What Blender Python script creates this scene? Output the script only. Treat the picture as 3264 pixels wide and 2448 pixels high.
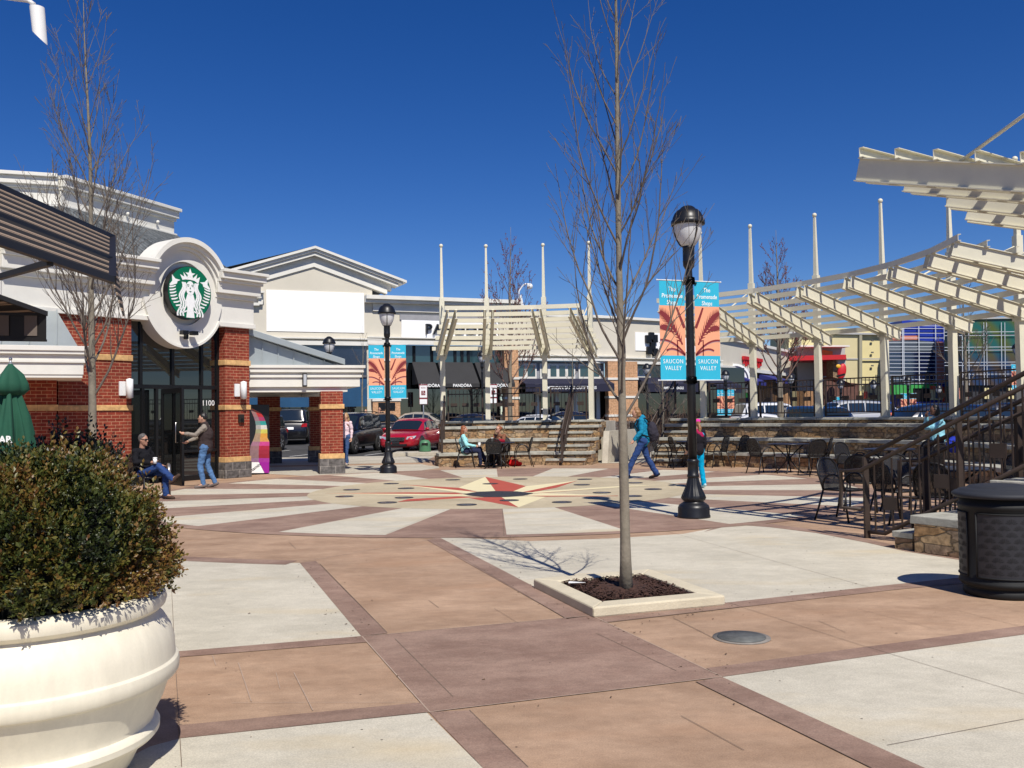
import bpy, bmesh, math, random
from mathutils import Vector, Matrix, noise
for o in list(bpy.data.objects): bpy.data.objects.remove(o)
scene = bpy.context.scene
COL = scene.collection
R = math.radians
# ------------------------------------------------------------------ camera
IMW, IMH, FPX, EYE = 3264., 2448., 2950., 1.6
PITCH, ROLL = R(1.82), R(.83)
_cp, _sp, _cr, _sr = math.cos(PITCH), math.sin(PITCH), math.cos(ROLL), math.sin(ROLL)
FW = Vector((0, _cp, _sp))
RT = Vector((_cr, _sr*_sp, -_sr*_cp))
UP = Vector((_sr, -_cr*_sp, _cr*_cp))
cam = bpy.data.cameras.new('camera'); camo = bpy.data.objects.new('camera', cam); COL.objects.link(camo)
cam.sensor_fit = 'HORIZONTAL'; cam.sensor_width = 36; cam.lens = 36*FPX/IMW
cam.clip_start = .1; cam.clip_end = 3000
_m = Matrix((RT, UP, -FW)).transposed().to_4x4(); _m.translation = Vector((0, 0, EYE))
camo.matrix_world = _m
scene.camera = camo
# ------------------------------------------------------------------ light
SUN_DIR = Vector((.33, -.944, 0)).normalized()      # horizontal direction towards the sun
SUN_EL = R(51.5)
w = bpy.data.worlds.new('World'); scene.world = w; w.use_nodes = True
nt = w.node_tree; nt.nodes.clear()
sky = nt.nodes.new('ShaderNodeTexSky'); sky.sky_type = 'NISHITA'; sky.sun_disc = False
sky.sun_elevation = SUN_EL; sky.sun_rotation = math.atan2(SUN_DIR.x, SUN_DIR.y)
sky.altitude = 1500; sky.air_density = 1.0; sky.dust_density = .1; sky.ozone_density = 5
bg = nt.nodes.new('ShaderNodeBackground'); bg.inputs[1].default_value = .07
wo = nt.nodes.new('ShaderNodeOutputWorld')
hs = nt.nodes.new('ShaderNodeHueSaturation'); hs.inputs['Saturation'].default_value = 1.3; hs.inputs['Hue'].default_value = .516
nt.links.new(sky.outputs[0], hs.inputs['Color']); nt.links.new(hs.outputs[0], bg.inputs[0]); nt.links.new(bg.outputs[0], wo.inputs[0])
sl = bpy.data.lights.new('sun', 'SUN'); sl.energy = 4.2; sl.angle = R(.5); sl.color = (1, .94, .84)
so = bpy.data.objects.new('sun', sl); COL.objects.link(so)
sd = Vector((SUN_DIR.x*math.cos(SUN_EL), SUN_DIR.y*math.cos(SUN_EL), math.sin(SUN_EL)))
so.rotation_euler = sd.to_track_quat('Z', 'Y').to_euler()
scene.view_settings.view_transform = 'Standard'; scene.view_settings.look = 'None'
scene.view_settings.exposure = 0.34; scene.view_settings.gamma = 1.0

# ------------------------------------------------------------------ projection helpers (photo measurement -> world point)
def ray(u, v):
    return FW + RT*((u-IMW/2)/FPX) + UP*((IMH/2-v)/FPX)
def G(u, v, z=0):
    d = ray(u, v); t = (z-EYE)/d.z
    return Vector((d.x*t, d.y*t, z))
def D(u, v, Y):
    d = ray(u, v); t = Y/d.y
    return Vector((d.x*t, Y, EYE+d.z*t))
CEN = Vector((-.25, 18.9, 0))
def pol(r, a, z=0):
    return Vector((CEN.x+r*math.cos(R(a)), CEN.y+r*math.sin(R(a)), z))

# ------------------------------------------------------------------ materials
MATS = {}
def nodes(name):
    m = bpy.data.materials.new(name); m.use_nodes = True
    t = m.node_tree; b = t.nodes['Principled BSDF']
    return m, t, b
def N(t, kind, **kw):
    n = t.nodes.new(kind)
    for k, v in kw.items():
        if k.startswith('i_'): n.inputs[k[2:]].default_value = v
        else: setattr(n, k, v)
    return n
def mat(name, col, rough=.6, metal=0., var=.12, scale=3., bump=.0, bscale=60., spec=.5, coat=0., detail=6., var2=0., coord='Object'):
    if name in MATS: return MATS[name]
    m, t, b = nodes(name)
    b.inputs['Roughness'].default_value = rough; b.inputs['Metallic'].default_value = metal
    b.inputs['Specular IOR Level'].default_value = spec; b.inputs['Coat Weight'].default_value = coat
    c = (*col, 1)
    tc = N(t, 'ShaderNodeTexCoord')
    if var > 0:
        nz = N(t, 'ShaderNodeTexNoise'); nz.inputs['Scale'].default_value = scale; nz.inputs['Detail'].default_value = detail
        nz.inputs['Roughness'].default_value = .65
        t.links.new(tc.outputs[coord], nz.inputs['Vector'])
        mr = N(t, 'ShaderNodeMapRange'); mr.inputs['From Min'].default_value = .3; mr.inputs['From Max'].default_value = .7
        mr.inputs['To Min'].default_value = 1-var; mr.inputs['To Max'].default_value = 1+var
        t.links.new(nz.outputs['Fac'], mr.inputs['Value'])
        last = mr.outputs[0]
        if var2 > 0:
            n2 = N(t, 'ShaderNodeTexNoise'); n2.inputs['Scale'].default_value = scale*25; n2.inputs['Detail'].default_value = 3
            t.links.new(tc.outputs[coord], n2.inputs['Vector'])
            m2 = N(t, 'ShaderNodeMapRange'); m2.inputs['From Min'].default_value = .3; m2.inputs['From Max'].default_value = .7
            m2.inputs['To Min'].default_value = 1-var2; m2.inputs['To Max'].default_value = 1+var2
            t.links.new(n2.outputs['Fac'], m2.inputs['Value'])
            mm = N(t, 'ShaderNodeMath', operation='MULTIPLY'); t.links.new(last, mm.inputs[0]); t.links.new(m2.outputs[0], mm.inputs[1])
            last = mm.outputs[0]
        vm = N(t, 'ShaderNodeVectorMath', operation='SCALE'); vm.inputs[0].default_value = col
        t.links.new(last, vm.inputs['Scale']); t.links.new(vm.outputs[0], b.inputs['Base Color'])
    else: b.inputs['Base Color'].default_value = c
    if bump > 0:
        n3 = N(t, 'ShaderNodeTexNoise'); n3.inputs['Scale'].default_value = bscale; n3.inputs['Detail'].default_value = 4
        t.links.new(tc.outputs[coord], n3.inputs['Vector'])
        bp = N(t, 'ShaderNodeBump'); bp.inputs['Strength'].default_value = bump; bp.inputs['Distance'].default_value = .01
        t.links.new(n3.outputs['Fac'], bp.inputs['Height']); t.links.new(bp.outputs[0], b.inputs['Normal'])
    MATS[name] = m
    return m
def brickmat(name, c1, c2, mortar, bw, bh, ms=.006, rough=.85, bias=0., distort=0., bump=.35, off=.5, vmix=.25, stain=.12):
    if name in MATS: return MATS[name]
    m, t, b = nodes(name)
    uv = N(t, 'ShaderNodeUVMap')
    vec = uv.outputs[0]
    if distort > 0:
        nz = N(t, 'ShaderNodeTexNoise'); nz.inputs['Scale'].default_value = 3.5; nz.inputs['Detail'].default_value = 2
        t.links.new(vec, nz.inputs['Vector'])
        s1 = N(t, 'ShaderNodeVectorMath', operation='SUBTRACT'); s1.inputs[1].default_value = (.5, .5, .5)
        t.links.new(nz.outputs['Color'], s1.inputs[0])
        s2 = N(t, 'ShaderNodeVectorMath', operation='SCALE'); s2.inputs['Scale'].default_value = distort
        t.links.new(s1.outputs[0], s2.inputs[0])
        s3 = N(t, 'ShaderNodeVectorMath', operation='ADD'); t.links.new(vec, s3.inputs[0]); t.links.new(s2.outputs[0], s3.inputs[1])
        vec = s3.outputs[0]
    br = N(t, 'ShaderNodeTexBrick'); br.offset = off
    br.inputs['Color1'].default_value = (*c1, 1); br.inputs['Color2'].default_value = (*c2, 1); br.inputs['Mortar'].default_value = (*mortar, 1)
    br.inputs['Scale'].default_value = 1; br.inputs['Mortar Size'].default_value = ms; br.inputs['Mortar Smooth'].default_value = .25
    br.inputs['Bias'].default_value = bias; br.inputs['Brick Width'].default_value = bw; br.inputs['Row Height'].default_value = bh
    t.links.new(vec, br.inputs['Vector'])
    n2 = N(t, 'ShaderNodeTexNoise'); n2.inputs['Scale'].default_value = 9; n2.inputs['Detail'].default_value = 8
    t.links.new(uv.outputs[0], n2.inputs['Vector'])
    mr = N(t, 'ShaderNodeMapRange'); mr.inputs['From Min'].default_value = .3; mr.inputs['From Max'].default_value = .7
    mr.inputs['To Min'].default_value = 1-vmix; mr.inputs['To Max'].default_value = 1+vmix
    t.links.new(n2.outputs['Fac'], mr.inputs['Value'])
    n4 = N(t, 'ShaderNodeTexNoise'); n4.inputs['Scale'].default_value = .9; n4.inputs['Detail'].default_value = 4
    t.links.new(uv.outputs[0], n4.inputs['Vector'])
    m4 = N(t, 'ShaderNodeMapRange'); m4.inputs['From Min'].default_value = .35; m4.inputs['From Max'].default_value = .65
    m4.inputs['To Min'].default_value = 1-stain; m4.inputs['To Max'].default_value = 1+stain
    t.links.new(n4.outputs['Fac'], m4.inputs['Value'])
    mu = N(t, 'ShaderNodeMath', operation='MULTIPLY'); t.links.new(mr.outputs[0], mu.inputs[0]); t.links.new(m4.outputs[0], mu.inputs[1])
    sc = N(t, 'ShaderNodeVectorMath', operation='SCALE'); t.links.new(br.outputs['Color'], sc.inputs[0]); t.links.new(mu.outputs[0], sc.inputs['Scale'])
    t.links.new(sc.outputs[0], b.inputs['Base Color'])
    b.inputs['Roughness'].default_value = rough; b.inputs['Specular IOR Level'].default_value = .25
    inv = N(t, 'ShaderNodeMath', operation='SUBTRACT'); inv.inputs[0].default_value = 1; t.links.new(br.outputs['Fac'], inv.inputs[1])
    ad = N(t, 'ShaderNodeMath', operation='MULTIPLY_ADD'); ad.inputs[1].default_value = .5
    t.links.new(n2.outputs['Fac'], ad.inputs[0]); t.links.new(inv.outputs[0], ad.inputs[2])
    bp = N(t, 'ShaderNodeBump'); bp.inputs['Strength'].default_value = bump; bp.inputs['Distance'].default_value = .02
    t.links.new(ad.outputs[0], bp.inputs['Height']); t.links.new(bp.outputs[0], b.inputs['Normal'])
    MATS[name] = m
    return m
def paving(name, col, col2, scale=1.1, spots=0., stain=None, rough=.85, big=.5, mid=.15):
    """mottled stained concrete: blend of two tones, fine grain, sparse dark grit, optional yellow stains"""
    if name in MATS: return MATS[name]
    m, t, b = nodes(name)
    tc = N(t, 'ShaderNodeTexCoord'); g = tc.outputs['Object']
    n1 = N(t, 'ShaderNodeTexNoise'); n1.inputs['Scale'].default_value = scale; n1.inputs['Detail'].default_value = 9; n1.inputs['Roughness'].default_value = .68
    mp = N(t, 'ShaderNodeMapping'); mp.inputs['Rotation'].default_value = (0, 0, R(-18)); mp.inputs['Scale'].default_value = (.85, 1.3, 1)
    t.links.new(g, mp.inputs['Vector']); t.links.new(mp.outputs[0], n1.inputs['Vector'])
    r1 = N(t, 'ShaderNodeMapRange'); r1.inputs['From Min'].default_value = .5-.2*big; r1.inputs['From Max'].default_value = .5+.2*big
    t.links.new(n1.outputs['Fac'], r1.inputs['Value'])
    mx = N(t, 'ShaderNodeMix', data_type='RGBA'); mx.inputs['A'].default_value = (*col, 1); mx.inputs['B'].default_value = (*col2, 1)
    t.links.new(r1.outputs[0], mx.inputs['Factor'])
    out = mx.outputs['Result']
    n2 = N(t, 'ShaderNodeTexNoise'); n2.inputs['Scale'].default_value = 120; n2.inputs['Detail'].default_value = 3
    t.links.new(g, n2.inputs['Vector'])
    r2 = N(t, 'ShaderNodeMapRange'); r2.inputs['From Min'].default_value = .3; r2.inputs['From Max'].default_value = .7
    r2.inputs['To Min'].default_value = .84; r2.inputs['To Max'].default_value = 1.16
    t.links.new(n2.outputs['Fac'], r2.inputs['Value'])
    s = N(t, 'ShaderNodeVectorMath', operation='SCALE'); t.links.new(out, s.inputs[0]); t.links.new(r2.outputs[0], s.inputs['Scale']); out = s.outputs[0]
    n7 = N(t, 'ShaderNodeTexNoise'); n7.inputs['Scale'].default_value = 7; n7.inputs['Detail'].default_value = 8; n7.inputs['Roughness'].default_value = .75
    t.links.new(mp.outputs[0], n7.inputs['Vector'])
    r7 = N(t, 'ShaderNodeMapRange'); r7.inputs['From Min'].default_value = .3; r7.inputs['From Max'].default_value = .7; r7.inputs['To Min'].default_value = 1-mid; r7.inputs['To Max'].default_value = 1+mid*.8
    t.links.new(n7.outputs['Fac'], r7.inputs['Value'])
    s7 = N(t, 'ShaderNodeVectorMath', operation='SCALE'); t.links.new(out, s7.inputs[0]); t.links.new(r7.outputs[0], s7.inputs['Scale']); out = s7.outputs[0]
    n8 = N(t, 'ShaderNodeTexNoise'); n8.inputs['Scale'].default_value = .45; n8.inputs['Detail'].default_value = 6
    t.links.new(g, n8.inputs['Vector'])
    r8 = N(t, 'ShaderNodeMapRange'); r8.inputs['From Min'].default_value = .35; r8.inputs['From Max'].default_value = .65; r8.inputs['To Min'].default_value = 1-mid*.9; r8.inputs['To Max'].default_value = 1+mid*.4
    t.links.new(n8.outputs['Fac'], r8.inputs['Value'])
    s8 = N(t, 'ShaderNodeVectorMath', operation='SCALE'); t.links.new(out, s8.inputs[0]); t.links.new(r8.outputs[0], s8.inputs['Scale']); out = s8.outputs[0]
    if stain:
        n5 = N(t, 'ShaderNodeTexNoise'); n5.inputs['Scale'].default_value = .9; n5.inputs['Detail'].default_value = 5
        mp5 = N(t, 'ShaderNodeMapping'); mp5.inputs['Location'].default_value = (3.3, 1.7, 0); mp5.inputs['Scale'].default_value = (.5, 1.4, 1)
        t.links.new(g, mp5.inputs['Vector']); t.links.new(mp5.outputs[0], n5.inputs['Vector'])
        r5 = N(t, 'ShaderNodeMapRange'); r5.inputs['From Min'].default_value = .56; r5.inputs['From Max'].default_value = .72; r5.inputs['To Max'].default_value = .55
        t.links.new(n5.outputs['Fac'], r5.inputs['Value'])
        m5 = N(t, 'ShaderNodeMix', data_type='RGBA'); m5.inputs['B'].default_value = (*stain, 1)
        t.links.new(out, m5.inputs['A']); t.links.new(r5.outputs[0], m5.inputs['Factor']); out = m5.outputs['Result']
    if spots > 0:
        vo = N(t, 'ShaderNodeTexVoronoi'); vo.inputs['Scale'].default_value = 9
        t.links.new(g, vo.inputs['Vector'])
        r3 = N(t, 'ShaderNodeMapRange'); r3.inputs['From Min'].default_value = .045; r3.inputs['From Max'].default_value = .075
        r3.inputs['To Min'].default_value = 1; r3.inputs['To Max'].default_value = 0
        t.links.new(vo.outputs['Distance'], r3.inputs['Value'])
        gt = N(t, 'ShaderNodeMath', operation='GREATER_THAN'); gt.inputs[1].default_value = 1-spots
        sx = N(t, 'ShaderNodeSeparateColor'); t.links.new(vo.outputs['Color'], sx.inputs[0]); t.links.new(sx.outputs[0], gt.inputs[0])
        mu = N(t, 'ShaderNodeMath', operation='MULTIPLY'); t.links.new(r3.outputs[0], mu.inputs[0]); t.links.new(gt.outputs[0], mu.inputs[1])
        m6 = N(t, 'ShaderNodeMix', data_type='RGBA'); m6.inputs['B'].default_value = (.05, .035, .025, 1)
        t.links.new(out, m6.inputs['A']); t.links.new(mu.outputs[0], m6.inputs['Factor']); out = m6.outputs['Result']
    t.links.new(out, b.inputs['Base Color'])
    b.inputs['Roughness'].default_value = rough; b.inputs['Specular IOR Level'].default_value = .3
    bp = N(t, 'ShaderNodeBump'); bp.inputs['Strength'].default_value = .18; bp.inputs['Distance'].default_value = .006
    t.links.new(n2.outputs['Fac'], bp.inputs['Height']); t.links.new(bp.outputs[0], b.inputs['Normal'])
    MATS[name] = m
    return m
def glass(name, col=(.008, .01, .012), rough=.02, spec=.8):
    return mat(name, col, rough=rough, var=0, spec=spec)

# small side scene used only to evaluate one object at a time
TS = bpy.data.scenes.new('bench')
def evaluated_mesh(ob):
    TS.collection.objects.link(ob); vl = TS.view_layers[0]; vl.update()
    me = bpy.data.meshes.new_from_object(ob.evaluated_get(vl.depsgraph))
    bpy.data.objects.remove(ob); return me
# ------------------------------------------------------------------ mesh builder
class MB:
    def __init__(s): s.v = []; s.f = []; s.sm = []; s.mi = []; s.cur = 0
    def add(s, vs, fs, smooth=False):
        o = len(s.v); s.v += [tuple(p) for p in vs]
        for f in fs: s.f.append([i+o for i in f]); s.sm.append(smooth); s.mi.append(s.cur)
        return s
    def quad(s, a, b, c, d): return s.add([a, b, c, d], [(0, 1, 2, 3)])
    def poly(s, pts): return s.add(pts, [tuple(range(len(pts)))])
    def box(s, x0, x1, y0, y1, z0, z1, M=None):
        vs = [Vector((x, y, z)) for z in (z0, z1) for x, y in ((x0, y0), (x1, y0), (x1, y1), (x0, y1))]
        if M is not None: vs = [M @ p for p in vs]
        return s.add(vs, [(3, 2, 1, 0), (4, 5, 6, 7), (0, 1, 5, 4), (1, 2, 6, 5), (2, 3, 7, 6), (3, 0, 4, 7)])
    def bar(s, p, q, w, h, upv=(0, 0, 1), off=0):
        """rectangular bar from p to q, w across, h along up"""
        p, q = Vector(p), Vector(q); d = (q-p).normalized(); u = Vector(upv); x = d.cross(u)
        if x.length < 1e-5: x = d.cross(Vector((0, 1, 0)))
        x.normalize(); u = x.cross(d).normalized(); x *= w/2; u *= h/2
        vs = [a+sx*x+sy*u for a in (p, q) for sx, sy in ((-1, -1), (1, -1), (1, 1), (-1, 1))]
        return s.add(vs, [(3, 2, 1, 0), (4, 5, 6, 7), (0, 1, 5, 4), (1, 2, 6, 5), (2, 3, 7, 6), (3, 0, 4, 7)])
    def prism(s, pts, z0, z1):
        n = len(pts); vs = [Vector((p[0], p[1], z0)) for p in pts]+[Vector((p[0], p[1], z1)) for p in pts]
        a = sum(pts[i][0]*pts[(i+1) % n][1]-pts[(i+1) % n][0]*pts[i][1] for i in range(n))
        fs = [tuple(range(n, 2*n)), tuple(reversed(range(n)))]+[(i, (i+1) % n, n+(i+1) % n, n+i) for i in range(n)]
        if a < 0: fs = [tuple(reversed(f)) for f in fs]
        return s.add(vs, fs)
    def slab(s, pts, nrm):
        """extrude planar 3D polygon by vector nrm (towards its front)"""
        n = len(pts); pts = [Vector(p) for p in pts]; nrm = Vector(nrm)
        vs = pts+[p+nrm for p in pts]
        fs = [tuple(range(n, 2*n)), tuple(reversed(range(n)))]+[(i, (i+1) % n, n+(i+1) % n, n+i) for i in range(n)]
        nn = Vector((0, 0, 0))
        for i in range(n): nn += pts[i].cross(pts[(i+1) % n])
        if nn.dot(nrm) < 0: fs = [tuple(reversed(f)) for f in fs]
        return s.add(vs, fs)
    def tube(s, path, r, n=8, smooth=True, caps=True):
        path = [Vector(p) for p in path]; k = len(path)
        rr = r if hasattr(r, '__len__') else [r]*k
        vs = []; x = None
        for i, p in enumerate(path):
            d = (path[min(i+1, k-1)]-path[max(i-1, 0)])
            d = d.normalized() if d.length > 1e-9 else Vector((0, 0, 1))
            if x is None:
                a = Vector((0, 0, 1)) if abs(d.z) < .9 else Vector((1, 0, 0)); x = d.cross(a).normalized()
            else:
                x = x-d*x.dot(d)
                x = x.normalized() if x.length > 1e-6 else d.orthogonal().normalized()
            y = d.cross(x)
            for j in range(n):
                t = 2*math.pi*j/n; vs.append(p+(x*math.cos(t)+y*math.sin(t))*rr[i])
        fs = [(i*n+j, i*n+(j+1) % n, (i+1)*n+(j+1) % n, (i+1)*n+j) for i in range(k-1) for j in range(n)]
        s.add(vs, fs, smooth)
        if caps:
            o = len(s.v)-len(vs)
            for idx in (tuple(reversed(range(n))), tuple((k-1)*n+j for j in range(n))):
                s.f.append([i+o for i in idx]); s.sm.append(False); s.mi.append(s.cur)
        return s
    def lathe(s, prof, c=(0, 0, 0), n=24, smooth=True, flute=None):
        c = Vector(c); vs = []
        for i, (r, z) in enumerate(prof):
            for j in range(n):
                t = 2*math.pi*j/n; q = r*(flute(t, z) if flute else 1)
                vs.append(c+Vector((q*math.cos(t), q*math.sin(t), z)))
        k = len(prof)
        fs = [(i*n+j, i*n+(j+1) % n, (i+1)*n+(j+1) % n, (i+1)*n+j) for i in range(k-1) for j in range(n)]
        s.add(vs, fs, smooth)
        o = len(s.v)-len(vs)
        for idx in (tuple(reversed(range(n))), tuple((k-1)*n+j for j in range(n))):
            s.f.append([i+o for i in idx]); s.sm.append(False); s.mi.append(s.cur)
        return s
    def ball(s, c, r, n=12, m=8, sc=(1, 1, 1), M=None):
        c = Vector(c); vs = [Vector((0, 0, -1))]
        for i in range(1, m):
            a = -math.pi/2+math.pi*i/m
            for j in range(n):
                t = 2*math.pi*j/n; vs.append(Vector((math.cos(a)*math.cos(t), math.cos(a)*math.sin(t), math.sin(a))))
        vs.append(Vector((0, 0, 1)))
        vs = [Vector((p.x*r*sc[0], p.y*r*sc[1], p.z*r*sc[2])) for p in vs]
        if M is not None: vs = [M @ p for p in vs]
        vs = [p+c for p in vs]
        fs = [(0, 1+(j+1) % n, 1+j) for j in range(n)]
        for i in range(m-2):
            a = 1+i*n; b = a+n
            fs += [(a+j, a+(j+1) % n, b+(j+1) % n, b+j) for j in range(n)]
        l = len(vs)-1; a = 1+(m-2)*n
        fs += [(a+j, a+(j+1) % n, l) for j in range(n)]
        return s.add(vs, fs, True)
    def mesh(s, name, mats):
        me = bpy.data.meshes.new(name); me.from_pydata([tuple(p) for p in s.v], [], s.f)
        me.polygons.foreach_set('use_smooth', s.sm)
        mats = mats if isinstance(mats, (list, tuple)) else [mats]
        for m_ in mats: me.materials.append(m_)
        me.polygons.foreach_set('material_index', s.mi)
        uv = me.uv_layers.new(name='UVMap').data
        for p in me.polygons:
            n_ = p.normal
            if abs(n_.z) > .7:
                for li in p.loop_indices:
                    c = me.vertices[me.loops[li].vertex_index].co; uv[li].uv = (c.x, c.y)
            else:
                h = Vector((-n_.y, n_.x, 0)).normalized()
                for li in p.loop_indices:
                    c = me.vertices[me.loops[li].vertex_index].co; uv[li].uv = (c.dot(h), c.z)
        me.update()
        return me
    def build(s, name, mats, parent=None, bevel=0, M=None):
        o = bpy.data.objects.new(name, s.mesh(name, mats)); COL.objects.link(o)
        if bevel:
            b = o.modifiers.new('bevel', 'BEVEL'); b.width = bevel; b.segments = 2; b.limit_method = 'ANGLE'; b.angle_limit = R(40)
        if parent is not None: attach(o, parent)
        return o
def attach(o, parent):
    o.parent = parent
    # mesh coordinates are written in world space unless the parent is a local prototype
    if parent.get('_w', 0): o.matrix_parent_inverse = world_of(parent).inverted()
def world_of(o):
    m_ = Matrix.Translation(o.location) @ o.rotation_euler.to_matrix().to_4x4()
    if o.parent is not None and not o.get('_id', 0): return world_of(o.parent) @ m_
    return m_
def tag(o, label=None, cat=None, group=None, kind=None):
    if label: o['label'] = label
    if cat: o['category'] = cat
    if group: o['group'] = group
    if kind: o['kind'] = kind
    return o
def thing(name, label, cat, loc=(0, 0, 0), rz=0, group=None, world=False):
    """an Empty at the thing's base; world=True: its parts are written in world coordinates"""
    o = bpy.data.objects.new(name, None); COL.objects.link(o); o.empty_display_size = .2
    o.location = loc; o.rotation_euler = (0, 0, rz)
    if world: o['_w'] = 1
    return tag(o, label, cat, group)
def copy_tree(o, parent=None):
    c = o.copy(); COL.objects.link(c)
    if parent is not None: c.parent = parent; c.matrix_parent_inverse = o.matrix_parent_inverse.copy()
    for ch in list(o.children): copy_tree(ch, c)
    return c
def place(src, loc, rz, label, used, group=None):
    """first use moves the prototype itself, later uses copy it with its parts"""
    o = src if not used.get(src.name) else copy_tree(src)
    used[src.name] = 1
    o.location = loc; o.rotation_euler = (0, 0, rz); o['label'] = label
    if group: o['group'] = group
    return o
def struct(name, mb, m, bevel=0): return tag(mb.build(name, m, None, bevel), kind='structure')
def text(name, body, size, m, M, parent=None, ext=.01, align='CENTER', shear=0, space=1., bold=0., sx=1.):
    cu = bpy.data.curves.new(name, 'FONT'); cu.body = body; cu.size = size; cu.extrude = ext; cu.align_x = align; cu.align_y = 'CENTER'
    cu.shear = shear; cu.space_character = space; cu.offset = bold; cu.resolution_u = 3; cu.space_line = .9
    t = bpy.data.objects.new('t', cu)
    me = evaluated_mesh(t)
    me.transform(Matrix.Diagonal((sx, 1, 1, 1))); me.transform(M); me.materials.clear(); me.materials.append(m); me.name = name
    o = bpy.data.objects.new(name, me); COL.objects.link(o)
    if parent is not None: attach(o, parent)
    return o
class Frame:
    """vertical facade plane through P and Q; s runs from P to Q, off points to the camera side"""
    def __init__(s, P, Q):
        s.P = Vector((P[0], P[1], 0)); q = Vector((Q[0], Q[1], 0)); s.d = (q-s.P).normalized()
        n = Vector((-s.d.y, s.d.x, 0))
        if n.dot(-s.P) < 0: n = -n
        s.n = n
    def pt(s, a, z, off=0): p = s.P+s.d*a+s.n*off; return Vector((p.x, p.y, z))
    def sz(s, u, v, off=0):
        d = ray(u, v); o = s.P+s.n*off-Vector((0, 0, EYE)); t = Vector((o.x, o.y, 0)).dot(s.n)/Vector((d.x, d.y, 0)).dot(s.n)
        p = d*t+Vector((0, 0, EYE)); return (Vector((p.x, p.y, 0))-s.P).dot(s.d), p.z
    def box(s, mb, a0, a1, z0, z1, o0, o1):
        vs = [s.pt(a, z, o) for z in (z0, z1) for a, o in ((a0, o0), (a1, o0), (a1, o1), (a0, o1))]
        fs = [(3, 2, 1, 0), (4, 5, 6, 7), (0, 1, 5, 4), (1, 2, 6, 5), (2, 3, 7, 6), (3, 0, 4, 7)]
        if s.d.cross(s.n).z*(a1-a0)*(o1-o0)*(z1-z0) < 0: fs = [tuple(reversed(f)) for f in fs]
        return mb.add(vs, fs)
    def mat4(s, a, z, off=0, flip=False):
        d = s.d if s.d.cross(Vector((0, 0, 1))).dot(s.n) > 0 else -s.d
        M = Matrix((d, Vector((0, 0, 1)), s.n)).transposed().to_4x4(); M.translation = s.pt(a, z, off); return M
# ================================================================== SETTING: ground, paving
def q1(x, y): return (500+.6329*x, 1450+.6329*y)
def q2(x, y): return (1900+.61664*x, 1450+.61664*y)
def q6(x, y): return (1300+.31646*x, 1100+.31646*y)
def q4(x, y): return (700+.31646*x, 1100+.31646*y)
M_LIGHT = paving('light_concrete', (.49, .455, .37), (.57, .53, .435), 1.4, .16, (.56, .44, .25), mid=.1)
M_BROWN = paving('stained_brown_concrete', (.335, .218, .143), (.435, .295, .20), 1.3, .1, (.38, .225, .135), mid=.17)
M_MAUVE = paving('mauve_concrete', (.235, .15, .115), (.325, .22, .17), 1.5, .08, mid=.15)
M_DISC = paving('tan_concrete', (.45, .38, .26), (.50, .43, .30), 1.2, .05)
M_CREAMP = mat('cream_star_paint', (.72, .64, .40), .7, var=.05)
M_REDP = mat('red_star_paint', (.42, .075, .045), .7, var=.08)
M_ASPH = paving('asphalt', (.045, .045, .048), (.07, .07, .072), .6)
M_WALK = paving('grey_sidewalk_concrete', (.42, .38, .31), (.50, .46, .38), 1.0)
M_JOINT = mat('dark_joint', (.16, .115, .085), .9, var=.3, scale=20)
def flat(mb, pts, z):
    pts = [(p[0], p[1]) for p in pts]
    a = sum(pts[i][0]*pts[(i+1) % len(pts)][1]-pts[(i+1) % len(pts)][0]*pts[i][1] for i in range(len(pts)))
    if a < 0: pts = pts[::-1]
    return mb.poly([Vector((p[0], p[1], z)) for p in pts])
def gz(y):   # the car park climbs gently away from the plaza
    return 0. if y < 40 else min(.36, (y-40)*.03)
# outer ground to the horizon
mb = MB(); ys = [-60, 0, 30, 36.5, 40, 44, 48, 52, 120, 400, 1500]
for a, b in zip(ys, ys[1:]):
    for x0, x1 in ((-1500, -60), (-60, 60), (60, 1500)):
        mb.quad((x0, a, gz(a)-.02), (x1, a, gz(a)-.02), (x1, b, gz(b)-.02), (x0, b, gz(b)-.02))
struct('ground', mb, M_ASPH)
mb = MB(); flat(mb, [(-14, -8), (20, -8), (26, 10), (24, 36), (-20, 36), (-20, 10)], 0); struct('plaza_paving', mb, M_BROWN)
# kerb of the plaza towards the car park
mb = MB(); mb.box(-20, 24, 36, 36.3, -.02, .006); struct('kerb', mb, M_WALK, .01)
def W1(x, y): return G(*q1(x, y))
def W2(x, y): return G(*q2(x, y))
Y0 = .002
light = MB(); mauve = MB(); jn = MB()
U = Vector((.952, .306, 0)).normalized(); V = Vector((-.335, .942, 0)).normalized()
O = W1(2190, 812)      # grid crossing next to the planter
# light panels (measured corners)
flat(light, [W1(90, 993), W1(1030, 915), W1(720, 545), W1(140, 533), G(380, 1788), G(330, 2090)], Y0)
flat(light, [W1(115, 1430), W1(1360, 1300), W1(1640, 1577), (.35, 2.2), (-1.2, 2.2), (-2.6, 2.2), G(480, 2380)], Y0)
flat(light, [W2(650, 1150), W2(2212, 930), (5.2, 7.1), (6.5, 2.2), (2.75, 2.2), W2(1690, 1618)], Y0)
panel = [W1(1420, 415), W1(1890, 660), O+Vector((0, 0, 0)), W2(680, 765), W2(1410, 685), W2(1885, 635), (5.6, 9.3, 0), (5.4, 9.9, 0), W2(1885, 545), W2(1600, 500), W2(1400, 455), W2(1140, 405), W2(900, 375), W2(710, 360), (2.2, 12.1, 0), (1.2, 11.75, 0), (.2, 11.62, 0), W1(1420, 413)]
flat(light, panel, Y0)
def strip(mb, pts, wv, z):
    pts = [Vector((p[0], p[1], 0)) for p in pts]
    for a, b in zip(pts, pts[1:]): flat(mb, [a, b, b+wv, a+wv], z)
Z1 = .004
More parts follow.
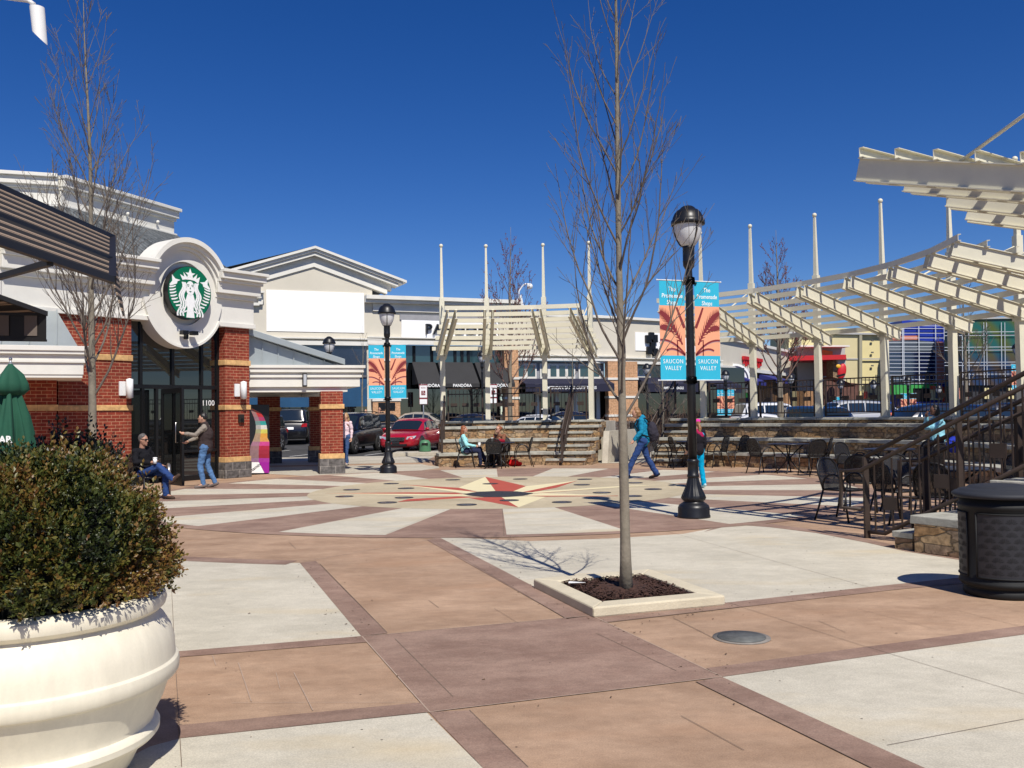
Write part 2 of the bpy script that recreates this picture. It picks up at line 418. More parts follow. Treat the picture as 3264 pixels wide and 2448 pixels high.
# mauve bands and squares
flat(mauve, [W1(720, 545), W1(800, 535), W1(1160, 900), W1(1030, 915)], Z1)
flat(mauve, [W1(1420, 415), W1(1890, 660), O, W1(2065, 828), W1(1360, 430)], Z1)
flat(mauve, [W1(90, 993), W1(1030, 915), W1(1060, 945), W1(95, 1022)], Z1)
flat(mauve, [W1(105, 1365), W1(1330, 1250), W1(1370, 1298), W1(115, 1430)], Z1)
flat(mauve, [W1(1030, 915), O, W2(650, 1150), W1(1370, 1298)], Z1)
flat(mauve, [O, W2(680, 765), W2(1410, 685), W2(1885, 635), (5.6, 9.27), (5.8, 9.05), W2(1530, 700), W2(740, 790), W2(50, 870)], Z1)
flat(mauve, [W2(650, 1150), W2(2212, 930), (5.2, 7.1), (5.1, 7.4), W2(2212, 885), W2(570, 1105)], Z1)
flat(mauve, [W2(650, 1150), W2(1690, 1618), (2.75, 2.2), (2.45, 2.2), W2(1415, 1618), W2(515, 1175)], Z1)
flat(mauve, [W1(1370, 1298), W1(1575, 1290), W1(1870, 1577), (1.0, 2.2), (.35, 2.2), W1(1640, 1577)], Z1)
# band along the right of the light panel
rb = [(2.6, 12.45), W2(710, 345), W2(900, 358), W2(1140, 388), W2(1400, 436), W2(1600, 480), (4.9, 9.7)]
rc = [(2.5, 12.25), W2(710, 360), W2(900, 375), W2(1140, 405), W2(1400, 455), W2(1600, 500), (4.75, 9.5)]
for i in range(len(rb)-1): flat(mauve, [rb[i], rb[i+1], rc[i+1], rc[i]], Z1)
# ring round the compass: brown walk, thin bands, radial wedges, tan disc
def ring(mb, r0, r1, a0, a1, z, n=None):
    n = n or max(2, int(abs(a1-a0)/2.5))
    for i in range(n):
        b0 = a0+(a1-a0)*i/n; b1 = a0+(a1-a0)*(i+1)/n
        mb.quad(pc(r0, b0, z), pc(r1, b0, z), pc(r1, b1, z), pc(r0, b1, z))
CC = Vector((-.29, 19.5, 0))
def pc(r, a, z=0): return Vector((CC.x+r*math.cos(R(a)), CC.y+r*math.sin(R(a)), z))
struct('light_paving', light, M_LIGHT)
ring(mauve, 9.42, 9.7, -160, -103, Z1)
struct('mauve_paving', mauve, M_MAUVE)
rl = MB(); rm = MB()
for k in range(28):
    a0 = -88.5+k*360/28; a1 = a0+360/28
    ring(rl if k % 2 == 0 else rm, 3.93, 7.25, a0, a1, .006)
ring(rm, 7.25, 7.5, -180, 180, .006, 120)
struct('light_wedges', rl, M_LIGHT); struct('mauve_wedges', rm, M_MAUVE)
dm = MB(); flat(dm, [pc(3.95, i*5) for i in range(72)], .008); struct('compass_disc', dm, M_DISC)
# compass star (painted)
def star(pts, mb, z=.010): flat(mb, [G(*p) for p in pts], z)
S = q6
cr_ = MB(); rd_ = MB()
star([S(780, 1330), S(510, 1440), S(700, 1480), S(885, 1478)], cr_); star([S(780, 1330), S(885, 1478), S(1060, 1478), S(1190, 1425)], rd_)
star([S(620, 1546), S(780, 1537), S(945, 1537), S(1115, 1640)], rd_); star([S(945, 1537), S(1240, 1528), S(1390, 1535), S(1115, 1640)], cr_)
t_ = q4(1820, 1408); star([t_, S(510, 1442), S(710, 1487)], rd_); star([t_, S(710, 1487), S(590, 1500)], cr_)
t_ = q4(1050, 1498); star([t_, S(0, 1488), S(480, 1490), S(570, 1508), S(0, 1503)], rd_); star([t_, S(0, 1503), S(570, 1508), S(620, 1525), S(0, 1518)], cr_)
t_ = q4(1785, 1586); star([t_, S(0, 1557), S(500, 1529), S(740, 1535)], rd_); star([t_, S(740, 1535), S(600, 1549), S(0, 1578)], cr_)
t_ = S(1705, 1370); star([t_, S(1190, 1425), S(1060, 1478), S(1160, 1484)], cr_); star([t_, S(1160, 1484), S(1250, 1487), S(1500, 1440)], rd_)
t_ = (2106, 1546); star([t_, S(2120, 1425), S(1180, 1487), S(1260, 1498)], cr_); star([t_, S(1260, 1498), S(1390, 1492), S(2120, 1438)], rd_)
t_ = (1968, 1581); star([t_, S(1340, 1495), S(1230, 1508), S(1200, 1522), S(2120, 1521)], cr_); star([t_, S(2120, 1521), S(1200, 1522), S(1390, 1531), S(2120, 1526)], rd_)
tag(cr_.build('cream_star_rays', M_CREAMP), kind='structure'); tag(rd_.build('red_star_rays', M_REDP), kind='structure')
# centre medallion
M_IRON = mat('dark_cast_iron', (.05, .052, .06), .55, .6, .3, 14, .3, 80)
md = MB(); pts = [G(*S(*p)) for p in [(560, 1508), (700, 1487), (880, 1478), (1100, 1482), (1260, 1500), (1160, 1522), (1000, 1535), (780, 1537), (650, 1523)]]
md.prism([(p.x, p.y) for p in pts], .010, .018)
tag(md.build('medallion', M_IRON), 'dark metal medallion in the middle of the painted star', 'medallion')
# round in-ground covers on the disc and elsewhere
covers = [(1490, 128), (1830, 124), (2155, 125), (1180, 147), (1680, 148), (2140, 153), (980, 178), (1255, 171), (945, 212), (1245, 218), (1160, 243), (1560, 254), (1775, 232), (2040, 241)]
cv2 = [(200, 147), (295, 180), (190, 216), (30, 198)]
M_LENS = mat('dark_lens', (.03, .03, .05), .25, 0, .3, 30)
def cover(c, r, label, first=[None]):
    if first[0] is None:
        t = thing('ground_light', label, 'ground light', (c.x, c.y, .009), 0, 'round lights set into the compass paving')
        a = MB(); a.lathe([(0.001, .0), (.18, 0), (.18, .007), (.15, .009), (.149, .006)], n=28); a.build('rim', M_IRON, t)
        a = MB(); a.lathe([(.001, .004), (.149, .004), (.149, .0065), (.12, .008), (.001, .0085)], n=24); a.build('lens', M_LENS, t)
        first[0] = t; return t
    t = copy_tree(first[0]); t.location = (c.x, c.y, .009); t['label'] = label; return t
_lab = ['small round light behind the left tip of the star, nearest the cafe table', 'round light behind the red upper ray of the star', 'round light beyond the tip of the right upper ray', 'round light behind the tip of the left upper ray', 'round light lying on the cream upper point of the star', 'round light just under the tip of the right upper ray', 'round light left of the tip of the left upper ray, third from the left edge', 'round light between the two upper left rays', 'leftmost round light beside the long left ray tip', 'round light between the two lower left rays near their tips', 'round light left of the tip of the lower left ray', 'largest round light below the lower left ray', 'round light across the red and cream lower point of the star', 'round light right of the cream lower point of the star']
for (x, y), l in zip(covers, _lab): cover(W1(x, y), .18, l)
for (x, y), l in zip(cv2, ['round light right of the tree trunk close to the walking woman', 'round light near the tip of the long right ray, left of the lamp post', 'round light right of the trunk by the banner shadow', 'round light immediately left of the tree trunk on the disc']): cover(W2(x, y), .18, l)
m_ = MB(); m_.lathe([(.001, .001), (.2, .001), (.2, .006), (.001, .007)], n=32)
mh = thing('manhole_cover', 'round grey utility cover in the brown paving in front of the tree planter', 'utility cover', (W2(752, 946).x, W2(752, 946).y, .0))
m_.build('surround', mat('grey_mortar', (.22, .2, .18), .9, var=.2, scale=20), mh)
m_ = MB(); m_.lathe([(.001, .007), (.168, .007), (.168, .011), (.001, .012)], n=32); m_.build('lid', mat('grey_lid', (.13, .135, .13), .7, .3, .3, 12), mh)
# joints
def joint(pts, wd=.006, z=.0055):
    for a, b in zip(pts, pts[1:]):
        a = Vector((a[0], a[1], 0)); b = Vector((b[0], b[1], 0)); n = (b-a).normalized().cross(Vector((0, 0, 1)))*wd*.32
        flat(jn, [a-n, b-n, b+n, a+n], z)
joint([W1(60, 450), W1(75, 690), W1(90, 993), W1(125, 1577)]); joint([W2(350, 392), W2(880, 540), W2(1410, 685)], .006); joint([W2(680, 765), W2(1400, 995), W2(2212, 1240)], .006)
joint([W2(1505, 1505), W2(2212, 1370)], .006); joint([W1(820, 550), W1(1160, 898)], .01); joint([W1(1400, 440), W1(2060, 826)], .007)
joint([W1(1200, 930), W1(1490, 1220)], .01); joint([W1(1575, 1290), W1(1870, 1577)], .008); joint([W2(0, 925), W2(415, 1120)], .008); joint([W2(515, 1175), W2(1415, 1618)], .006)
joint([W2(50, 868), W2(740, 790)], .01); joint([W2(400, 845), W2(620, 955)], .008); joint([W2(440, 1352), W2(765, 1530)], .006); 
joint([W1(1370, 735), W1(1420, 772)], .006); joint([W1(1700, 775), W1(1820, 850)], .004); joint([W2(1150, 860), W2(1290, 920)], .006); joint([W2(1880, 810), W2(2180, 885)], .005); joint([W2(1350, 797), W2(1760, 905)], .004)
joint([W1(1740, 275), W1(1748, 408)], .014, .0075); joint([W1(665, 440), W1(700, 475)], .006); joint([W1(1450, 280), W1(1160, 397)], .006, .0075)

struct('paving_joints', jn, M_JOINT)
jn = MB(); joint([W1(690, 1100), W1(785, 1290)], .008); joint([W1(410, 1050), W1(475, 1245)], .008); joint([W1(280, 1012), W1(297, 1062)], .008); joint([W1(375, 1252), W1(1320, 1250)], .005); joint([W1(600, 1100), W1(620, 1180)], .006)
joint([W1(1030, 917), O], .012, .0056); joint([W1(1370, 1299), W2(650, 1151)], .012, .0056); joint([W1(1032, 915), W1(1372, 1297)], .012, .0056); joint([O, W2(650, 1150)], .012, .0056); joint([W1(700, 545), W1(1370, 430)], .012, .0056)
struct('pale_paving_joints', jn, mat('pale_joint_mortar', (.40, .30, .235), .9, var=.15, scale=15))
# distant plaza surfaces: light slabs between the arcade and the left terrace, street crossing
fb = MB()
flat(fb, [G(*q4(800, 1315)), G(*q4(1110, 1340)), G(*q4(1700, 1305)), G(*q4(2212, 1240)), (-2.3, 28.6), G(*q4(2100, 1215)), (-3.0, 30.1), (-9.5, 29.0), (-8, 27.0)], .0045)
flat(fb, [(-3.0, 31.0), (-3.0, 35.9), (-15, 35.9), (-12, 30.2)], .0045)
flat(fb, [(2.7, 28.9), (4.9, 29.2), (7.5, 35.5), (3.0, 35.5)], .0045)
struct('far_light_paving', fb, M_WALK)
# parking bay lines and sidewalk in front of the far shops
ln = MB()
for i in range(14):
    x = -12+3.0*i
    ln.quad((x, 37.2, .004), (x+.1, 37.2, .004), (x+1.9, 42.2, gz(42.2)+.004), (x+1.8, 42.2, gz(42.2)+.004))
struct('parking_lines', ln, mat('white_line_paint', (.7, .7, .68), .8, var=.15, scale=8))
# ================================================================== BUILDINGS
def a1(x, y): return (.40687*x, 500+.40687*y)
def a2(x, y): return (.40687*x, 1050+.40687*y)
def a3(x, y): return (700+.31646*x, 750+.31646*y)
a4 = q4
def a5(x, y): return (1300+.31646*x, 700+.31646*y)
a6 = q6
def b1(x, y): return (1900+.31646*x, 600+.31646*y)
def b2(x, y): return (1900+.31646*x, 1100+.31646*y)
def c5(x, y): return (2300+.2411*x, 1030+.2411*y)
def r4(x, y): return (2500+.3454*x, 900+.3454*y)
M_BRICK = brickmat('red_brick', (.255, .045, .025), (.20, .033, .02), (.46, .25, .15), .21, .077, .0055)
M_BAND = brickmat('buff_stone_band', (.62, .39, .17), (.56, .34, .15), (.40, .24, .11), .4, .3, .004, bump=.15)
M_BASE = brickmat('grey_rock_face', (.10, .092, .088), (.145, .135, .13), (.34, .31, .28), .41, .215, .007, bump=.9, vmix=.5)
M_WHITE = mat('white_stucco_trim', (.70, .685, .63), .75, var=.07, scale=1.2, bump=.12, bscale=180, detail=8)
M_STUC = mat('beige_stucco', (.60, .56, .47), .85, var=.05, scale=.7, bump=.15, bscale=120)
M_SIGNW = mat('bright_white_panel', (.92, .92, .92), .5, var=.01)
M_SLATE = brickmat('grey_slate_shingles', (.085, .095, .10), (.13, .14, .145), (.04, .045, .05), .3, .11, .008, bump=.6, vmix=.4)
M_METAL = mat('grey_standing_seam_metal', (.36, .40, .41), .4, .35, .05, 2)
M_BLACK = mat('black_door_frame', (.012, .012, .013), .35, .3, .1, 5)
M_GLASS = glass('dark_window_glass')
def glass_room(name, col, rough=.03):
    m, t, b = nodes(name); b.inputs['Base Color'].default_value = (*col, 1); b.inputs['Roughness'].default_value = rough
    b.inputs['Specular IOR Level'].default_value = 1.0; b.inputs['IOR'].default_value = 1.6
    return m
M_REFL = glass_room('reflective_shop_glass', (.006, .007, .008), .015)
M_TEALG = glass_room('teal_tinted_glass', (.02, .05, .055), .05)
SB = Frame((-7.08, 24.93), (-7.08-.582, 24.93-.814))
cafe = thing('cafe_building', 'red brick cafe with white curved cornice and round green emblem over its glass doors', 'building', (-9, 24, 0), 0, None, True)
def pier(fr, s0, s1, ztop, parent, depth=.5, front=0., base=True, zband=((1.80, 1.93),), pro=.03, name='brick_pier'):
    p = MB(); fr.box(p, s0, s1, .0 if not base else .42, ztop, front-depth, front); o = p.build(name, M_BRICK, parent)
    for z0, z1 in list(zband)+([(.42, .56)] if base else []):
        b = MB(); fr.box(b, s0-pro, s1+pro, z0, z1, front-depth-pro, front+pro); b.build('stone_band', M_BAND, o, .008)
    if base:
        b = MB(); fr.box(b, s0-pro-.01, s1+pro+.01, 0, .419, front-depth-pro, front+pro+.01); b.build('rock_base', M_BASE, o, .012)
    return o
# piers
pier(SB, .0, .78, 3.98, cafe, .6, .0, True, ((1.80, 1.93), (2.98, 3.12)))
pier(SB, 3.47, 5.25, 3.98, cafe, .6, .0, True, ((1.80, 1.93), (2.98, 3.12)))
# white entablature: bands of the cornice profile with a round drum in the middle
SC = SB.sz(606, 933, .35)         # drum centre in facade coordinates
dc, dz = SC; RD = 1.38
def rtop(s): return None
bands = [(3.98, 4.10, .10), (4.10, 4.72, .04), (4.72, 4.84, .14), (4.84, 5.12, .26), (5.12, 5.20, .34), (5.20, 5.36, .44), (5.36, 5.44, .52)]
ent = MB()
for z0, z1, pr in bands:
    SB.box(ent, -.12-pr*.3, dc-RD*.66, z0, z1, -.5, pr); SB.box(ent, dc+RD*.66, 6.6, z0, z1, -.5, pr)
ento = ent.build('cornice', M_WHITE, cafe, .01)
def ringseg(fr, mb, cs, cz, r0, r1, a0, a1, o0, o1, n=40, sx=1.):
    for i in range(n):
        t0 = R(a0+(a1-a0)*i/n); t1 = R(a0+(a1-a0)*(i+1)/n)
        P = [fr.pt(cs+r*sx*math.cos(t), cz+r*math.sin(t), o) for o in (o0, o1) for r, t in ((r0, t0), (r1, t0), (r1, t1), (r0, t1))]
        fs = [(4, 5, 6, 7), (1, 2, 6, 5), (0, 4, 7, 3), (3, 2, 1, 0)] + ([(0, 1, 5, 4)] if i == 0 else []) + ([(2, 3, 7, 6)] if i == n-1 else [])
        if fr.d.cross(Vector((0, 0, 1))).dot(fr.n) < 0: fs = [tuple(reversed(f)) for f in fs]
        mb.add(P, fs)
dr = MB(); SX = .86
ringseg(SB, dr, dc, dz, .80, RD-.06, -172, -8, -.45, .12, 40, SX); ringseg(SB, dr, dc, dz, .80, 1.13, -8, 188, -.45, .12, 40, SX)
ringseg(SB, dr, dc, dz, 1.08, 1.16, 10, 170, -.3, .2, 40, SX); ringseg(SB, dr, dc, dz, 1.16, 1.26, 14, 166, -.3, .28, 40, SX); ringseg(SB, dr, dc, dz, 1.26, 1.38, 18, 162, -.4, .38, 40, SX)
ringseg(SB, dr, dc, dz, RD-.06, RD, -152, -28, -.45, .16, 40, SX)
ringseg(SB, dr, dc, dz, .001, .80, -180, 180, -.5, .02, 48, SX)
dro = dr.build('round_gable', M_WHITE, cafe)
# green emblem disc
def disc(fr, mb, cs, cz, r, o0, o1, n=48, sx=1.):
    pts = [fr.pt(cs+r*sx*math.cos(2*math.pi*i/n), cz+r*math.sin(2*math.pi*i/n), o0) for i in range(n)]
    mb.slab(pts, fr.n*(o1-o0))
em = thing('round_emblem_sign', 'round green sign with a white crowned long haired woman emblem on the white gable', 'sign', tuple(SB.pt(dc, dz, .3)), 0, None, True)
e = MB(); disc(SB, e, dc, dz, .665, .14, .34, 48, .94); e.build('sign_drum', mat('black_sign_can', (.01, .01, .01), .4, var=0), em)
e = MB(); disc(SB, e, dc, dz, .65, .34, .352, 48, .94); e.build('green_face', mat('green_sign_face', (.0, .135, .06), .35, var=.02), em)
M_EMW = mat('white_emblem', (.85, .86, .85), .5, var=0)
k_ = .655/212.
def ex(x, y): return (dc-(x-1490)*k_*1.31, dz-(y-1065)*k_)     # measured in the photo, x widened for the facade's slant
def epoly(pts, mb, o0=.352, o1=.36): mb.slab([SB.pt(*ex(*p), o0) for p in pts], SB.n*(o1-o0))
wm = MB()
epoly([(1490, 870), (1500, 905), (1526, 905), (1505, 925), (1513, 955), (1490, 935), (1466, 955), (1474, 925), (1455, 905), (1480, 905)], wm)
epoly([(1435, 968), (1418, 925), (1448, 942), (1442, 905), (1470, 945), (1490, 938), (1512, 945), (1540, 910), (1533, 950), (1560, 930), (1548, 985), (1520, 965), (1490, 960), (1455, 962)], wm)
face = [(1490+30*math.cos(a)*1., 1030+58*math.sin(a)) for a in [2*math.pi*i/20 for i in range(20)]]; epoly(face, wm)
epoly([(1470, 1080), (1512, 1080), (1525, 1140), (1512, 1190), (1520, 1268), (1462, 1268), (1470, 1190), (1455, 1140)], wm)
def wave(x0, x1, side):   # hair strand
    L = []; Rr = []
    for i in range(15):
        y = 985+i*19.5; t = i/14.
        cxx = x0+(x1-x0)*t+side*10*math.sin(i*.85)
        wd = 5.2; L.append((cxx-wd, y)); Rr.append((cxx+wd, y))
    for i in range(14): epoly([L[i], L[i+1], Rr[i+1], Rr[i]], wm)
for x0, x1 in ((1452, 1448), (1444, 1428), (1434, 1408)): wave(x0, x1, 1); wave(2980-x0, 2980-x1, -1)
for sgn in (1, -1):   # tails
    def T(pts): epoly([(1490-sgn*(1490-x), y) for x, y in pts], wm)
    T([(1345, 1015), (1365, 985), (1362, 935), (1385, 965), (1420, 972), (1400, 985), (1395, 1005), (1372, 1015), (1350, 1025)])
    for i in range(9):
        y = 1030+i*24; x = 1340+ (i*i)*.9+ (0 if i < 5 else (i-4)*6)
        T([(x+2, y), (x+30, y-6), (x+48, y-14), (x+46, y-4), (x+30, y+6), (x+6, y+11)])
wo_ = wm.build('white_woman_figure', M_EMW, em)
for sx in (-1, 1):
    fm = MB(); epoly([(1490+sx*8, 1012), (1490+sx*24, 1010), (1490+sx*16, 1018)], fm, .36, .364); epoly([(1490+sx*6, 1002), (1490+sx*26, 998), (1490+sx*26, 1002), (1490+sx*8, 1006)], fm, .36, .364); fm.build('eye_line', MATS['green_sign_face'], em)
fm = MB()
epoly([(1480, 1056), (1490, 1052), (1500, 1056), (1490, 1063)], fm, .36, .364); fm.build('mouth_line', MATS['green_sign_face'], em); fm = MB(); epoly([(1488, 1018), (1494, 1036), (1486, 1036)], fm, .36, .364)
fm.build('nose_line', MATS['green_sign_face'], em)
# twin flood lamps under the emblem
fl = thing('flood_lamp', 'small black twin spot lamp at the foot of the round white gable', 'lamp', tuple(SB.pt(dc+.1, dz-1.02, .2)), 0, None, True)
e = MB(); SB.box(e, dc-.03, dc+.03, dz-1.15, dz-1.02, .12, .24); e.build('bracket', M_BLACK, fl)
for ds in (-.16, .12):
    e = MB(); SB.box(e, dc+ds-.08, dc+ds+.09, dz-1.05, dz-.95, .2, .36); e.build('lamp_head', M_BLACK, fl, .01)
# slate roof and upper parapet
UPR = Frame((-9.75, 26.6), (-11.15, 22.75)); UPL = Frame((-11.15, 22.75), (-13.6, 21.9))
rf = MB(); A = SB.pt(-.2, 5.43, -.46); B_ = SB.pt(6.4, 5.43, -.46); C_ = UPR.pt(-.05, 6.9, .1); D_ = UPR.pt(4.1, 6.9, .1)
rf.quad(A, B_, D_, C_); rf.quad(SB.pt(6.4, 5.43, -.46), Vector((-16, 20.5, 5.4)), Vector((-16, 21.2, 6.9)), D_)
rf.build('slate_roof', M_SLATE, cafe)
up = MB()
for z0, z1, pr in [(6.78, 6.92, .14), (6.92, 7.28, .05), (7.28, 7.36, .12), (7.36, 7.55, .2), (7.55, 7.64, .28)]:
    UPR.box(up, -pr*.3, 4.08+pr*.2, z0, z1, -.6, pr); UPL.box(up, .0, 6, z0, z1, -.6, pr)
up.build('upper_parapet', M_WHITE, cafe, .01)
for s_ in (.75, 1.9, 3.2):
    kn = MB(); kn.ball(UPR.pt(s_, 7.12, .13), .05); kn.build('anchor_knob', M_WHITE, cafe)
# left part of the cafe's main cornice turning to face the plaza
SL = Frame((-10.92, 19.56), (-15.5, 18.6))
e = MB()
for z0, z1, pr in bands: SL.box(e, -.1, 5, z0, z1, -.5, pr*.9)
e.build('side_cornice', M_WHITE, cafe)
e = MB(); SL.box(e, 0, 5, 0, 3.98, -.5, 0); e.build('side_wall', M_BRICK, cafe)
# storefront glass between the piers
gl = MB(); SB.box(gl, .76, 3.49, .12, 3.98, -.32, -.29); gl.build('shopfront_glass', M_REFL, cafe)
def mull(s0, s1, z0, z1, o=-.24, w=.05, parent=None, name='mullion'):
    m = MB(); SB.box(m, s0, s1, z0, z1, -.34, o); return m.build(name, M_BLACK, parent or cafe, .004)
mull(.78, .86, .0, 3.98); mull(3.38, 3.47, 0, 3.98)
for s_ in (1.31, 2.17, 3.05): mull(s_-.035, s_+.035, 2.42, 3.98)
for s_ in (1.34, 2.0, 2.62, 3.0): mull(s_-.035, s_+.035, .0, 2.34)
mull(.86, 3.38, 2.34, 2.44); mull(.86, 1.9, .72, .79); mull(.86, 1.9, .0, .13); mull(2.86, 3.38, 0, .13)
bk = MB(); SB.box(bk, .7, 3.5, 0, 4.0, -1.6, -1.5); bk.build('inner_wall', mat('dark_interior', (.02, .018, .016), .9, var=0), cafe)
text('door_number', '1100', .2, M_EMW, SB.mat4(1.1, 1.98, -.285), cafe, .002)
text('door_lettering', 'Artisan', .17, mat('pale_etched_letters', (.35, .36, .36), .6, var=0), SB.mat4(2.28, 1.62, -.285), cafe, .001, shear=.35)
# open door leaf
dl = thing('glass_door', 'black framed glass door standing open towards the man in the vest', 'door', (-8.6, 22.75, 0), 0, None, True)
DF = Frame((-8.62, 22.78), (-7.75, 21.86))
def leafbox(name, s0, s1, z0, z1, o0, o1, m):
    e = MB(); DF.box(e, s0, s1, z0, z1, o0, o1); return e.build(name, m, dl, .003)
L_ = 1.2
leafbox('stile', 0, .09, .02, 2.32, -.03, .03, M_BLACK); leafbox('stile', L_-.1, L_, .02, 2.32, -.03, .03, M_BLACK)
leafbox('rail', .09, L_-.1, .02, .28, -.03, .03, M_BLACK); leafbox('rail', .09, L_-.1, 2.2, 2.32, -.03, .03, M_BLACK)
leafbox('glass_pane', .09, L_-.1, .28, 2.2, -.008, .008, M_REFL)
hb = MB(); hb.tube([DF.pt(L_-.2, 1.02, .03), DF.pt(L_-.2, 1.02, .09), DF.pt(L_-.2, 1.5, .09), DF.pt(L_-.2, 1.5, .03)], .012, 8); hb.build('door_handle', mat('brushed_steel', (.5, .5, .5), .3, 1, .05), dl)
# wall lamps on the piers
M_LAMPW = mat('white_lamp_tube', (.75, .77, .78), .4, var=.02)
def wall_lamp(s, z, label):
    t = thing('wall_lamp', label, 'wall lamp', tuple(SB.pt(s, z, 0)), 0, 'white tube lamps on the brick piers', True)
    e = MB(); SB.box(e, s-.02, s+.14, z-.17, z+.17, .0, .05); e.build('back_plate', M_LAMPW, t, .01)
    e = MB(); e.lathe([(.001, -.24), (.08, -.22), (.08, .22), (.001, .245)], SB.pt(s-.04, z, .17), 20); e.build('tube', M_LAMPW, t)
wall_lamp(.36, 2.32, 'white tube wall lamp on the narrow brick pier right of the doors'); wall_lamp(3.66, 2.32, 'white tube wall lamp on the wide brick pier left of the doors')
bx = thing('call_box', 'small dark box fixed low on the narrow brick pier', 'box', tuple(SB.pt(.3, 1.5, 0)), 0, None, True)
e = MB(); SB.box(e, .22, .38, 1.46, 1.68, 0, .07); e.build('housing', mat('dark_bronze', (.035, .03, .025), .5, .4), bx, .01); e = MB(); SB.box(e, .26, .34, 1.50, 1.57, .07, .09); e.build('cover', M_BLACK, bx)
# low left wing
LW = Frame((-9.85, 20.0), (-13.5, 18.25))
wing = thing('cafe_side_wing', 'low brick wing with a deep white eave left of the cafe doors', 'building', (-11, 19, 0), 0, None, True)
e = MB(); LW.box(e, 0, 5, 0, 2.5, -2.2, 0); e.build('wall', M_BRICK, wing)
e = MB(); LW.box(e, -.03, 5, 1.80, 1.93, -2.2, .03); e.build('stone_band', M_BAND, wing)
e = MB(); LW.box(e, -.03, 5, .5, .62, -2.2, .035); e.build('lower_stone_band', M_BAND, wing)
WE = Frame((-8.78, 18.95), (-12.8, 17.0))
for nm, z0, z1, pr in [('fascia', 2.52, 2.76, 0), ('lower_moulding', 2.76, 2.81, .04), ('frieze', 2.81, 2.93, .02), ('upper_moulding', 2.93, 3.0, .09), ('crown', 3.0, 3.1, .12)]:
    e = MB(); WE.box(e, -pr, 5, z0, z1, -1.9, pr); e.build(nm, M_WHITE, wing, .006)
e = MB(); WE.box(e, .02, 5, 2.46, 2.518, -1.88, -.02); e.build('soffit', M_WHITE, wing)
e = MB(); e.quad(WE.pt(.1, 3.1, -.1), WE.pt(5, 3.1, -.1), WE.pt(5, 4.0, -1.8), WE.pt(.5, 4.0, -1.8)); e.quad(WE.pt(.1, 3.1, -.1), WE.pt(.5, 4.0, -1.8), WE.pt(.5, 3.1, -2.4), WE.pt(.1, 3.1, -2.2)); e.build('metal_roof', M_METAL, wing)
for i in range(8):
    e = MB(); e.bar(WE.pt(.5+i*.5, 3.12, -.1), WE.pt(.5+i*.5, 4.02, -1.8), .03, .05); e.build('roof_seam', M_METAL, wing)
# arcade to the right of the cafe
AR = Frame((-4.3, 26.18), (-7.2, 25.19)); AL = (AR.P-Vector((-7.17, 25.2, 0))).length
arc = thing('arcade', 'low white arcade with a brick pier and a sloping grey metal roof', 'arcade', (-5.5, 26.5, 0), 0, None, True)
ACF = Frame((-4.72, 25.78), (-5.36, 25.61))
def boxpier(fr, s0, s1, o0, o1, ztop, parent):
    p = MB(); fr.box(p, s0, s1, .42, ztop, o0, o1); o = p.build('brick_pier', M_BRICK, parent)
    for z0, z1 in ((1.80, 1.93), (.42, .56)):
        b = MB(); fr.box(b, s0-.04, s1+.04, z0, z1, o0-.04, o1+.04); b.build('stone_band', M_BAND, o, .006)
    b = MB(); fr.box(b, s0-.05, s1+.05, 0, .419, o0-.05, o1+.05); b.build('rock_base', M_BASE, o, .01)
boxpier(ACF, .0, .6, -.62, 0, 2.29, arc); boxpier(ACF, 1.6, 2.35, -7.4, -6.7, 2.29, arc); boxpier(ACF, 0, .6, -7.4, -6.7, 2.29, arc)
for nm, z0, z1, pr in [('fascia', 2.42, 2.68, 0), ('lower_moulding', 2.68, 2.75, .05), ('frieze', 2.75, 2.82, .02), ('upper_moulding', 2.82, 2.94, .1), ('crown', 2.94, 3.02, .14)]:
    e = MB(); AR.box(e, -pr, AL+.2, z0, z1, -7.5, pr-.02); e.build(nm, M_WHITE, arc, .006)
e = MB(); AR.box(e, .34, AL+.2, 2.28, 2.419, -.8, -.1); AR.box(e, .34, AL+.2, 2.28, 2.419, -7.4, -6.7); AR.box(e, .34, .9, 2.28, 2.419, -6.7, -.8); e.build('beam', M_WHITE, arc, .006)
sA = AR.sz(*a3(1245, 1285)); sB = AR.sz(*a3(292, 1005)); s0_ = AR.sz(*a3(292, 1318))[0]
e = MB(); e.slab([AR.pt(sA[0]+.1, 3.02, -.25), AR.pt(s0_+.3, 3.02, -.25), AR.pt(s0_+.3, sB[1]+.1, -.25)], AR.n*.04); e.build('metal_gable', M_METAL, arc)
for i in range(7):
    s_ = .55+i*.42; zt = 3.02+(s_-sA[0])/(s0_-sA[0])*(sB[1]-3.02)
    if zt > 3.06: e = MB(); AR.box(e, s_-.012, s_+.012, 3.02, zt, -.21, -.17); e.build('seam_rib', M_METAL, arc)
cp = MB(); cp.slab([AR.pt(sA[0]-.05, 3.04, -.4), AR.pt(sA[0]-.05, 3.2, -.4), AR.pt(s0_+.3, sB[1]+.28, -.4), AR.pt(s0_+.3, sB[1]+.1, -.4)], AR.n*.42); cp.build('roof_coping', M_METAL, arc, .006)
e = MB(); e.quad(AR.pt(sA[0], 3.1, -.4), AR.pt(s0_+.3, sB[1]+.18, -.4), AR.pt(s0_+.3, sB[1]+.18, -7), AR.pt(sA[0], 3.1, -7)); e.build('metal_roof', M_METAL, arc)
fs = thing('flood_light', 'rectangular floodlight fixed to the white fascia of the arcade', 'lamp', tuple(AR.pt(1.45, 2.6, 0)), 0, None, True)
p_ = AR.sz(*a3(850, 1470)); s_ = p_[0]
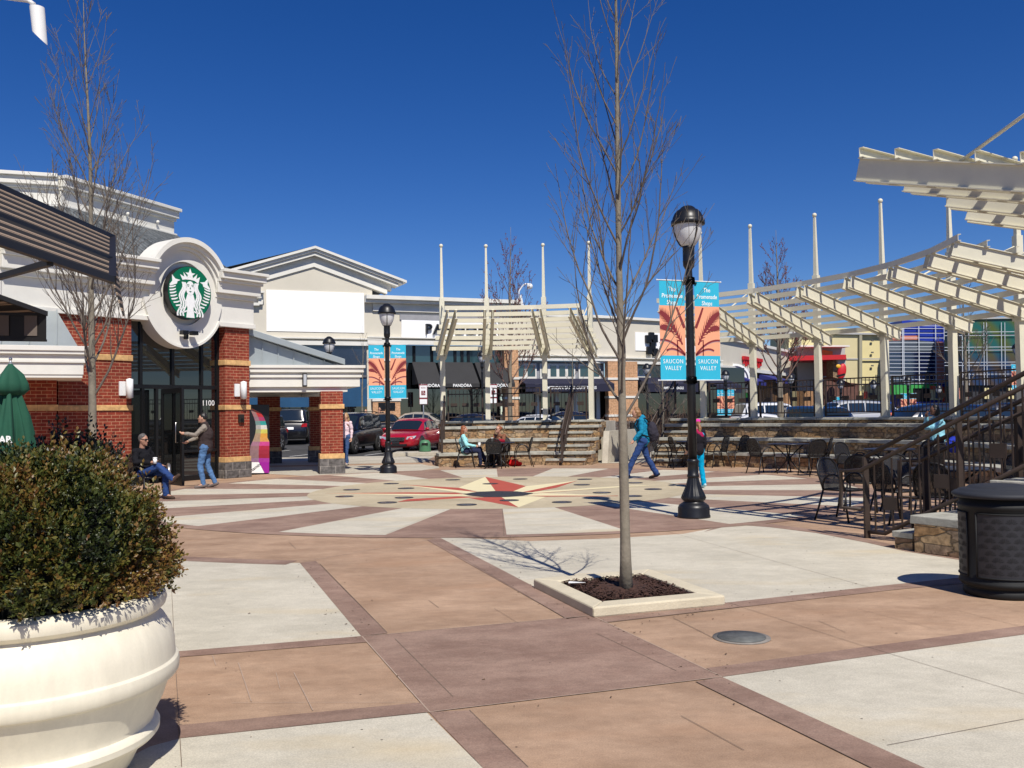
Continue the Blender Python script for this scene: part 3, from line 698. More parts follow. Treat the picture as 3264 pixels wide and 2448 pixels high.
e = MB(); e.slab([AR.pt(s_-.07, 2.42, .08), AR.pt(s_+.05, 2.42, .04), AR.pt(s_+.05, 2.8, .04), AR.pt(s_-.07, 2.8, .08)], AR.n*.09); e.build('housing', mat('bronze_housing', (.06, .055, .05), .5, .3), fs, .01)
e = MB(); AR.box(e, s_-.05, s_+.03, 2.46, 2.76, .17, .18); e.build('lens', mat('pale_lens', (.45, .47, .5), .2, var=0), fs); e = MB(); AR.box(e, s_-.02, s_+.02, 2.55, 2.65, -.02, .08); e.build('bracket', M_BLACK, fs)
# drinks machine in the arcade
VF = Frame((-6.3, 26.35), (-7.05, 25.85))
u0, u1 = VF.sz(*a4(498, 1288))[0], VF.sz(*a4(306, 1290))[0]
vm = thing('vending_machine', 'black drinks machine with a curling rainbow stripe picture beside the brick pier', 'vending machine', tuple(VF.pt((u0+u1)/2, 0, 0)), 0, None, True)
e = MB(); VF.box(e, u0-.02, u1+.5, .04, 1.95, -.8, 0); e.build('cabinet', mat('black_cabinet', (.012, .012, .014), .35, var=.1), vm, .01)
cols = [(.5, .12, .06), (.45, .03, .03), (.35, .04, .12), (.03, .3, .28), (.62, .6, .55), (.55, .52, .1), (.62, .3, .05), (.6, .3, .08), (.55, .06, .25), (.38, .02, .05), (.3, .02, .04), (.28, .015, .03), (.33, .03, .28)]
fl_ = MB(); vmats = []
nC = 26
def cpt(t, w_): # curling band centre line measured on the picture
    ys = 640+(1180-640)*t; 
    xr = 330+150*min(1, math.sqrt(max(0, 1-(1-min(t*2.2, 1))**2))); xl = 305+60*math.sin(min(1, t*1.4)*math.pi)
    return (xl+(xr-xl)*w_+(20 if t > .6 else 0)*w_, ys)
for k in range(13):
    c = cols[k]; vmats.append(mat('stripe_%d' % k, c, .35, var=.12, scale=14)); vmats.append(mat('stripe_dim_%d' % k, tuple(.35*x+.14 for x in c), .4, var=.15, scale=14))
    for half, (w0, w1) in enumerate(((.45, 1), (0, .45))):
        fl_.cur = 2*k+half; t0, t1 = k/13., (k+1)/13.
        q = [cpt(t0, w0), cpt(t0, w1), cpt(t1, w1), cpt(t1, w0)]
        fl_.slab([VF.pt(*VF.sz(*a4(*p)), .004) for p in q], VF.n*.004)
fl_.build('rainbow_panel', vmats, vm)
e = MB(); e.slab([VF.pt(*VF.sz(*a4(*p)), .004) for p in [(310, 1180), (395, 1180), (450, 1288), (312, 1288)]], VF.n*.004); e.build('white_label', M_EMW, vm)
e = MB(); e.slab([VF.pt(*VF.sz(*a4(*p)), .004) for p in [(397, 1180), (498, 1180), (498, 1288), (452, 1288)]], VF.n*.004); e.build('purple_label', mat('purple_label', (.3, .01, .28), .4, var=.05), vm)
pm = VF.sz(*a4(352, 1238)); text('label_lettering', 'vitamin', .13, M_BLACK, VF.mat4(pm[0], pm[1], .010) @ Matrix.Rotation(R(33), 4, 'Z'), vm, .001, bold=.002)
for z_ in (.35, 1.05, 1.7):
    e = MB(); VF.box(e, u0-.06+.02, u0-.0205, z_-.06, z_+.06, -.2, -.1); e.build('coin_plate', M_METAL, vm)

# ------------------------------------------------------------------ big gabled shop and its wings
GF = Frame((D(1300, 950, 54).x, 54), (D(1661, 950, 56.7).x, 56.7))
gab = thing('gabled_shop', 'tall beige shop with a white pedimented gable and a large blank white sign panel', 'building', (-11, 50, .36), 0, None, True)
def gq(p, off=0): return GF.sz(*p, off)
def gpoly(pts, off, th, mb): mb.slab([GF.pt(*gq(p, off), off) for p in pts], GF.n*th)
pk = gq(a3(965, 105), .6); lf = gq(a3(115, 345), .6); rg = gq(a3(1885, 455), .6)
slope = (pk[1]-rg[1])/(rg[0]-pk[0]); ls = pk[0]-(rg[0]-pk[0])
wb = gq(a3(600, 1075))[1]           # underside of wall above the blue front
wl, wr = ls+1.5, rg[0]-1.9
wtop = lambda s: pk[1]-slope*abs(s-pk[0])
e = MB(); e.slab([GF.pt(wl, .3, -.3), GF.pt(wr, .3, -.3), GF.pt(wr, wtop(wr)-.3, -.3), GF.pt(pk[0], pk[1]-.35, -.3), GF.pt(wl, wtop(wl)-.3, -.3)], GF.n*.3); e.build('wall', M_STUC, gab)
for nm, t0, t1, pr, inset in [('lower_rake', 1.10, .82, .10, 1.15), ('rake_shadow', .82, .50, .04, .85), ('upper_rake', .50, .32, .40, .5), ('crown_rake', .30, .15, .5, .22), ('top_rake', .14, 0, .62, 0)]:
    e = MB()
    for sg in (-1, 1):
        s1 = pk[0]+sg*(rg[0]-pk[0]-inset*(.9))
        e.slab([GF.pt(pk[0], pk[1]-t0, -.5), GF.pt(pk[0], pk[1]-t1, -.5), GF.pt(s1, wtop(s1)-t1, -.5), GF.pt(s1, wtop(s1)-t0, -.5)], GF.n*(.5+pr))
    e.build(nm, M_WHITE, gab)
e = MB(); e.quad(GF.pt(ls, lf[1]-.0, .5), GF.pt(pk[0], pk[1], .5), GF.pt(pk[0], pk[1], -20), GF.pt(ls, lf[1], -20)); e.quad(GF.pt(rg[0], rg[1], .5), GF.pt(pk[0], pk[1], .5), GF.pt(pk[0], pk[1], -20), GF.pt(rg[0], rg[1], -20)); e.build('roof', M_SLATE, gab)
tl, br_ = gq(a3(470, 543)), gq(a3(1456, 983)); tr_ = gq(a3(1453, 573))
e = MB(); GF.box(e, tl[0], br_[0], br_[1], tl[1]-.03, -.1, .04); e.build('sign_panel', M_SIGNW, gab)
for z0, z1, pr in [(wb-.15, wb+.08, .18), (wb+.2, wb+.27, .22)]:
    e = MB(); GF.box(e, wl, wr+.5, z0, z1, 0, pr); e.build('string_course', M_WHITE, gab)
bl0, bl1 = gq(a3(640, 1120))[0], gq(a3(1480, 1120))[0]
M_BLUEF = mat('deep_blue_boarding', (.012, .07, .16), .5, var=.25, scale=.6); M_NAVYG = glass_room('navy_glass', (.015, .022, .045), .15)
zmid = gq(a3(1420, 1410))[1]
e = MB(); GF.box(e, wl-2, bl1, zmid, wb-.15, 0, .03); e.build('upper_glazing', M_NAVYG, gab)
e = MB(); GF.box(e, wl-2, bl1, gq(a4(1300, 620))[1], zmid-.12, 0, .05); e.build('blue_panel', M_BLUEF, gab)
e = MB(); GF.box(e, wl-2, bl1, .36, gq(a4(1300, 620))[1], 0, .03); e.build('dark_shopfront', M_REFL, gab)
e = MB(); GF.box(e, wl-2, bl1, zmid-.12, zmid, 0, .12); e.build('frame_rail', mat('grey_rail', (.1, .1, .11), .5), gab)
# side cornice returns left of the gable
for pts, pr in [([(362, 570), (440, 572), (440, 590), (362, 590)], .5), ([(325, 628), (415, 628), (415, 640), (325, 640)], .35), ([(270, 682), (395, 685), (395, 712), (270, 712)], .3), ([(385, 592), (438, 592), (430, 700), (385, 700)], .22)]:
    e = MB(); gpoly([a3(*p) for p in pts], 0, pr, e); e.build('cornice_return', M_WHITE, gab)
# tan brick pier
M_TANB = brickmat('tan_brick', (.52, .29, .155), (.47, .26, .14), (.60, .42, .28), .3, .1, .006, bump=.15)
pl, pr_ = gq(a4(1545, 600), .35)[0], gq(a4(1820, 600), .35)[0]
def tanpier(parent, s0, s1, ztop, bands, fr=GF, name='tan_brick_pier'):
    e = MB(); fr.box(e, s0, s1, .3, ztop, -.1, .35); o = e.build(name, M_TANB, parent)
    for z in bands:
        b = MB(); fr.box(b, s0-.04, s1+.04, z, z+.14, -.1, .4); b.build('white_band', M_WHITE, o)
    return o
tanpier(gab, pl, pr_, wb-.15, [gq(a4(1600, 565), .35)[1], gq(a4(1600, 360), .35)[1], gq(a4(1600, 160), .35)[1]])
for x in (1632, 1732):
    p = gq(a4(x, 615), .35); e = MB(); GF.box(e, p[0]-.2, p[0]+.2, p[1]-.2, p[1]+.2, .35, .42); e.build('wall_plaque', M_BLACK, gab)
# jewellery shop wing with black awnings
jw = thing('jewellery_shop', 'long beige shop wing with a white fascia sign and black awnings', 'building', (-1, 56, .36), 0, None, True)
s0 = wr+.02; cz = gq(a3(1900, 625))[1]; sE = gq(a5(1110, 830))[0]
z_b = gq(a3(2100, 1085))[1]
e = MB(); GF.box(e, s0-2.2, sE, z_b, cz-.5, -1, -.02); e.build('wall', M_STUC, jw)
s1c = gq(a3(1480, 620), .6)[0]
for nm, z0, z1, pr in [('architrave', cz-.86, cz-.68, .12), ('frieze', cz-.68, cz-.4, .04), ('corona', cz-.4, cz-.23, .4), ('crown', cz-.22, cz, .6)]:
    e = MB(); GF.box(e, wr+.03-.01 if pr < .3 else s1c, sE, z0, z1, .0 if pr < .3 else .0, pr); e.build(nm, M_WHITE, jw)
e = MB(); GF.box(e, wr, sE, cz-.3, cz-.02, -8, 0); e.build('roof', M_WHITE, jw)
sg0, sg1 = gq(a3(1830, 850))[0], gq(a5(720, 1100))[0]; zs1 = gq(a3(1830, 850))[1]; zs0 = gq(a3(1830, 1025))[1]
e = MB(); GF.box(e, sg0, sg1+1.2, zs0, zs1, -.02, .05); e.build('fascia_sign', M_SIGNW, jw)
e = MB(); GF.box(e, sg0-.1, sg1+1.3, zs1, zs1+.3, -.01, .06); e.build('sign_hood', mat('grey_hood', (.3, .3, .32), .6), jw)
lt = gq(a5(165, 1110)); text('sign_lettering', 'PANDORA', .86, mat('black_letters', (.01, .01, .012), .3, var=0), GF.mat4(lt[0], lt[1], .15), jw, .09, align='LEFT', space=1.12, bold=.01)
for z0, z1, pr in [(z_b-.12, z_b+.12, .2), (z_b+.24, z_b+.31, .24)]:
    e = MB(); GF.box(e, bl1+.02, gq(a5(950, 1290))[0], z0, z1, 0, pr); e.build('string_course', M_WHITE, jw)
aw0, aw1 = gq(a4(1920, 300))[0], gq(a5(945, 1500))[0]
e = MB(); GF.box(e, aw0-.6, aw1, .36, z_b-.12, -.4, -.35); e.build('dark_shopfront', M_REFL, jw)
zg0 = gq(a4(1990, 175))[1]
e = MB(); GF.box(e, aw0-.4, aw1, zg0, z_b-.13, -.34, -.3); e.build('transom_glass', M_TEALG, jw)
for x in (1970, 2150): 
    p = gq(a4(x, 100)); e = MB(); GF.box(e, p[0]-.07, p[0]+.07, zg0, z_b-.13, -.3, -.22); e.build('mullion', M_BLACK, jw)
for x in (75, 255, 490, 560, 625, 800, 945):
    p = gq(a5(x, 1370)); e = MB(); GF.box(e, p[0]-.08, p[0]+.08, zg0, z_b-.13, -.3, -.22); e.build('mullion', M_BLACK, jw)
M_AWN = mat('black_awning_canvas', (.028, .028, .03), .9, var=.1, scale=2)
def awning(fr, s0, s1, zt, zb, proj, m, name_lab, grp, txt=None, tsize=.3, valance=.35, cat='awning'):
    t = thing('shop_awning', name_lab, cat, tuple(fr.pt((s0+s1)/2, zb, 0)), 0, grp, True)
    e = MB(); e.slab([fr.pt(s0, zt, .02), fr.pt(s1, zt, .02), fr.pt(s1, zb, proj), fr.pt(s0, zb, proj)], Vector((0, 0, .03))); 
    e.slab([fr.pt(s0, zt, .02), fr.pt(s0, zb, proj), fr.pt(s0, zb, .02)], fr.d*.03); e.slab([fr.pt(s1-.03, zt, .02), fr.pt(s1-.03, zb, proj), fr.pt(s1-.03, zb, .02)], fr.d*.03)
    e.build('canvas', m, t)
    e = MB(); fr.box(e, s0, s1, zb-valance, zb-.002, proj-.03, proj); e.build('valance', m, t)
    if txt: text('valance_lettering', txt, tsize, M_EMW, fr.mat4((s0+s1)/2, zb-valance/2, proj+.01), t, .004, bold=.006)
za = gq(a4(1990, 400))[1]; zva = gq(a4(1990, 432))[1]
awx = [gq(a4(1925, 300))[0], gq(a6(288, 300))[0], gq(a6(660, 300))[0], gq(a6(1010, 330))[0]]
for i, l in enumerate(['black awning nearest the accessible parking sign, left of the pergola', 'middle black awning seen behind the first pergola posts', 'black awning behind the bare tree, next to the navy awning']):
    awning(GF, awx[i]+.08, awx[i+1]-.08, zg0, za, 1.3, M_AWN, l, 'black awnings of the jewellery shop', 'PANDÓRA', .24, za-zva)
# clothing shop wing
cs = thing('clothing_shop', 'beige shop wing with white framed windows and navy awnings behind the pergola', 'building', (8, 60, .36), 0, None, True)
t0 = gq(a5(950, 1340))[0]; t1 = gq(a5(1090, 1340))[0]
tanpier(cs, t0, t1, z_b-.1, [gq(a5(1000, 1610), .3)[1], gq(a6(1000, 545), .3)[1]])
cs1 = gq(a5(2120, 1450), 0)[0]; ctop = gq(a5(2100, 995))[1]
e = MB(); GF.box(e, t0, cs1, gq(a5(1300, 1405))[1], ctop-.02, -1.0, -.03); e.build('wall', M_STUC, cs)
e = MB(); GF.box(e, sE-.2, cs1, ctop-.02, ctop+.12, -1, .15); e.build('coping', M_WHITE, cs)
zc = gq(a5(1300, 1420))[1]
for z0, z1, pr in [(zc, zc+.14, .2), (zc+.28, zc+.34, .22)]:
    e = MB(); GF.box(e, t1, cs1, z0, z1, -.02, pr); e.build('string_course', M_WHITE, cs)
w0, w1 = gq(a5(1095, 1500))[0], gq(a5(1955, 1500))[0]; zw1 = gq(a5(1300, 1455))[1]; zw0 = gq(a5(1300, 1590))[1]
e = MB(); GF.box(e, w0-.1, w1+.3, zw0-.1, zc, -.4, -.3); e.build('recess', mat('grey_recess', (.25, .26, .29), .7), cs)
for xa, xb in ((1095, 1310), (1345, 1700), (1735, 1955)):
    a_, b_ = gq(a5(xa, 1520))[0], gq(a5(xb, 1520))[0]
    f = MB(); GF.box(f, a_, b_, zw0-.1, zw1+.05, -.29, -.2); fo = f.build('window_frame', M_WHITE, cs)
    npn = 2 if xb-xa < 250 else 4
    for i in range(npn):
        c0 = a_+(b_-a_)*i/npn+.1; c1 = a_+(b_-a_)*(i+1)/npn-.1; g = MB(); GF.box(g, c0, c1, zw0+.08, zw1-.08, -.2, -.18); g.build('pane', M_TEALG, fo)
e = MB(); GF.box(e, t1, cs1, .36, zw0-.1, -.6, -.5); e.build('dark_shopfront', M_REFL, cs)
for x in (1110, 1330, 1530, 1720, 1945):
    p = gq(a6(x, 600)); e = MB(); GF.box(e, p[0]-.12, p[0]+.12, .36, zw0-.1, -.5, -.35); e.build('door_post', M_WHITE, cs)
M_NAVA = mat('navy_awning_canvas', (.012, .013, .035), .85, var=.1, scale=2)
zn = gq(a6(1500, 400))[1]
awning(GF, t1+.1, gq(a6(1990, 400))[0], zw0-.1, zn, 1.2, M_NAVA, 'wide navy awning with white lettering behind the pergola posts', 'navy awnings of the clothing shop', 'AMERICAN EAGLE OUTFITTERS', .25, .45)
tanpier(cs, gq(b2(95, 300))[0], gq(b2(390, 300))[0], gq(b2(200, 168))[1], [gq(b2(200, 352))[1], gq(b2(200, 535))[1], gq(b2(200, 720))[1]])
e = MB(); GF.box(e, gq(b2(95, 300))[0]-.02, gq(b2(390, 300))[0]+.02, .3, 1.0, -.1, .38); e.build('rock_base', M_BASE, cs)
GM = Frame(tuple(GF.pt(gq(b2(0, 0))[0]-.3, 0).xy), tuple((GF.pt(gq(b2(0, 0))[0]-.3, 0)+GF.d*10+Vector((-.6, 1.9, 0))).xy))
def g2(p): return GM.sz(*p)
ct = g2(b1(100, 1312))[1]
e = MB(); GM.box(e, 0, g2(b1(1250, 1500))[0], g2(b2(200, 165))[1], ct, -1, 0); e.build('upper_wall', M_STUC, cs)
e = MB(); GM.box(e, 0, g2(b1(1250, 1500))[0], ct, ct+.16, -1, .2); e.build('upper_coping', M_WHITE, cs)
zq = g2(b2(200, 165))[1]
for z0, z1, pr in [(zq-.15, zq+.03, .2), (zq+.2, zq+.27, .25)]:
    e = MB(); GM.box(e, 0, g2(b1(1250, 1500))[0], z0, z1, 0, pr); e.build('upper_string_course', M_WHITE, cs)
p = g2(b1(390, 1450)); p2 = g2(b1(570, 1640)); e = MB(); GM.box(e, p[0], p2[0]+4, p2[1], p[1], .0, .05); e.build('white_sign_panel', M_SIGNW, cs)
p = g2(b1(545, 1600)); e = MB()
for i, (dx, dz_) in enumerate([(-.3, .55), (.0, .75), (.3, .6), (.1, .1), (-.2, -.2), (.3, -.3)]): GM.box(e, p[0]+dx-.22, p[0]+dx+.2, p[1]+dz_-.3, p[1]+dz_+.22, .05, .25)
e.build('dark_emblem', M_BLACK, cs, .04)
e = MB(); sa_, sb_ = g2(b2(390, 300))[0], g2(b1(1250, 1500))[0]+3; GM.box(e, sa_, sb_, .3, zq-.2, -.7, -.6); e.build('side_shopfront', M_REFL, cs)
for x0, x1 in ((395, 590), (1080, 1300)):
    a_, b_ = g2(b2(x0, 250))[0], g2(b2(x1, 250))[0]; za_, zb_ = g2(b2(x0, 325))[1], g2(b2(x0, 228))[1]
    f = MB(); GM.box(f, a_, b_, za_, zb_, -.5, -.4); fo = f.build('window_frame', M_WHITE, cs)
    for i in range(3):
        g = MB(); GM.box(g, a_+(b_-a_)*i/3+.12, a_+(b_-a_)*(i+1)/3-.12, za_+.2, zb_-.1, -.4, -.38); g.build('pane', M_TEALG, fo)
awning(GM, g2(b2(395, 300))[0], g2(b2(900, 300))[0], g2(b2(500, 330))[1], g2(b2(500, 400))[1], 1.2, M_NAVA, 'navy awning behind the left banner of the near lamp post', 'navy awnings of the clothing shop', 'AMERICAN EAGLE', .22, .5)
awning(GM, g2(b2(1085, 300))[0], g2(b2(1340, 300))[0], g2(b2(1200, 360))[1], g2(b2(1200, 415))[1], 1.2, M_NAVA, 'navy awning behind the right banner of the near lamp post', 'navy awnings of the clothing shop', 'AMERICAN', .22, .5)
# ================================================================== AMPHITHEATRE
M_STONE = None
def stonemat():
    m, t, b = nodes('rubble_stone')
    uv = N(t, 'ShaderNodeUVMap')
    mp = N(t, 'ShaderNodeMapping'); mp.inputs['Scale'].default_value = (3.5, 10.5, 1); t.links.new(uv.outputs[0], mp.inputs['Vector'])
    nz = N(t, 'ShaderNodeTexNoise'); nz.inputs['Scale'].default_value = 1.2; t.links.new(mp.outputs[0], nz.inputs['Vector'])
    mx = N(t, 'ShaderNodeMix', data_type='VECTOR'); mx.inputs['Factor'].default_value = .12
    t.links.new(mp.outputs[0], mx.inputs['A']); t.links.new(nz.outputs['Color'], mx.inputs['B'])
    v1 = N(t, 'ShaderNodeTexVoronoi', voronoi_dimensions='2D', distance='CHEBYCHEV'); v1.inputs['Scale'].default_value = 1; v1.inputs['Randomness'].default_value = .75; t.links.new(mx.outputs['Result'], v1.inputs['Vector'])
    v2 = N(t, 'ShaderNodeTexVoronoi', voronoi_dimensions='2D', feature='F2', distance='CHEBYCHEV'); v2.inputs['Scale'].default_value = 1; v2.inputs['Randomness'].default_value = .75; t.links.new(mx.outputs['Result'], v2.inputs['Vector'])
    sb = N(t, 'ShaderNodeMath', operation='SUBTRACT'); t.links.new(v2.outputs['Distance'], sb.inputs[0]); t.links.new(v1.outputs['Distance'], sb.inputs[1])
    rp = N(t, 'ShaderNodeMapRange'); rp.inputs['From Min'].default_value = .01; rp.inputs['From Max'].default_value = .10; t.links.new(sb.outputs[0], rp.inputs['Value'])
    cr = N(t, 'ShaderNodeValToRGB'); sep = N(t, 'ShaderNodeSeparateColor'); t.links.new(v1.outputs['Color'], sep.inputs[0]); t.links.new(sep.outputs[0], cr.inputs[0])
    el = cr.color_ramp.elements; el[0].color = (.30, .175, .09, 1); el[1].color = (.42, .31, .19, 1)
    for p, c in ((.2, (.44, .27, .13)), (.4, (.22, .14, .09)), (.55, (.36, .24, .14)), (.75, (.50, .35, .2)), (.88, (.27, .2, .15))):
        e = el.new(p); e.color = (*c, 1)
    n2 = N(t, 'ShaderNodeTexNoise'); n2.inputs['Scale'].default_value = 14; n2.inputs['Detail'].default_value = 8; t.links.new(uv.outputs[0], n2.inputs['Vector'])
    r2 = N(t, 'ShaderNodeMapRange'); r2.inputs['From Min'].default_value = .3; r2.inputs['From Max'].default_value = .7; r2.inputs['To Min'].default_value = .45; r2.inputs['To Max'].default_value = 1.2; t.links.new(n2.outputs['Fac'], r2.inputs['Value'])
    sc = N(t, 'ShaderNodeVectorMath', operation='SCALE'); t.links.new(cr.outputs[0], sc.inputs[0]); t.links.new(r2.outputs[0], sc.inputs['Scale'])
    m2 = N(t, 'ShaderNodeMix', data_type='RGBA'); m2.inputs['A'].default_value = (.16, .12, .08, 1); t.links.new(sc.outputs[0], m2.inputs['B']); t.links.new(rp.outputs[0], m2.inputs['Factor'])
    t.links.new(m2.outputs['Result'], b.inputs['Base Color']); b.inputs['Roughness'].default_value = .9; b.inputs['Specular IOR Level'].default_value = .2
    ad = N(t, 'ShaderNodeMath', operation='MULTIPLY_ADD'); ad.inputs[1].default_value = .35; t.links.new(n2.outputs['Fac'], ad.inputs[0]); t.links.new(rp.outputs[0], ad.inputs[2])
    bp = N(t, 'ShaderNodeBump'); bp.inputs['Strength'].default_value = .8; bp.inputs['Distance'].default_value = .04
    t.links.new(ad.outputs[0], bp.inputs['Height']); t.links.new(bp.outputs[0], b.inputs['Normal'])
    return m
M_STONE = stonemat()
M_CAP = mat('grey_flagstone_cap', (.36, .355, .31), .85, var=.28, scale=5, bump=.5, bscale=25, var2=.1)
M_RAIL = mat('brown_rail_paint', (.042, .027, .02), .55, .1, .2, 8)
M_CREAM = mat('cream_steel_paint', (.66, .63, .50), .5, var=.05, scale=3)
def arcbox(mb, r0, r1, a0, a1, z0, z1, step=2.4, jit=0, rnd=None):
    n = max(1, round(abs(a1-a0)/step)); A = [a0+(a1-a0)*i/n for i in range(n+1)]
    k = n+1; vs = []
    for z in (z0, z1):
        for r in (r0, r1):
            vs += [pol(r+(rnd.uniform(-jit, jit) if jit and r == r0 else 0), a, z) for a in A]
    I = lambda zi, ri, i: (zi*2+ri)*k+i
    fs = []
    for i in range(n):
        fs += [(I(1, 0, i), I(1, 1, i), I(1, 1, i+1), I(1, 0, i+1)), (I(0, 0, i), I(0, 0, i+1), I(0, 1, i+1), I(0, 1, i)),
               (I(0, 0, i), I(1, 0, i), I(1, 0, i+1), I(0, 0, i+1)), (I(0, 1, i), I(0, 1, i+1), I(1, 1, i+1), I(1, 1, i))]
    fs += [(I(0, 0, 0), I(0, 1, 0), I(1, 1, 0), I(1, 0, 0)), (I(0, 0, n), I(1, 0, n), I(1, 1, n), I(0, 1, n))]
    if a1 < a0: fs = [tuple(reversed(f)) for f in fs]
    return mb.add(vs, fs)
TR = [9.8, 10.45, 11.1, 11.6]; TZ = [.4, .8, 1.2, 1.36]
def caps(mb, r0, r1, a0, a1, z0, z1, rnd, size=7.):
    a = a0; s = 1 if a1 > a0 else -1
    while (a1-a)*s > .3:
        b = a+s*size*rnd.uniform(.7, 1.3)*9.8/r0
        if (a1-b)*s < 2.2: b = a1
        j = rnd.uniform(-.006, .006); arcbox(mb, r0+rnd.uniform(-.012, .012), r1, a, b-s*.07, z0, z1+j, 1.5, .008, rnd); a = b
def terrace(A0, A1, label, sa0, sa1, seed, loc_a, ns=3):
    A0 = A0 if hasattr(A0, '__len__') else [A0]*5; A1 = A1 if hasattr(A1, '__len__') else [A1]*5
    rnd = random.Random(seed)
    t = thing('stone_seating_terrace', label, 'stone terrace', tuple(pol(10.5, loc_a)), 0, 'curved stone seating terraces', True)
    for i in range(3):
        z0 = 0 if i == 0 else TZ[i-1]-.0; a0, a1 = A0[i], A1[i]
        e = MB(); arcbox(e, TR[i], TR[i+1]+.3, a0, a1, z0, TZ[i]-.09); e.build('stone_riser', M_STONE, t)
        e = MB(); caps(e, TR[i]-.06, TR[i+1]+.02, a0, a1, TZ[i]-.088, TZ[i], rnd); e.build('capstones', M_CAP, t, .01)
    a0, a1 = A0[3], A1[3]
    e = MB(); arcbox(e, TR[3], 12.3, a0, a1, 1.1, TZ[3]-.07); e.build('top_kerb', M_STONE, t)
    e = MB(); caps(e, TR[3]-.05, 12.1, a0, a1, TZ[3]-.068, TZ[3], rnd); e.build('top_capstones', M_CAP, t, .01)
    a0, a1 = A0[4], A1[4]
    e = MB(); arcbox(e, 12.3, 14.2, a0, a1, 0, 1.3); e.build('terrace_deck', M_WALK, t)
    if sa0 is not None:    # half steps of the stair
        e = MB(); c = MB()
        for i in range(ns):
            zb = 0 if i == 0 else TZ[i-1]; zt = zb+.2
            arcbox(e, TR[i]-.3, TR[i]-.07, sa0, sa1, zb+.001, zt-.07); arcbox(c, TR[i]-.34, TR[i]-.065, sa0, sa1, zt-.068, zt)
        e.build('step_riser', M_STONE, t); c.build('step_slab', M_CAP, t, .008)
    return t
terrace((102, 101, 100.5, 100.4, 98.9), 74.2, 'smaller curved stone terrace with the two seated women in front of it', 82.5, 75.2, 3, 88)
terrace(63.5, -12, 'long curved stone terrace behind the tables on the right', 63, 57.8, 5, 30)
terrace(-32, (-61.5, -58.8, -58.5, -58.5, -58.5), 'near end of a stone terrace with a stair, partly behind the black bin', -61.2, -52.5, 9, -50, 1)
# concrete ramp walls beside the left terrace
e = MB(); a_ = pol(9.6, 73.7); b_ = pol(14.5, 71.0)
e.slab([pol(10.6, 73.4, 0), pol(14.5, 71.3, 0), pol(14.5, 71.3, 1.0), pol(10.9, 73.3, 1.0)], (.18, 0, 0))
tag(e.build('ramp_wall', M_WALK), 'plain grey concrete ramp wall rising right of the smaller stone terrace', 'wall')
# ------------------------------------------------------------------ steel canopies
def zr(r): return 4.73-(r-8.73)*.277
def post(a, t, top=7.2, rr=11.88):
    p = pol(rr, a); o = MB(); rot = Matrix.Translation(Vector((p.x, p.y, 0))) @ Matrix.Rotation(R(a), 4, 'Z')
    o.box(-.08, .08, -.08, .08, TZ[3]-.02, 5.45, rot)
    vs = [rot @ Vector((sx*s, sy*s, z)) for z, s in ((5.451, .055), (top-.06, .03)) for sx, sy in ((-1, -1), (1, -1), (1, 1), (-1, 1))]
    o.add(vs, [(3, 2, 1, 0), (4, 5, 6, 7), (0, 1, 5, 4), (1, 2, 6, 5), (2, 3, 7, 6), (3, 0, 4, 7)])
    po = o.build('post', M_CREAM, t)
    b = MB(); b.ball((p.x, p.y, top), .065, 14, 10); b.build('ball_finial', M_CREAM, po)
    b = MB(); b.box(-.13, .13, -.13, .13, TZ[3]-.0, TZ[3]+.02, rot); b.build('base_plate', M_CREAM, po)
def canopy(angles, label, over=(.22, .22)):
    t = thing('pergola', label, 'pergola', tuple(pol(11.88, sum(angles)/len(angles), TZ[3])), 0, 'curved cream steel pergolas', True)
    H = .29
    for a in angles:
        post(a, t)
        tz = Vector((-math.sin(R(a)), math.cos(R(a)), 0))
        for sd_ in (-.12, .12):
            e = MB(); p, q = pol(8.73, a)+tz*sd_, pol(12.4, a)+tz*sd_; P_ = Vector((p.x, p.y, zr(8.73)-H/2)); Q_ = Vector((q.x, q.y, zr(12.4)-H/2))
            d = (Q_-P_).normalized(); u = tz.cross(d); u = u if u.z > 0 else -u
            e.bar(P_, Q_, .012, H-.03, u)
            for sg in (-1, 1): e.bar(P_+u*sg*(H/2-.007), Q_+u*sg*(H/2-.007), .085, .014, u)
            e.build('rafter', M_CREAM, t)
        e = MB(); p = pol(11.8, a); q = pol(10.0, a); e.tube([(p.x, p.y, 5.2), (q.x, q.y, zr(10)+.02)], .022, 8); e.build('tie_rod', M_CREAM, t)
        e = MB(); e.bar(Vector((*pol(11.88, a).xy, zr(11.88)-.34)), Vector((*pol(11.88, a).xy, zr(11.88)-.1)), .3, .16, Vector((math.cos(R(a)), math.sin(R(a)), 0))); e.build('saddle_bracket', M_CREAM, t)
    A = [angles[0]+math.copysign(math.degrees(over[0]/9), angles[0]-angles[1])]+list(angles[1:-1])+[angles[-1]+math.copysign(math.degrees(over[1]/9), angles[-1]-angles[-2])]
    for k in range(8):
        r = 8.8+k*.5; z = zr(r)+.065; e = MB()
        for a, b in zip(A, A[1:]):
            p, q = pol(r, a, z), pol(r, b, z); d = (q-p).normalized(); out = Vector((p.x-CEN.x, p.y-CEN.y, 0)).normalized()
            n = d.cross(Vector((0, 0, 1))); n = n if n.dot(out) > 0 else -n
            e.bar(p, q, .008, .125); 
            for sg in (-1, 1): e.bar(p+n*.03+Vector((0, 0, sg*.058)), q+n*.03+Vector((0, 0, sg*.058)), .05, .009)
        e.build('purlin', M_CREAM, t)
    return t
LA = (99.9, 92.7, 83.5, 76.1); RA = (58.3, 50.4, 40.3, 30.1, 19.7, 9.3, -1.0, -9.5); NA = (-33.5, -41.3, -50.4, -57.3)
canopy(LA, 'smaller cream steel pergola with four ball topped posts left of the tree')
canopy(RA, 'long curved cream steel pergola sweeping along the right terrace')
canopy(NA, 'near cream steel pergola jutting in at the upper right corner', (.2, .18))
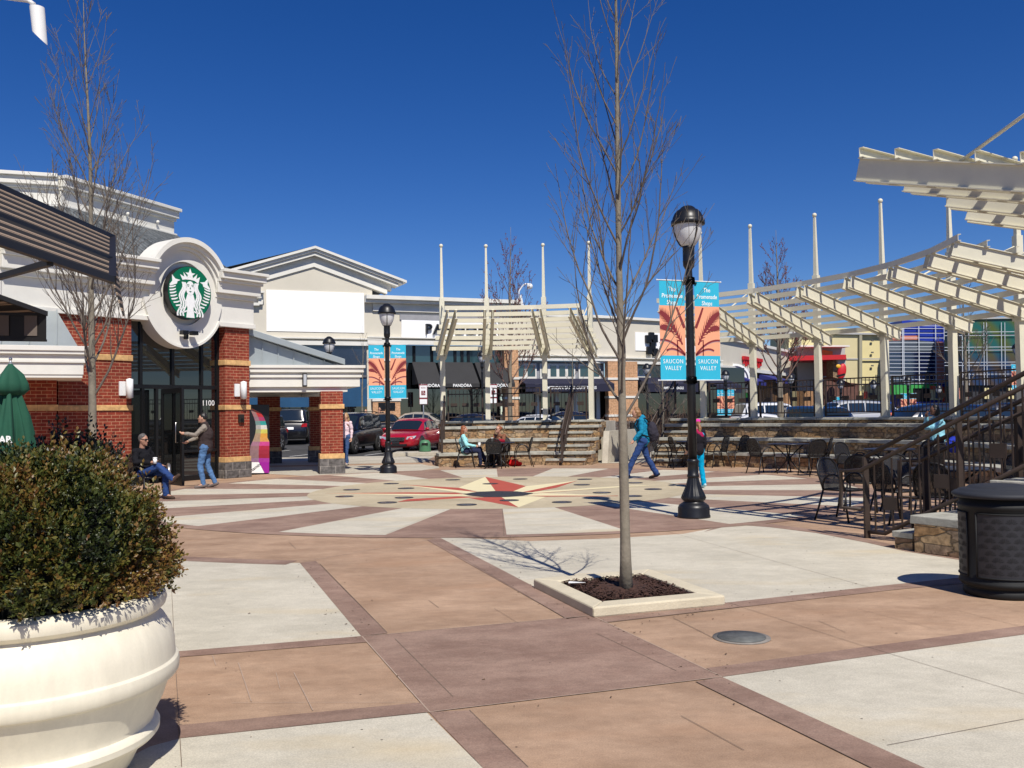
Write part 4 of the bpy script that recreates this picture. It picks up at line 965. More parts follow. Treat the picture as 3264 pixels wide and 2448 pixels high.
# ------------------------------------------------------------------ iron railings between the posts
def panel(t, p, q, z0, z1, mb_plates=4, posts=True):
    p = Vector(p); q = Vector(q); d = (q-p); L = d.length; d.normalize()
    for pp in (p, q): fr = MB(); fr.bar(pp+Vector((0, 0, z0)), pp+Vector((0, 0, z1)), .05, .05, d); fr.build('fence_post', M_RAIL, t)
    for z in (z1-.02, z1-.2, z0+.12):
        e = MB(); e.bar(p+Vector((0, 0, z)), q+Vector((0, 0, z)), .035, .035); e.build('rail', M_RAIL, t)
    e = MB(); n = max(3, int(L/.115))
    for i in range(1, n): c = p+d*(L*i/n); e.bar(c+Vector((0, 0, z0+.12)), c+Vector((0, 0, z1-.02)), .015, .015, d)
    e.build('baluster_grille', M_RAIL, t)
    for i in range(mb_plates):
        c = p+d*(L*(i+.5)/mb_plates)+Vector((0, 0, (z0+z1)/2-.02)); e = MB(); e.bar(c-d*.11, c+d*.11, .02, .12); e.build('plate', M_RAIL, t)
def fences(angs, labels):
    for (a, b), l in zip(zip(angs, angs[1:]), labels):
        t = thing('railing_panel', l, 'railing', tuple(pol(11.95, (a+b)/2, TZ[3])), 0, 'brown iron railing panels between pergola posts', True)
        p, q = pol(11.95, a), pol(11.95, b); d = (q-p).normalized()
        panel(t, p+d*.18, q-d*.18, TZ[3]+.02, 2.46, 4 if (q-p).length > 1.8 else 3)
fences(LA, ['leftmost railing panel of the smaller terrace, behind the seated woman in pale blue', 'railing panel in the middle bay of the smaller terrace', 'railing panel at the stair end of the smaller terrace'])
fences(RA, ['railing panel behind the lamp post banners on the long terrace', 'railing panel of the long terrace in front of the pale parked cars', 'railing panel in front of the dark blue car and bare tree', 'railing panel in front of the yellow building', 'railing panel in front of the blue gridded facade', 'railing panel in front of the green and blue patterned facade', 'railing panel of the long terrace just past the right picture edge', 'last railing panel at the near end of the long terrace'])
# ------------------------------------------------------------------ stair railings
def stair_rail(name, a, r0, r1, label, loop=True, low=.0, plates=3, z0=.0):
    t = thing(name, label, 'handrail', tuple(pol(r0, a, 0)), 0, 'brown stair handrails', True)
    u = Vector((math.cos(R(a)), math.sin(R(a)), 0)); tz = Vector((-u.y, u.x, 0))
    rise = (1.36-z0)/(11.9-9.4)
    zg = lambda r: max(z0, z0+(r-9.2)*rise)
    P = lambda r, z, s=0: pol(r, a, z)+tz*s
    def bar(nm, A_, B_, w=.05, h=.05):
        e = MB(); e.bar(A_, B_, w, h); return e.build(nm, M_RAIL, t)
    rm_ = r0+.0
    ra = max(r0+.12, 9.15)
    bar('newel', P(r0, zg(r0)+low), P(r0, zg(r0)+1.0), .06, .06)
    for k, r in enumerate([r0+(r1-r0)*f for f in (.36, .68, 1.)]): bar('newel', P(r, zg(r)), P(r, zg(r)+1.02), .055, .055)
    e = MB(); e.tube([P(r0, zg(r0)+1.0), P(r1, zg(r1)+1.0)], .028, 8); e.build('top_rail', M_RAIL, t)
    e = MB(); e.tube([P(r0, zg(r0)+.08), P(r0+.25, zg(r0)+.08), P(r1, zg(r1)+.1)], .025, 8); e.build('bottom_rail', M_RAIL, t)
    e = MB(); s = -.09
    pts = [P(r1, zg(r1)+.84, s), P(r0, zg(r0)+.84-.0, s)]
    if loop: pts += [P(r0-.3, zg(r0)+.82, s), P(r0-.3, zg(r0)+.36, s), P(r0, zg(r0)+.36, s)]
    e.tube(pts, .026, 8); e.build('grab_rail', M_RAIL, t)
    g = MB(); n = int((r1-r0)/.12)
    for i in range(1, n):
        r = r0+(r1-r0)*i/n; g.bar(P(r, zg(r)+.1), P(r, zg(r)+1.0), .016, .016, u)
    g.build('baluster_grille', M_RAIL, t)
    for i in range(plates):
        r = r0+(r1-r0)*(i+.5)/plates*.98; z = zg(r)+.45; e = MB(); e.bar(P(r-.09, z), P(r+.09, z), .02, .16); e.build('plate', M_RAIL, t)
stair_rail('stair_handrail', -58.2, 8.74, 12.2, 'near brown handrail climbing to the right behind the black bin', plates=5)
stair_rail('stair_handrail', -52.6, 9.0, 12.2, 'farther brown handrail of the near stair, beyond the first one', plates=4, z0=.1)
stair_rail('stair_handrail', 79.3, 9.35, 12.0, 'brown handrail on the stair of the smaller terrace', False, plates=2)
stair_rail('stair_handrail', 63.2, 9.4, 12.2, 'brown handrail on the stair of the long terrace, right of the walking woman', False, plates=2)
def endrail(pts, label):
    t = thing('stair_handrail', label, 'handrail', tuple(pts[0]), 0, 'brown stair handrails', True)
    for i, p in enumerate(pts): e = MB(); e.bar(p, p+Vector((0, 0, 1.0)), .06, .06); e.build('newel', M_RAIL, t)
    e = MB(); e.tube([p+Vector((0, 0, 1.0)) for p in pts], .03, 8); e.build('top_rail', M_RAIL, t)
    e = MB(); e.tube([p+Vector((0, 0, .55)) for p in pts], .025, 8); e.build('middle_rail', M_RAIL, t)
endrail([pol(10.0, 101.2, .4), pol(10.7, 100.4, .8), pol(11.4, 99.9, 1.2)], 'dark stepped railing at the left end of the smaller terrace')
# ------------------------------------------------------------------ STREET LAMPS
M_LAMPB = mat('black_lamp_paint', (.012, .013, .016), .38, .2, .15, 6, .05, 40)
M_GLOBE = mat('frosted_lamp_globe', (.62, .63, .64), .3, var=.04, scale=6)
def make_lamp(with_banner=True):
    t = thing('street_lamp', '', 'street lamp')
    fl = lambda th, z: 1+.05*math.cos(12*th) if .27 < z < .6 else 1
    e = MB(); e.lathe([(.001, 0), (.245, 0), (.245, .03), (.235, .05), (.235, .15), (.22, .19), (.185, .215), (.15, .24), (.15, .25), (.172, .27), (.178, .3), (.165, .34), (.13, .42), (.1, .5), (.08, .59), (.078, .6), (.09, .61), (.09, .64), (.08, .65), (.08, .82), (.09, .83), (.088, .86), (.068, .88)], n=48, flute=fl); e.build('base', M_LAMPB, t)
    e = MB(); e.lathe([(.066, .87), (.064, 2.0), (.058, 3.45), (.058, 3.5), (.066, 3.52), (.066, 3.56), (.055, 3.58), (.05, 3.72), (.054, 3.75)], n=20); e.build('pole', M_LAMPB, t)
    e = MB(); e.lathe([(.03, 3.73), (.06, 3.745), (.085, 3.79), (.088, 3.85), (.092, 3.86), (.088, 3.87), (.088, 4.06), (.095, 4.08), (.001, 4.1)], n=24); e.build('neck', M_LAMPB, t)
    e = MB(); e.lathe([(.09, 4.085), (.125, 4.12), (.17, 4.2), (.2, 4.3), (.212, 4.4), (.212, 4.46), (.001, 4.46)], n=32); e.build('globe', M_GLOBE, t)
    e = MB(); e.lathe([(.001, 4.40), (.252, 4.41), (.256, 4.44), (.252, 4.475), (.235, 4.49), (.225, 4.53), (.2, 4.585), (.165, 4.625), (.135, 4.645), (.12, 4.65), (.105, 4.672), (.07, 4.695), (.03, 4.705), (.001, 4.706)], n=36); e.build('cap', M_LAMPB, t)
    for k in range(3):
        th = 2*math.pi*k/3+.62; e = MB()
        e.tube([(r*math.cos(th), r*math.sin(th), z) for r, z in [(.095, 4.08), (.13, 4.11), (.178, 4.2), (.212, 4.3), (.226, 4.42)]], .011, 6); e.build('globe_strap', M_LAMPB, t)
    return t
M_BB = mat('banner_turquoise', (.02, .42, .62), .75, var=.03); M_BS = mat('banner_salmon', (.82, .36, .21), .75, var=.03)
M_BM = mat('banner_maroon', (.20, .018, .025), .7, var=.04); M_BSH = mat('banner_lilac_shadow', (.50, .36, .42), .7, var=0); M_BW = mat('banner_white_lettering', (.88, .9, .88), .7, var=0)
def plume(sg, mbm, x0, z0, W, H):
    """maroon grass plumes; coordinates 0..1 in the salmon field, mirrored for the left banner"""
    def P(x, y, off=0): x = x if sg > 0 else 1-x; return Vector((x0+x*W, off, z0+(1-y)*H))
    def pl(pts, mb, off): mb.slab([P(*p, off) for p in pts], (0, -.0012, 0))
    def stroke(pts, w, mb, off, dx=0, dy=0):
        k = len(pts)
        L = []; Rr = []
        for i, (x, y) in enumerate(pts):
            a = pts[max(0, i-1)]; b = pts[min(k-1, i+1)]; tx, ty = b[0]-a[0], (b[1]-a[1])*H/W; l = math.hypot(tx, ty) or 1
            ww = w(i/(k-1)) if callable(w) else w; nx, ny = -ty/l*ww, tx/l*ww*W/H
            L.append((x+nx+dx, y+ny+dy)); Rr.append((x-nx+dx, y-ny+dy))
        for i in range(k-1): pl([L[i], L[i+1], Rr[i+1], Rr[i]], mb, off)
    def arc(p0, p1, p2, n=12): return [((1-t)**2*p0[0]+2*t*(1-t)*p1[0]+t*t*p2[0], (1-t)**2*p0[1]+2*t*(1-t)*p1[1]+t*t*p2[1]) for t in [i/n for i in range(n+1)]]
    def feather(c, n, ln, mb):
        stroke(c, lambda t: .03+.07*math.sin(min(1, t*1.3)*math.pi), mb, -.0032)
        for i in range(1, len(c)-1):
            x, y = c[i]; a = c[i-1]; b = c[i+1]; tx, ty = b[0]-a[0], b[1]-a[1]; l = math.hypot(tx, ty); tx /= l; ty /= l; t = i/(len(c)-1.); s = ln*math.sin(min(1, .15+t)*math.pi*.8)
            for sd_ in (-1, 1):
                nx, ny = -ty*sd_, tx*sd_
                ex_, ey_ = x-tx*s*.75+nx*s*.8*1.3, y-ty*s*.75+ny*s*.5
                pl([(x-tx*.03, y-ty*.03), (x+tx*.035, y+ty*.03), (ex_, ey_)] if sd_ > 0 else [(x+tx*.035, y+ty*.03), (x-tx*.03, y-ty*.03), (ex_, ey_)], mb, -.0036)
    sh = MB()
    a1_ = arc((1.0, .12), (.62, .22), (.12, .78), 16); feather(a1_, 16, .24, mbm)
    a2_ = arc((1.0, .44), (.55, .38), (.03, .86), 14); feather(a2_[:9], 14, .16, mbm)
    stroke([(.33, .03), (.24, .16), (.14, .30), (.03, .44)], lambda t: .035+.02*t, mbm, -.003)
    stroke(arc((1, .69), (.5, .66), (.02, .98)), .034, mbm, -.003); stroke(arc((1, .69), (.5, .66), (.02, .98)), .012, sh, -.0024, 0, .022)
    stroke(arc((.75, .90), (.45, .80), (.02, 1.0)), .032, mbm, -.003); stroke(arc((.75, .90), (.45, .80), (.02, 1.0)), .012, sh, -.0024, 0, .02)
    stroke([(.32, .70), (.31, 1.0)], .022, mbm, -.003)
    return sh
def make_banner(sg):
    t = thing('street_banner', '', 'banner')
    W, z0, z1 = .43, 2.06, 3.56; x0 = .085 if sg > 0 else -.085-W
    def band(nm, za, zb, m):
        e = MB(); n = 6
        for i in range(n):   # slight billow
            xa, xb = x0+W*i/n, x0+W*(i+1)/n; ya, yb = .0, .0
            e.box(xa, xb, -.001, .001, za, zb)
        return e.build(nm, m, t)
    e = MB(); e.box(x0, x0+W, -.001, .001, z0, z0+.37); lo = e.build('lower_field', M_BB, t)
    e = MB(); e.box(x0, x0+W, -.001, .001, z0+.371, z1-.381); mid = e.build('picture_field', M_BS, t)
    e = MB(); e.box(x0, x0+W, -.001, .001, z1-.38, z1); up = e.build('upper_field', M_BB, t)
    T = lambda x, z: Matrix.Translation(Vector((x, -.003, z))) @ Matrix.Rotation(R(90), 4, 'X')
    c = x0+W/2
    for i, w_ in enumerate(('The', 'Promenade', 'Shops')): text('banner_lettering', w_, .092, M_BW, T(c, z1-.135-i*.1), up, .0012, shear=.1, bold=.0005, sx=.84)
    for i, w_ in enumerate(('SAUCON', 'VALLEY')): text('banner_lettering', w_, .092, M_BW, T(c, z0+.28-i*.1), lo, .0012, space=1.12, sx=.84, bold=-.0006)
    mm_ = MB(); sh = plume(sg, mm_, x0, z0+.371, W, z1-.381-z0-.371); mm_.build('maroon_grass_plumes', M_BM, mid); sh.build('lilac_stems', M_BSH, mid)
    # back face print
    for z in (z1, z0):
        e = MB(); e.tube([(sg*.06, 0, z), (sg*(.085+W+.03), 0, z)], .009, 8); e.ball((sg*(.085+W+.035), 0, z), .013, 8, 6); e.build('banner_arm', M_LAMPW, t)
        e = MB(); e.lathe([(.06, -.06), (.085, -.05), (.09, 0), (.085, .05), (.06, .06)], (0, 0, z), 16); e.box(sg*.05, sg*.12, -.02, .02, z-.05, z-.02); e.build('clamp', M_LAMPB, t)
    return t
lampP = make_lamp(); bL = make_banner(-1); bR = make_banner(1); US = {}
def lamp_at(p, z, label, yaw=0, banners=True, bl=None, s=1):
    l = place(lampP, (p.x, p.y, z), yaw, label, US, 'black street lamps with acorn globes'); l.scale = (s, s, s)
    if banners:
        for b_, k in ((bL, 0), (bR, 1)):
            o = place(b_, (p.x, p.y, z), yaw, bl[k], US, 'turquoise and salmon street banners'); o.scale = (s, s, s)
BG = 'turquoise and salmon banner '
lamp_at(G(2212, 1650), 0, 'nearest black street lamp, standing between the tree and the right tables', R(20), True, [BG+'on the left side of the nearest lamp post', BG+'on the right side of the nearest lamp post'])
lamp_at(G(1238, 1508), 0, 'black street lamp with banners in front of the parked red car', R(4), True, [BG+'on the left side of the lamp near the red car', BG+'on the right side of the lamp near the red car'])
p = D(1049, 1090, 36); lamp_at(p, .0, 'black street lamp rising behind the grey metal roof of the arcade', .2, False)
lamp_at(D(1537, 1200, 50), .3, 'street lamp half hidden by the bare tree behind the left pergola', .2, False)
lamp_at(D(2062, 1200, 52), -.4, 'street lamp in front of the shops just left of the near banners', .1, False)
lamp_at(D(2312, 1200, 54), -.75, 'street lamp with small banners right of the near lamp post', .1, True, ['small distant left banner right of the near lamp post', 'small distant right banner right of the near lamp post'])
lamp_at(D(2520, 1200, 57), -.9, 'distant street lamp behind the bare tree in the right pergola', .1, False)
lamp_at(D(2784, 1240, 66), -1.1, 'distant lamp in front of the yellow building', 1.2, True, ['distant edge-on left banner before the yellow building', 'distant edge-on right banner before the yellow building'])
lamp_at(D(2895, 1240, 62), -1.0, 'distant lamp with banners in front of the blue gridded facade', .0, True, ['distant left banner before the blue gridded facade', 'distant right banner before the blue gridded facade'])
lamp_at(D(2992, 1240, 70), -1.4, 'distant lamp by the salmon pillar of the blue facade', .0, False)
lamp_at(D(2680, 1240, 60), -1.2, 'distant lamp below the red roof sign tower', .0, True, ['distant left banner under the red roof tower', 'distant right banner under the red roof tower'])
lamp_at(D(3243, 1180, 50), .3, 'street lamp with banners at the right edge behind the last post', .5, True, ['left banner at the right picture edge', 'right banner at the right picture edge'])
# ================================================================== STREET FURNITURE
M_CHAIR = mat('black_wrought_iron', (.014, .013, .014), .42, .2, .15, 10)
def meshpanel():
    m, t, b = nodes('perforated_black_mesh')
    b.inputs['Base Color'].default_value = (.016, .015, .016, 1); b.inputs['Roughness'].default_value = .5
    tr = N(t, 'ShaderNodeBsdfTransparent'); mx = N(t, 'ShaderNodeMixShader'); mx.inputs[0].default_value = .72
    out = [n for n in t.nodes if n.type == 'OUTPUT_MATERIAL'][0]
    t.links.new(tr.outputs[0], mx.inputs[1]); t.links.new(b.outputs[0], mx.inputs[2]); t.links.new(mx.outputs[0], out.inputs[0])
    return m
M_MESH = meshpanel()
def make_chair():   # faces +x
    t = thing('cafe_chair', '', 'chair')
    sz_ = .44
    e = MB(); out = [(.22, -.19), (.24, -.1), (.245, 0), (.24, .1), (.22, .19), (-.18, .2), (-.2, .1), (-.2, -.1), (-.18, -.2)]
    e.prism(out, sz_-.004, sz_+.006); e.build('seat', M_MESH, t)
    e = MB(); e.tube([(x, y, sz_) for x, y in out]+[(out[0][0], out[0][1], sz_)], .0145, 6); e.build('seat_frame', M_CHAIR, t)
    # back: tall rounded frame leaning backwards
    bx = lambda z: -.19-(z-sz_)*.26
    ha = [(-.20, sz_), (-.215, .56), (-.225, .68), (-.21, .78), (-.15, .85), (-.08, .875), (0, .88), (.08, .875), (.15, .85), (.21, .78), (.225, .68), (.215, .56), (.20, sz_)]
    e = MB(); e.tube([(bx(z), y, z) for y, z in ha], .0155, 6); e.build('back_frame', M_CHAIR, t)
    e = MB(); vs = [(bx(z), y*.96, z) for y, z in ha]; vs2 = [(bx(z)-.004, y*.96, z) for y, z in ha]; n = len(vs); e.add(vs+vs2, [tuple(range(n)), tuple(reversed(range(n, 2*n)))]); e.build('backrest', M_MESH, t)
    for s in (-1, 1):
        e = MB(); e.tube([(-.19, s*.2, sz_), (-.25, s*.225, .2), (-.31, s*.245, 0)], .0145, 6); e.build('leg', M_CHAIR, t)
        e = MB(); e.tube([(.265, s*.255, 0), (.22, s*.24, .2), (.205, s*.235, .44)], .0145, 6); e.build('leg', M_CHAIR, t)
        e = MB(); e.tube([(.205, s*.235, .44), (.17, s*.25, .56), (.12, s*.255, .635), (.05, s*.255, .665), (-.04, s*.255, .66), (-.12, s*.25, .61), (-.17, s*.235, .53), (-.19, s*.21, .45)], .0155, 6); e.build('armrest', M_CHAIR, t)
    return t
def make_table():
    t = thing('cafe_table', '', 'table')
    e = MB(); e.lathe([(.001, .715), (.50, .715), (.515, .722), (.515, .735), (.50, .742), (.001, .742)], n=40); e.build('table_top', mat('black_mesh_table_top', (.02, .022, .035), .35, .3, .1, 8), t)
    for k in range(4):
        a = R(45+90*k); c, s = math.cos(a), math.sin(a)
        e = MB(); e.tube([(c*.36, s*.36, .71), (c*.16, s*.16, .52), (c*.05, s*.05, .40), (c*.06, s*.06, .3), (c*.2, s*.2, .12), (c*.36, s*.36, 0)], .017, 6); e.build('leg', M_CHAIR, t)
    e = MB(); e.lathe([(.001, .3), (.06, .3), (.06, .42), (.001, .42)], n=12); e.build('hub', M_CHAIR, t)
    return t
chP = make_chair(); tbP = make_table()
def chair(u, v, face, label, z=0):
    p = G(u, v); return place(chP, (p.x, p.y, z), R(face), label, US, 'black wrought iron cafe chairs')
def chairp(x, y, face, label): return place(chP, (x, y, 0), R(face), label, US, 'black wrought iron cafe chairs')
def tablep(x, y, label): return place(tbP, (x, y, 0), R(20), label, US, 'round black cafe tables')
chairp(-1.42, 27.75, 5, 'black chair holding the woman in the pale blue jacket'); chairp(-.52, 27.1, 80, 'empty black chair seen from behind in front of the woman in brown'); chairp(-.35, 28.25, -100, 'black chair under the woman in the brown jacket')
chairp(.28, 27.85, 185, 'empty black chair facing left before the smaller terrace, right of the table'); tablep(-.45, 27.75, 'round black table between the two seated women')
chairp(4.3, 26.6, -20, 'black chair immediately right of the walking woman, leftmost of the long terrace chairs'); chairp(4.7, 26.0, 10, 'second black chair right of the walking woman, just left of the lamp post'); chairp(5.75, 26.1, 190, 'black chair right of the girl in the pink hat'); chairp(6.35, 26.3, 200, 'outer black chair to the right of the girl in the pink hat'); tablep(5.15, 26.3, 'round black table behind the nearest lamp post and the girl')
chairp(6.25, 23.3, 25, 'black chair at the left of the round table before the middle of the long terrace'); tablep(6.95, 23.4, 'round black table in the open before the middle of the long terrace'); chairp(7.2, 22.3, 100, 'black chair in front and right of the middle round table'); chairp(7.6, 23.0, 170, 'black chair with its back to the right of the middle round table')
chairp(4.74, 13.35, -56, 'nearest empty black chair, standing alone left of the near handrail'); 
chairp(7.15, 19.6, -60, 'black chair beyond the near chair, left of the far table'); tablep(7.95, 19.6, 'round black table seen above the lower end of the near handrail'); chairp(8.3, 18.6, 120, 'black chair in front of the table behind the near handrail'); chairp(8.75, 20.0, 200, 'black chair right of the table behind the near handrail')
tablep(6.15, 13.1, 'round black table behind the near handrail, close to the bin'); chairp(5.35, 13.0, 15, 'black chair left of the nearest table, seen through the near handrail'); chairp(5.55, 12.2, 55, 'black chair with wide seat seen through the balusters next to the bin'); chairp(6.0, 14.2, -80, 'black chair on the far side of the nearest table'); chairp(7.3, 13.9, 195, 'black chair at the right edge beyond the bin')
chairp(5.5, 14.6, 60, 'black chair pushed behind the nearest table, tilted towards the terrace')
# litter bin
BN = (4.17, 7.95)
bn = thing('litter_bin', 'large round black litter bin with fan patterned panels at the right edge', 'litter bin', (BN[0], BN[1], 0), R(20))
M_BIN = mat('black_bin_paint', (.006, .007, .008), .7, .15, .15, 5, .03, 60)
e = MB(); e.lathe([(.001, 0), (.30, 0), (.315, .02), (.315, .06), (.29, .075), (.33, .09), (.345, .11), (.345, .13), (.335, .14), (.335, .74), (.345, .75), (.345, .775), (.325, .785), (.325, .86), (.001, .86)], n=48); e.build('body', M_BIN, bn)
e = MB(); e.lathe([(.001, .83), (.372, .83), (.385, .845), (.385, .862), (.36, .878), (.345, .88), (.33, .893), (.28, .905), (.265, .91), (.25, .922), (.15, .934), (.001, .937)], n=48); e.build('lid', mat('dark_grey_lid', (.024, .027, .036), .7, .2, .1, 5), bn)
M_FAN = mat('grey_panel', (.03, .03, .036), .5, .3, .1, 10); M_SLIT = mat('dark_slit', (.004, .004, .004), .9, var=0)
for k in range(4):
    a0 = k*90+8; 
    pn = MB(); n = 14
    for i in range(n):
        t0, t1 = R(a0+74*i/n), R(a0+74*(i+1)/n); pn.quad((.338*math.cos(t0), .338*math.sin(t0), .18), (.338*math.cos(t1), .338*math.sin(t1), .18), (.338*math.cos(t1), .338*math.sin(t1), .70), (.338*math.cos(t0), .338*math.sin(t0), .70))
    po = pn.build('fan_panel', M_FAN, bn)
    sl_ = MB(); Rr = .3395
    def S3(s, z): t = R(a0)+s/.338; return (Rr*math.cos(t), Rr*math.sin(t), z)
    for row in range(9):
        for colm in range(4):
            cx = .055+colm*.11+(.055 if row % 2 else 0); cz = .20+row*.053
            if cx > .42: continue
            for q in range(7):
                an = R(20+q*23.3); r0, r1 = .012, .046; w0, w1 = .0012, .0030
                dx, dz_ = math.cos(an), math.sin(an); nx, nz_ = -dz_, dx
                pts = [(cx+dx*r0+nx*w0, cz+dz_*r0+nz_*w0), (cx+dx*r1+nx*w1, cz+dz_*r1+nz_*w1), (cx+dx*r1-nx*w1, cz+dz_*r1-nz_*w1), (cx+dx*r0-nx*w0, cz+dz_*r0-nz_*w0)]
                if any(p[0] < .005 or p[0] > .43 or p[1] > .69 for p in pts): continue
                sl_.quad(*[S3(*p) for p in reversed(pts)])
    sl_.build('fan_cutouts', M_SLIT, po)
    e = MB(); 
    for (z,) in ((.175,), (.705,)): e.tube([(.341*math.cos(R(a0+74*i/10)), .341*math.sin(R(a0+74*i/10)), z) for i in range(11)], .007, 6)
    for aa in (a0, a0+74): e.tube([(.341*math.cos(R(aa)), .341*math.sin(R(aa)), .175), (.341*math.cos(R(aa)), .341*math.sin(R(aa)), .705)], .007, 6)
    e.build('panel_frame', M_BIN, bn)
# big cream pot and boxwood
PC = Vector((-2.2, 4.2, 0))
M_POT = mat('cream_planter_plastic', (.72, .67, .54), .55, var=.10, scale=3.5, bump=.04, bscale=25, detail=8, var2=.02)
pt = thing('plant_pot', 'large round cream plant pot with moulded rings in the left foreground', 'plant pot', tuple(PC))
prof = [(.001, 0), (.40, 0), (.44, .03), (.475, .10), (.50, .135), (.512, .15), (.545, .155), (.558, .17), (.56, .195), (.55, .212), (.535, .222), (.535, .24), (.575, .32), (.602, .40), (.612, .415), (.635, .425), (.645, .44), (.647, .475), (.642, .495), (.63, .505), (.628, .52), (.626, .57), (.61, .63), (.58, .68), (.555, .705), (.548, .715), (.565, .722), (.585, .74), (.592, .765), (.585, .79), (.565, .805), (.53, .81), (.515, .80), (.51, .76), (.001, .755)]
e = MB(); e.lathe(prof, n=96); _t = M_POT.node_tree; _n = [n for n in _t.nodes if n.type == 'TEX_NOISE'][0]; _mp = N(_t, 'ShaderNodeMapping'); _mp.inputs['Scale'].default_value = (2.2, 2.2, .45)
_t.links.new([n for n in _t.nodes if n.type == 'TEX_COORD'][0].outputs['Object'], _mp.inputs['Vector']); _t.links.new(_mp.outputs[0], _n.inputs['Vector'])
pbo = e.build('pot_body', M_POT, pt); pbo.data.set_sharp_from_angle(angle=R(32))
e = MB(); e.lathe([(.001, .762), (.505, .762)], n=32); e.build('soil', mat('dark_soil', (.03, .02, .013), .95, var=.3, scale=30), pt)
M_LEAF = []
def leafmat(name, cols, rough=.45, trans=.25):
    m, t, b = nodes(name)
    g = N(t, 'ShaderNodeNewGeometry')
    at = N(t, 'ShaderNodeAttribute', attribute_name='tint', attribute_type='GEOMETRY')
    cr = N(t, 'ShaderNodeValToRGB'); t.links.new(at.outputs['Fac'], cr.inputs[0])
    el = cr.color_ramp.elements; el[0].color = (*cols[0], 1); el[1].color = (*cols[-1], 1)
    for i, c in enumerate(cols[1:-1]): e_ = el.new((i+1)/(len(cols)-1)); e_.color = (*c, 1)
    t.links.new(cr.outputs[0], b.inputs['Base Color']); b.inputs['Roughness'].default_value = rough; b.inputs['Specular IOR Level'].default_value = .45
    return m
M_BOX = leafmat('boxwood_leaf', [(.010, .017, .005), (.035, .052, .011), (.065, .075, .014), (.115, .095, .017), (.15, .075, .016), (.10, .042, .014), (.30, .21, .045)])
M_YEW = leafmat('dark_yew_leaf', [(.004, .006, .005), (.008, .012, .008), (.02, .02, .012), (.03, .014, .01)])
def leafy(name, parent, m, c, rx, rz, n, seed, size, twigs=True, bottom=-.5, lean=(0, 0), shoots=60):
    """shrub: many sprigs of small leaves standing on an uneven rounded body"""
    rnd = random.Random(seed); vs = []; fs = []; tint = []
    def leaf(p, d, s, tn):
        d = d.normalized(); a = d.orthogonal().normalized(); a.rotate(Matrix.Rotation(rnd.uniform(0, 6.28), 3, d)); b_ = d.cross(a)
        tip = p+d*s; w_ = s*.30; mid = p+d*s*.55
        o = len(vs); k = b_*s*.10
        vs.extend([p, mid+a*w_+k, tip, mid-a*w_+k]); fs.append((o, o+1, o+2, o+3)); tint.append(tn)
    def sprig(base, d, L, tn, nl):
        for i in range(nl):
            f = (i+.5)/nl; p = base+d*L*f
            for sg in (-1, 1):
                side = d.orthogonal().normalized(); side.rotate(Matrix.Rotation(rnd.uniform(0, 6.28), 3, d))
                leaf(p, d*.8+side*sg*rnd.uniform(.5, 1.1)+Vector((0, 0, .1)), size*rnd.uniform(.6, 1.15), min(.99, max(0, tn+rnd.uniform(-.14, .14))))
        leaf(base+d*L, d, size*.9, min(.99, tn+.12))
    for i in range(n):
        z = rnd.uniform(bottom, 1); th = rnd.uniform(0, 2*math.pi); rr = math.sqrt(max(0, 1-z*z))
        if z < 0: rr = 1-.25*z*z
        nv = Vector((rr*math.cos(th), rr*math.sin(th), z))
        q = noise.noise(nv*2.1+Vector((seed, 0, 0)))*.16+noise.noise(nv*5.5+Vector((0, seed, 0)))*.17
        depth = 1-abs(rnd.gauss(0, .11))
        k = (1+q)*depth
        p = Vector((nv.x*rx*k, nv.y*rx*k, nv.z*rz*k))+c+Vector((lean[0]*nv.z, lean[1]*nv.z, 0))
        nn = Vector((nv.x/rx, nv.y/rx, nv.z/rz)).normalized()
        d = (nn+Vector((rnd.gauss(0, .45), rnd.gauss(0, .45), .35+rnd.gauss(0, .35)))).normalized()
        tn = .34+.5*noise.noise(p*3.3+Vector((7, seed, 1)))+rnd.gauss(0, .13)+(.14 if nn.z < .1 else 0)
        sprig(p-d*size*1.2, d, size*rnd.uniform(1.6, 3.2), tn, rnd.choice((3, 4, 4)))
    for i in range(shoots):
        th = rnd.uniform(0, 2*math.pi); z = rnd.uniform(.1, .98); rr = math.sqrt(1-z*z); nv = Vector((rr*math.cos(th), rr*math.sin(th), z))
        p = Vector((nv.x*rx, nv.y*rx, nv.z*rz))*(1+noise.noise(nv*2.1+Vector((seed, 0, 0)))*.13)+c; d = (nv*.5+Vector((rnd.gauss(0, .2), rnd.gauss(0, .2), 1))).normalized()
        sprig(p-d*size*2, d, size*rnd.uniform(4, 7), .5+rnd.gauss(0, .15), 7)
    me = bpy.data.meshes.new(name); me.from_pydata([tuple(v) for v in vs], [], fs); me.materials.append(m)
    at = me.attributes.new('tint', 'FLOAT', 'FACE'); at.data.foreach_set('value', tint)
    o = bpy.data.objects.new(name, me); COL.objects.link(o); o.parent = parent
    core = MB(); core.ball((c.x, c.y, c.z), 1, 24, 14, (rx*.74, rx*.74, rz*.76)); core.build('shade_core', mat('shrub_shadow_core', (.006, .008, .004), .95, var=.3, scale=20), parent)  # dark ball inside the leaves; its near-black colour stands in for inner shade
    return o
bush = thing('boxwood_shrub', 'large rounded boxwood shrub with yellow green and bronze leaves in the cream pot', 'shrub', (PC.x, PC.y, .76))
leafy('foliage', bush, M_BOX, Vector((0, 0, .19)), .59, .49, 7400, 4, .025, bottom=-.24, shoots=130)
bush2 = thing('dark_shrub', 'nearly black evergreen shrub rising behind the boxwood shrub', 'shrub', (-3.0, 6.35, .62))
leafy('foliage', bush2, M_YEW, Vector((0, 0, .35)), .36, .5, 1300, 8, .035, bottom=-.6, shoots=110)
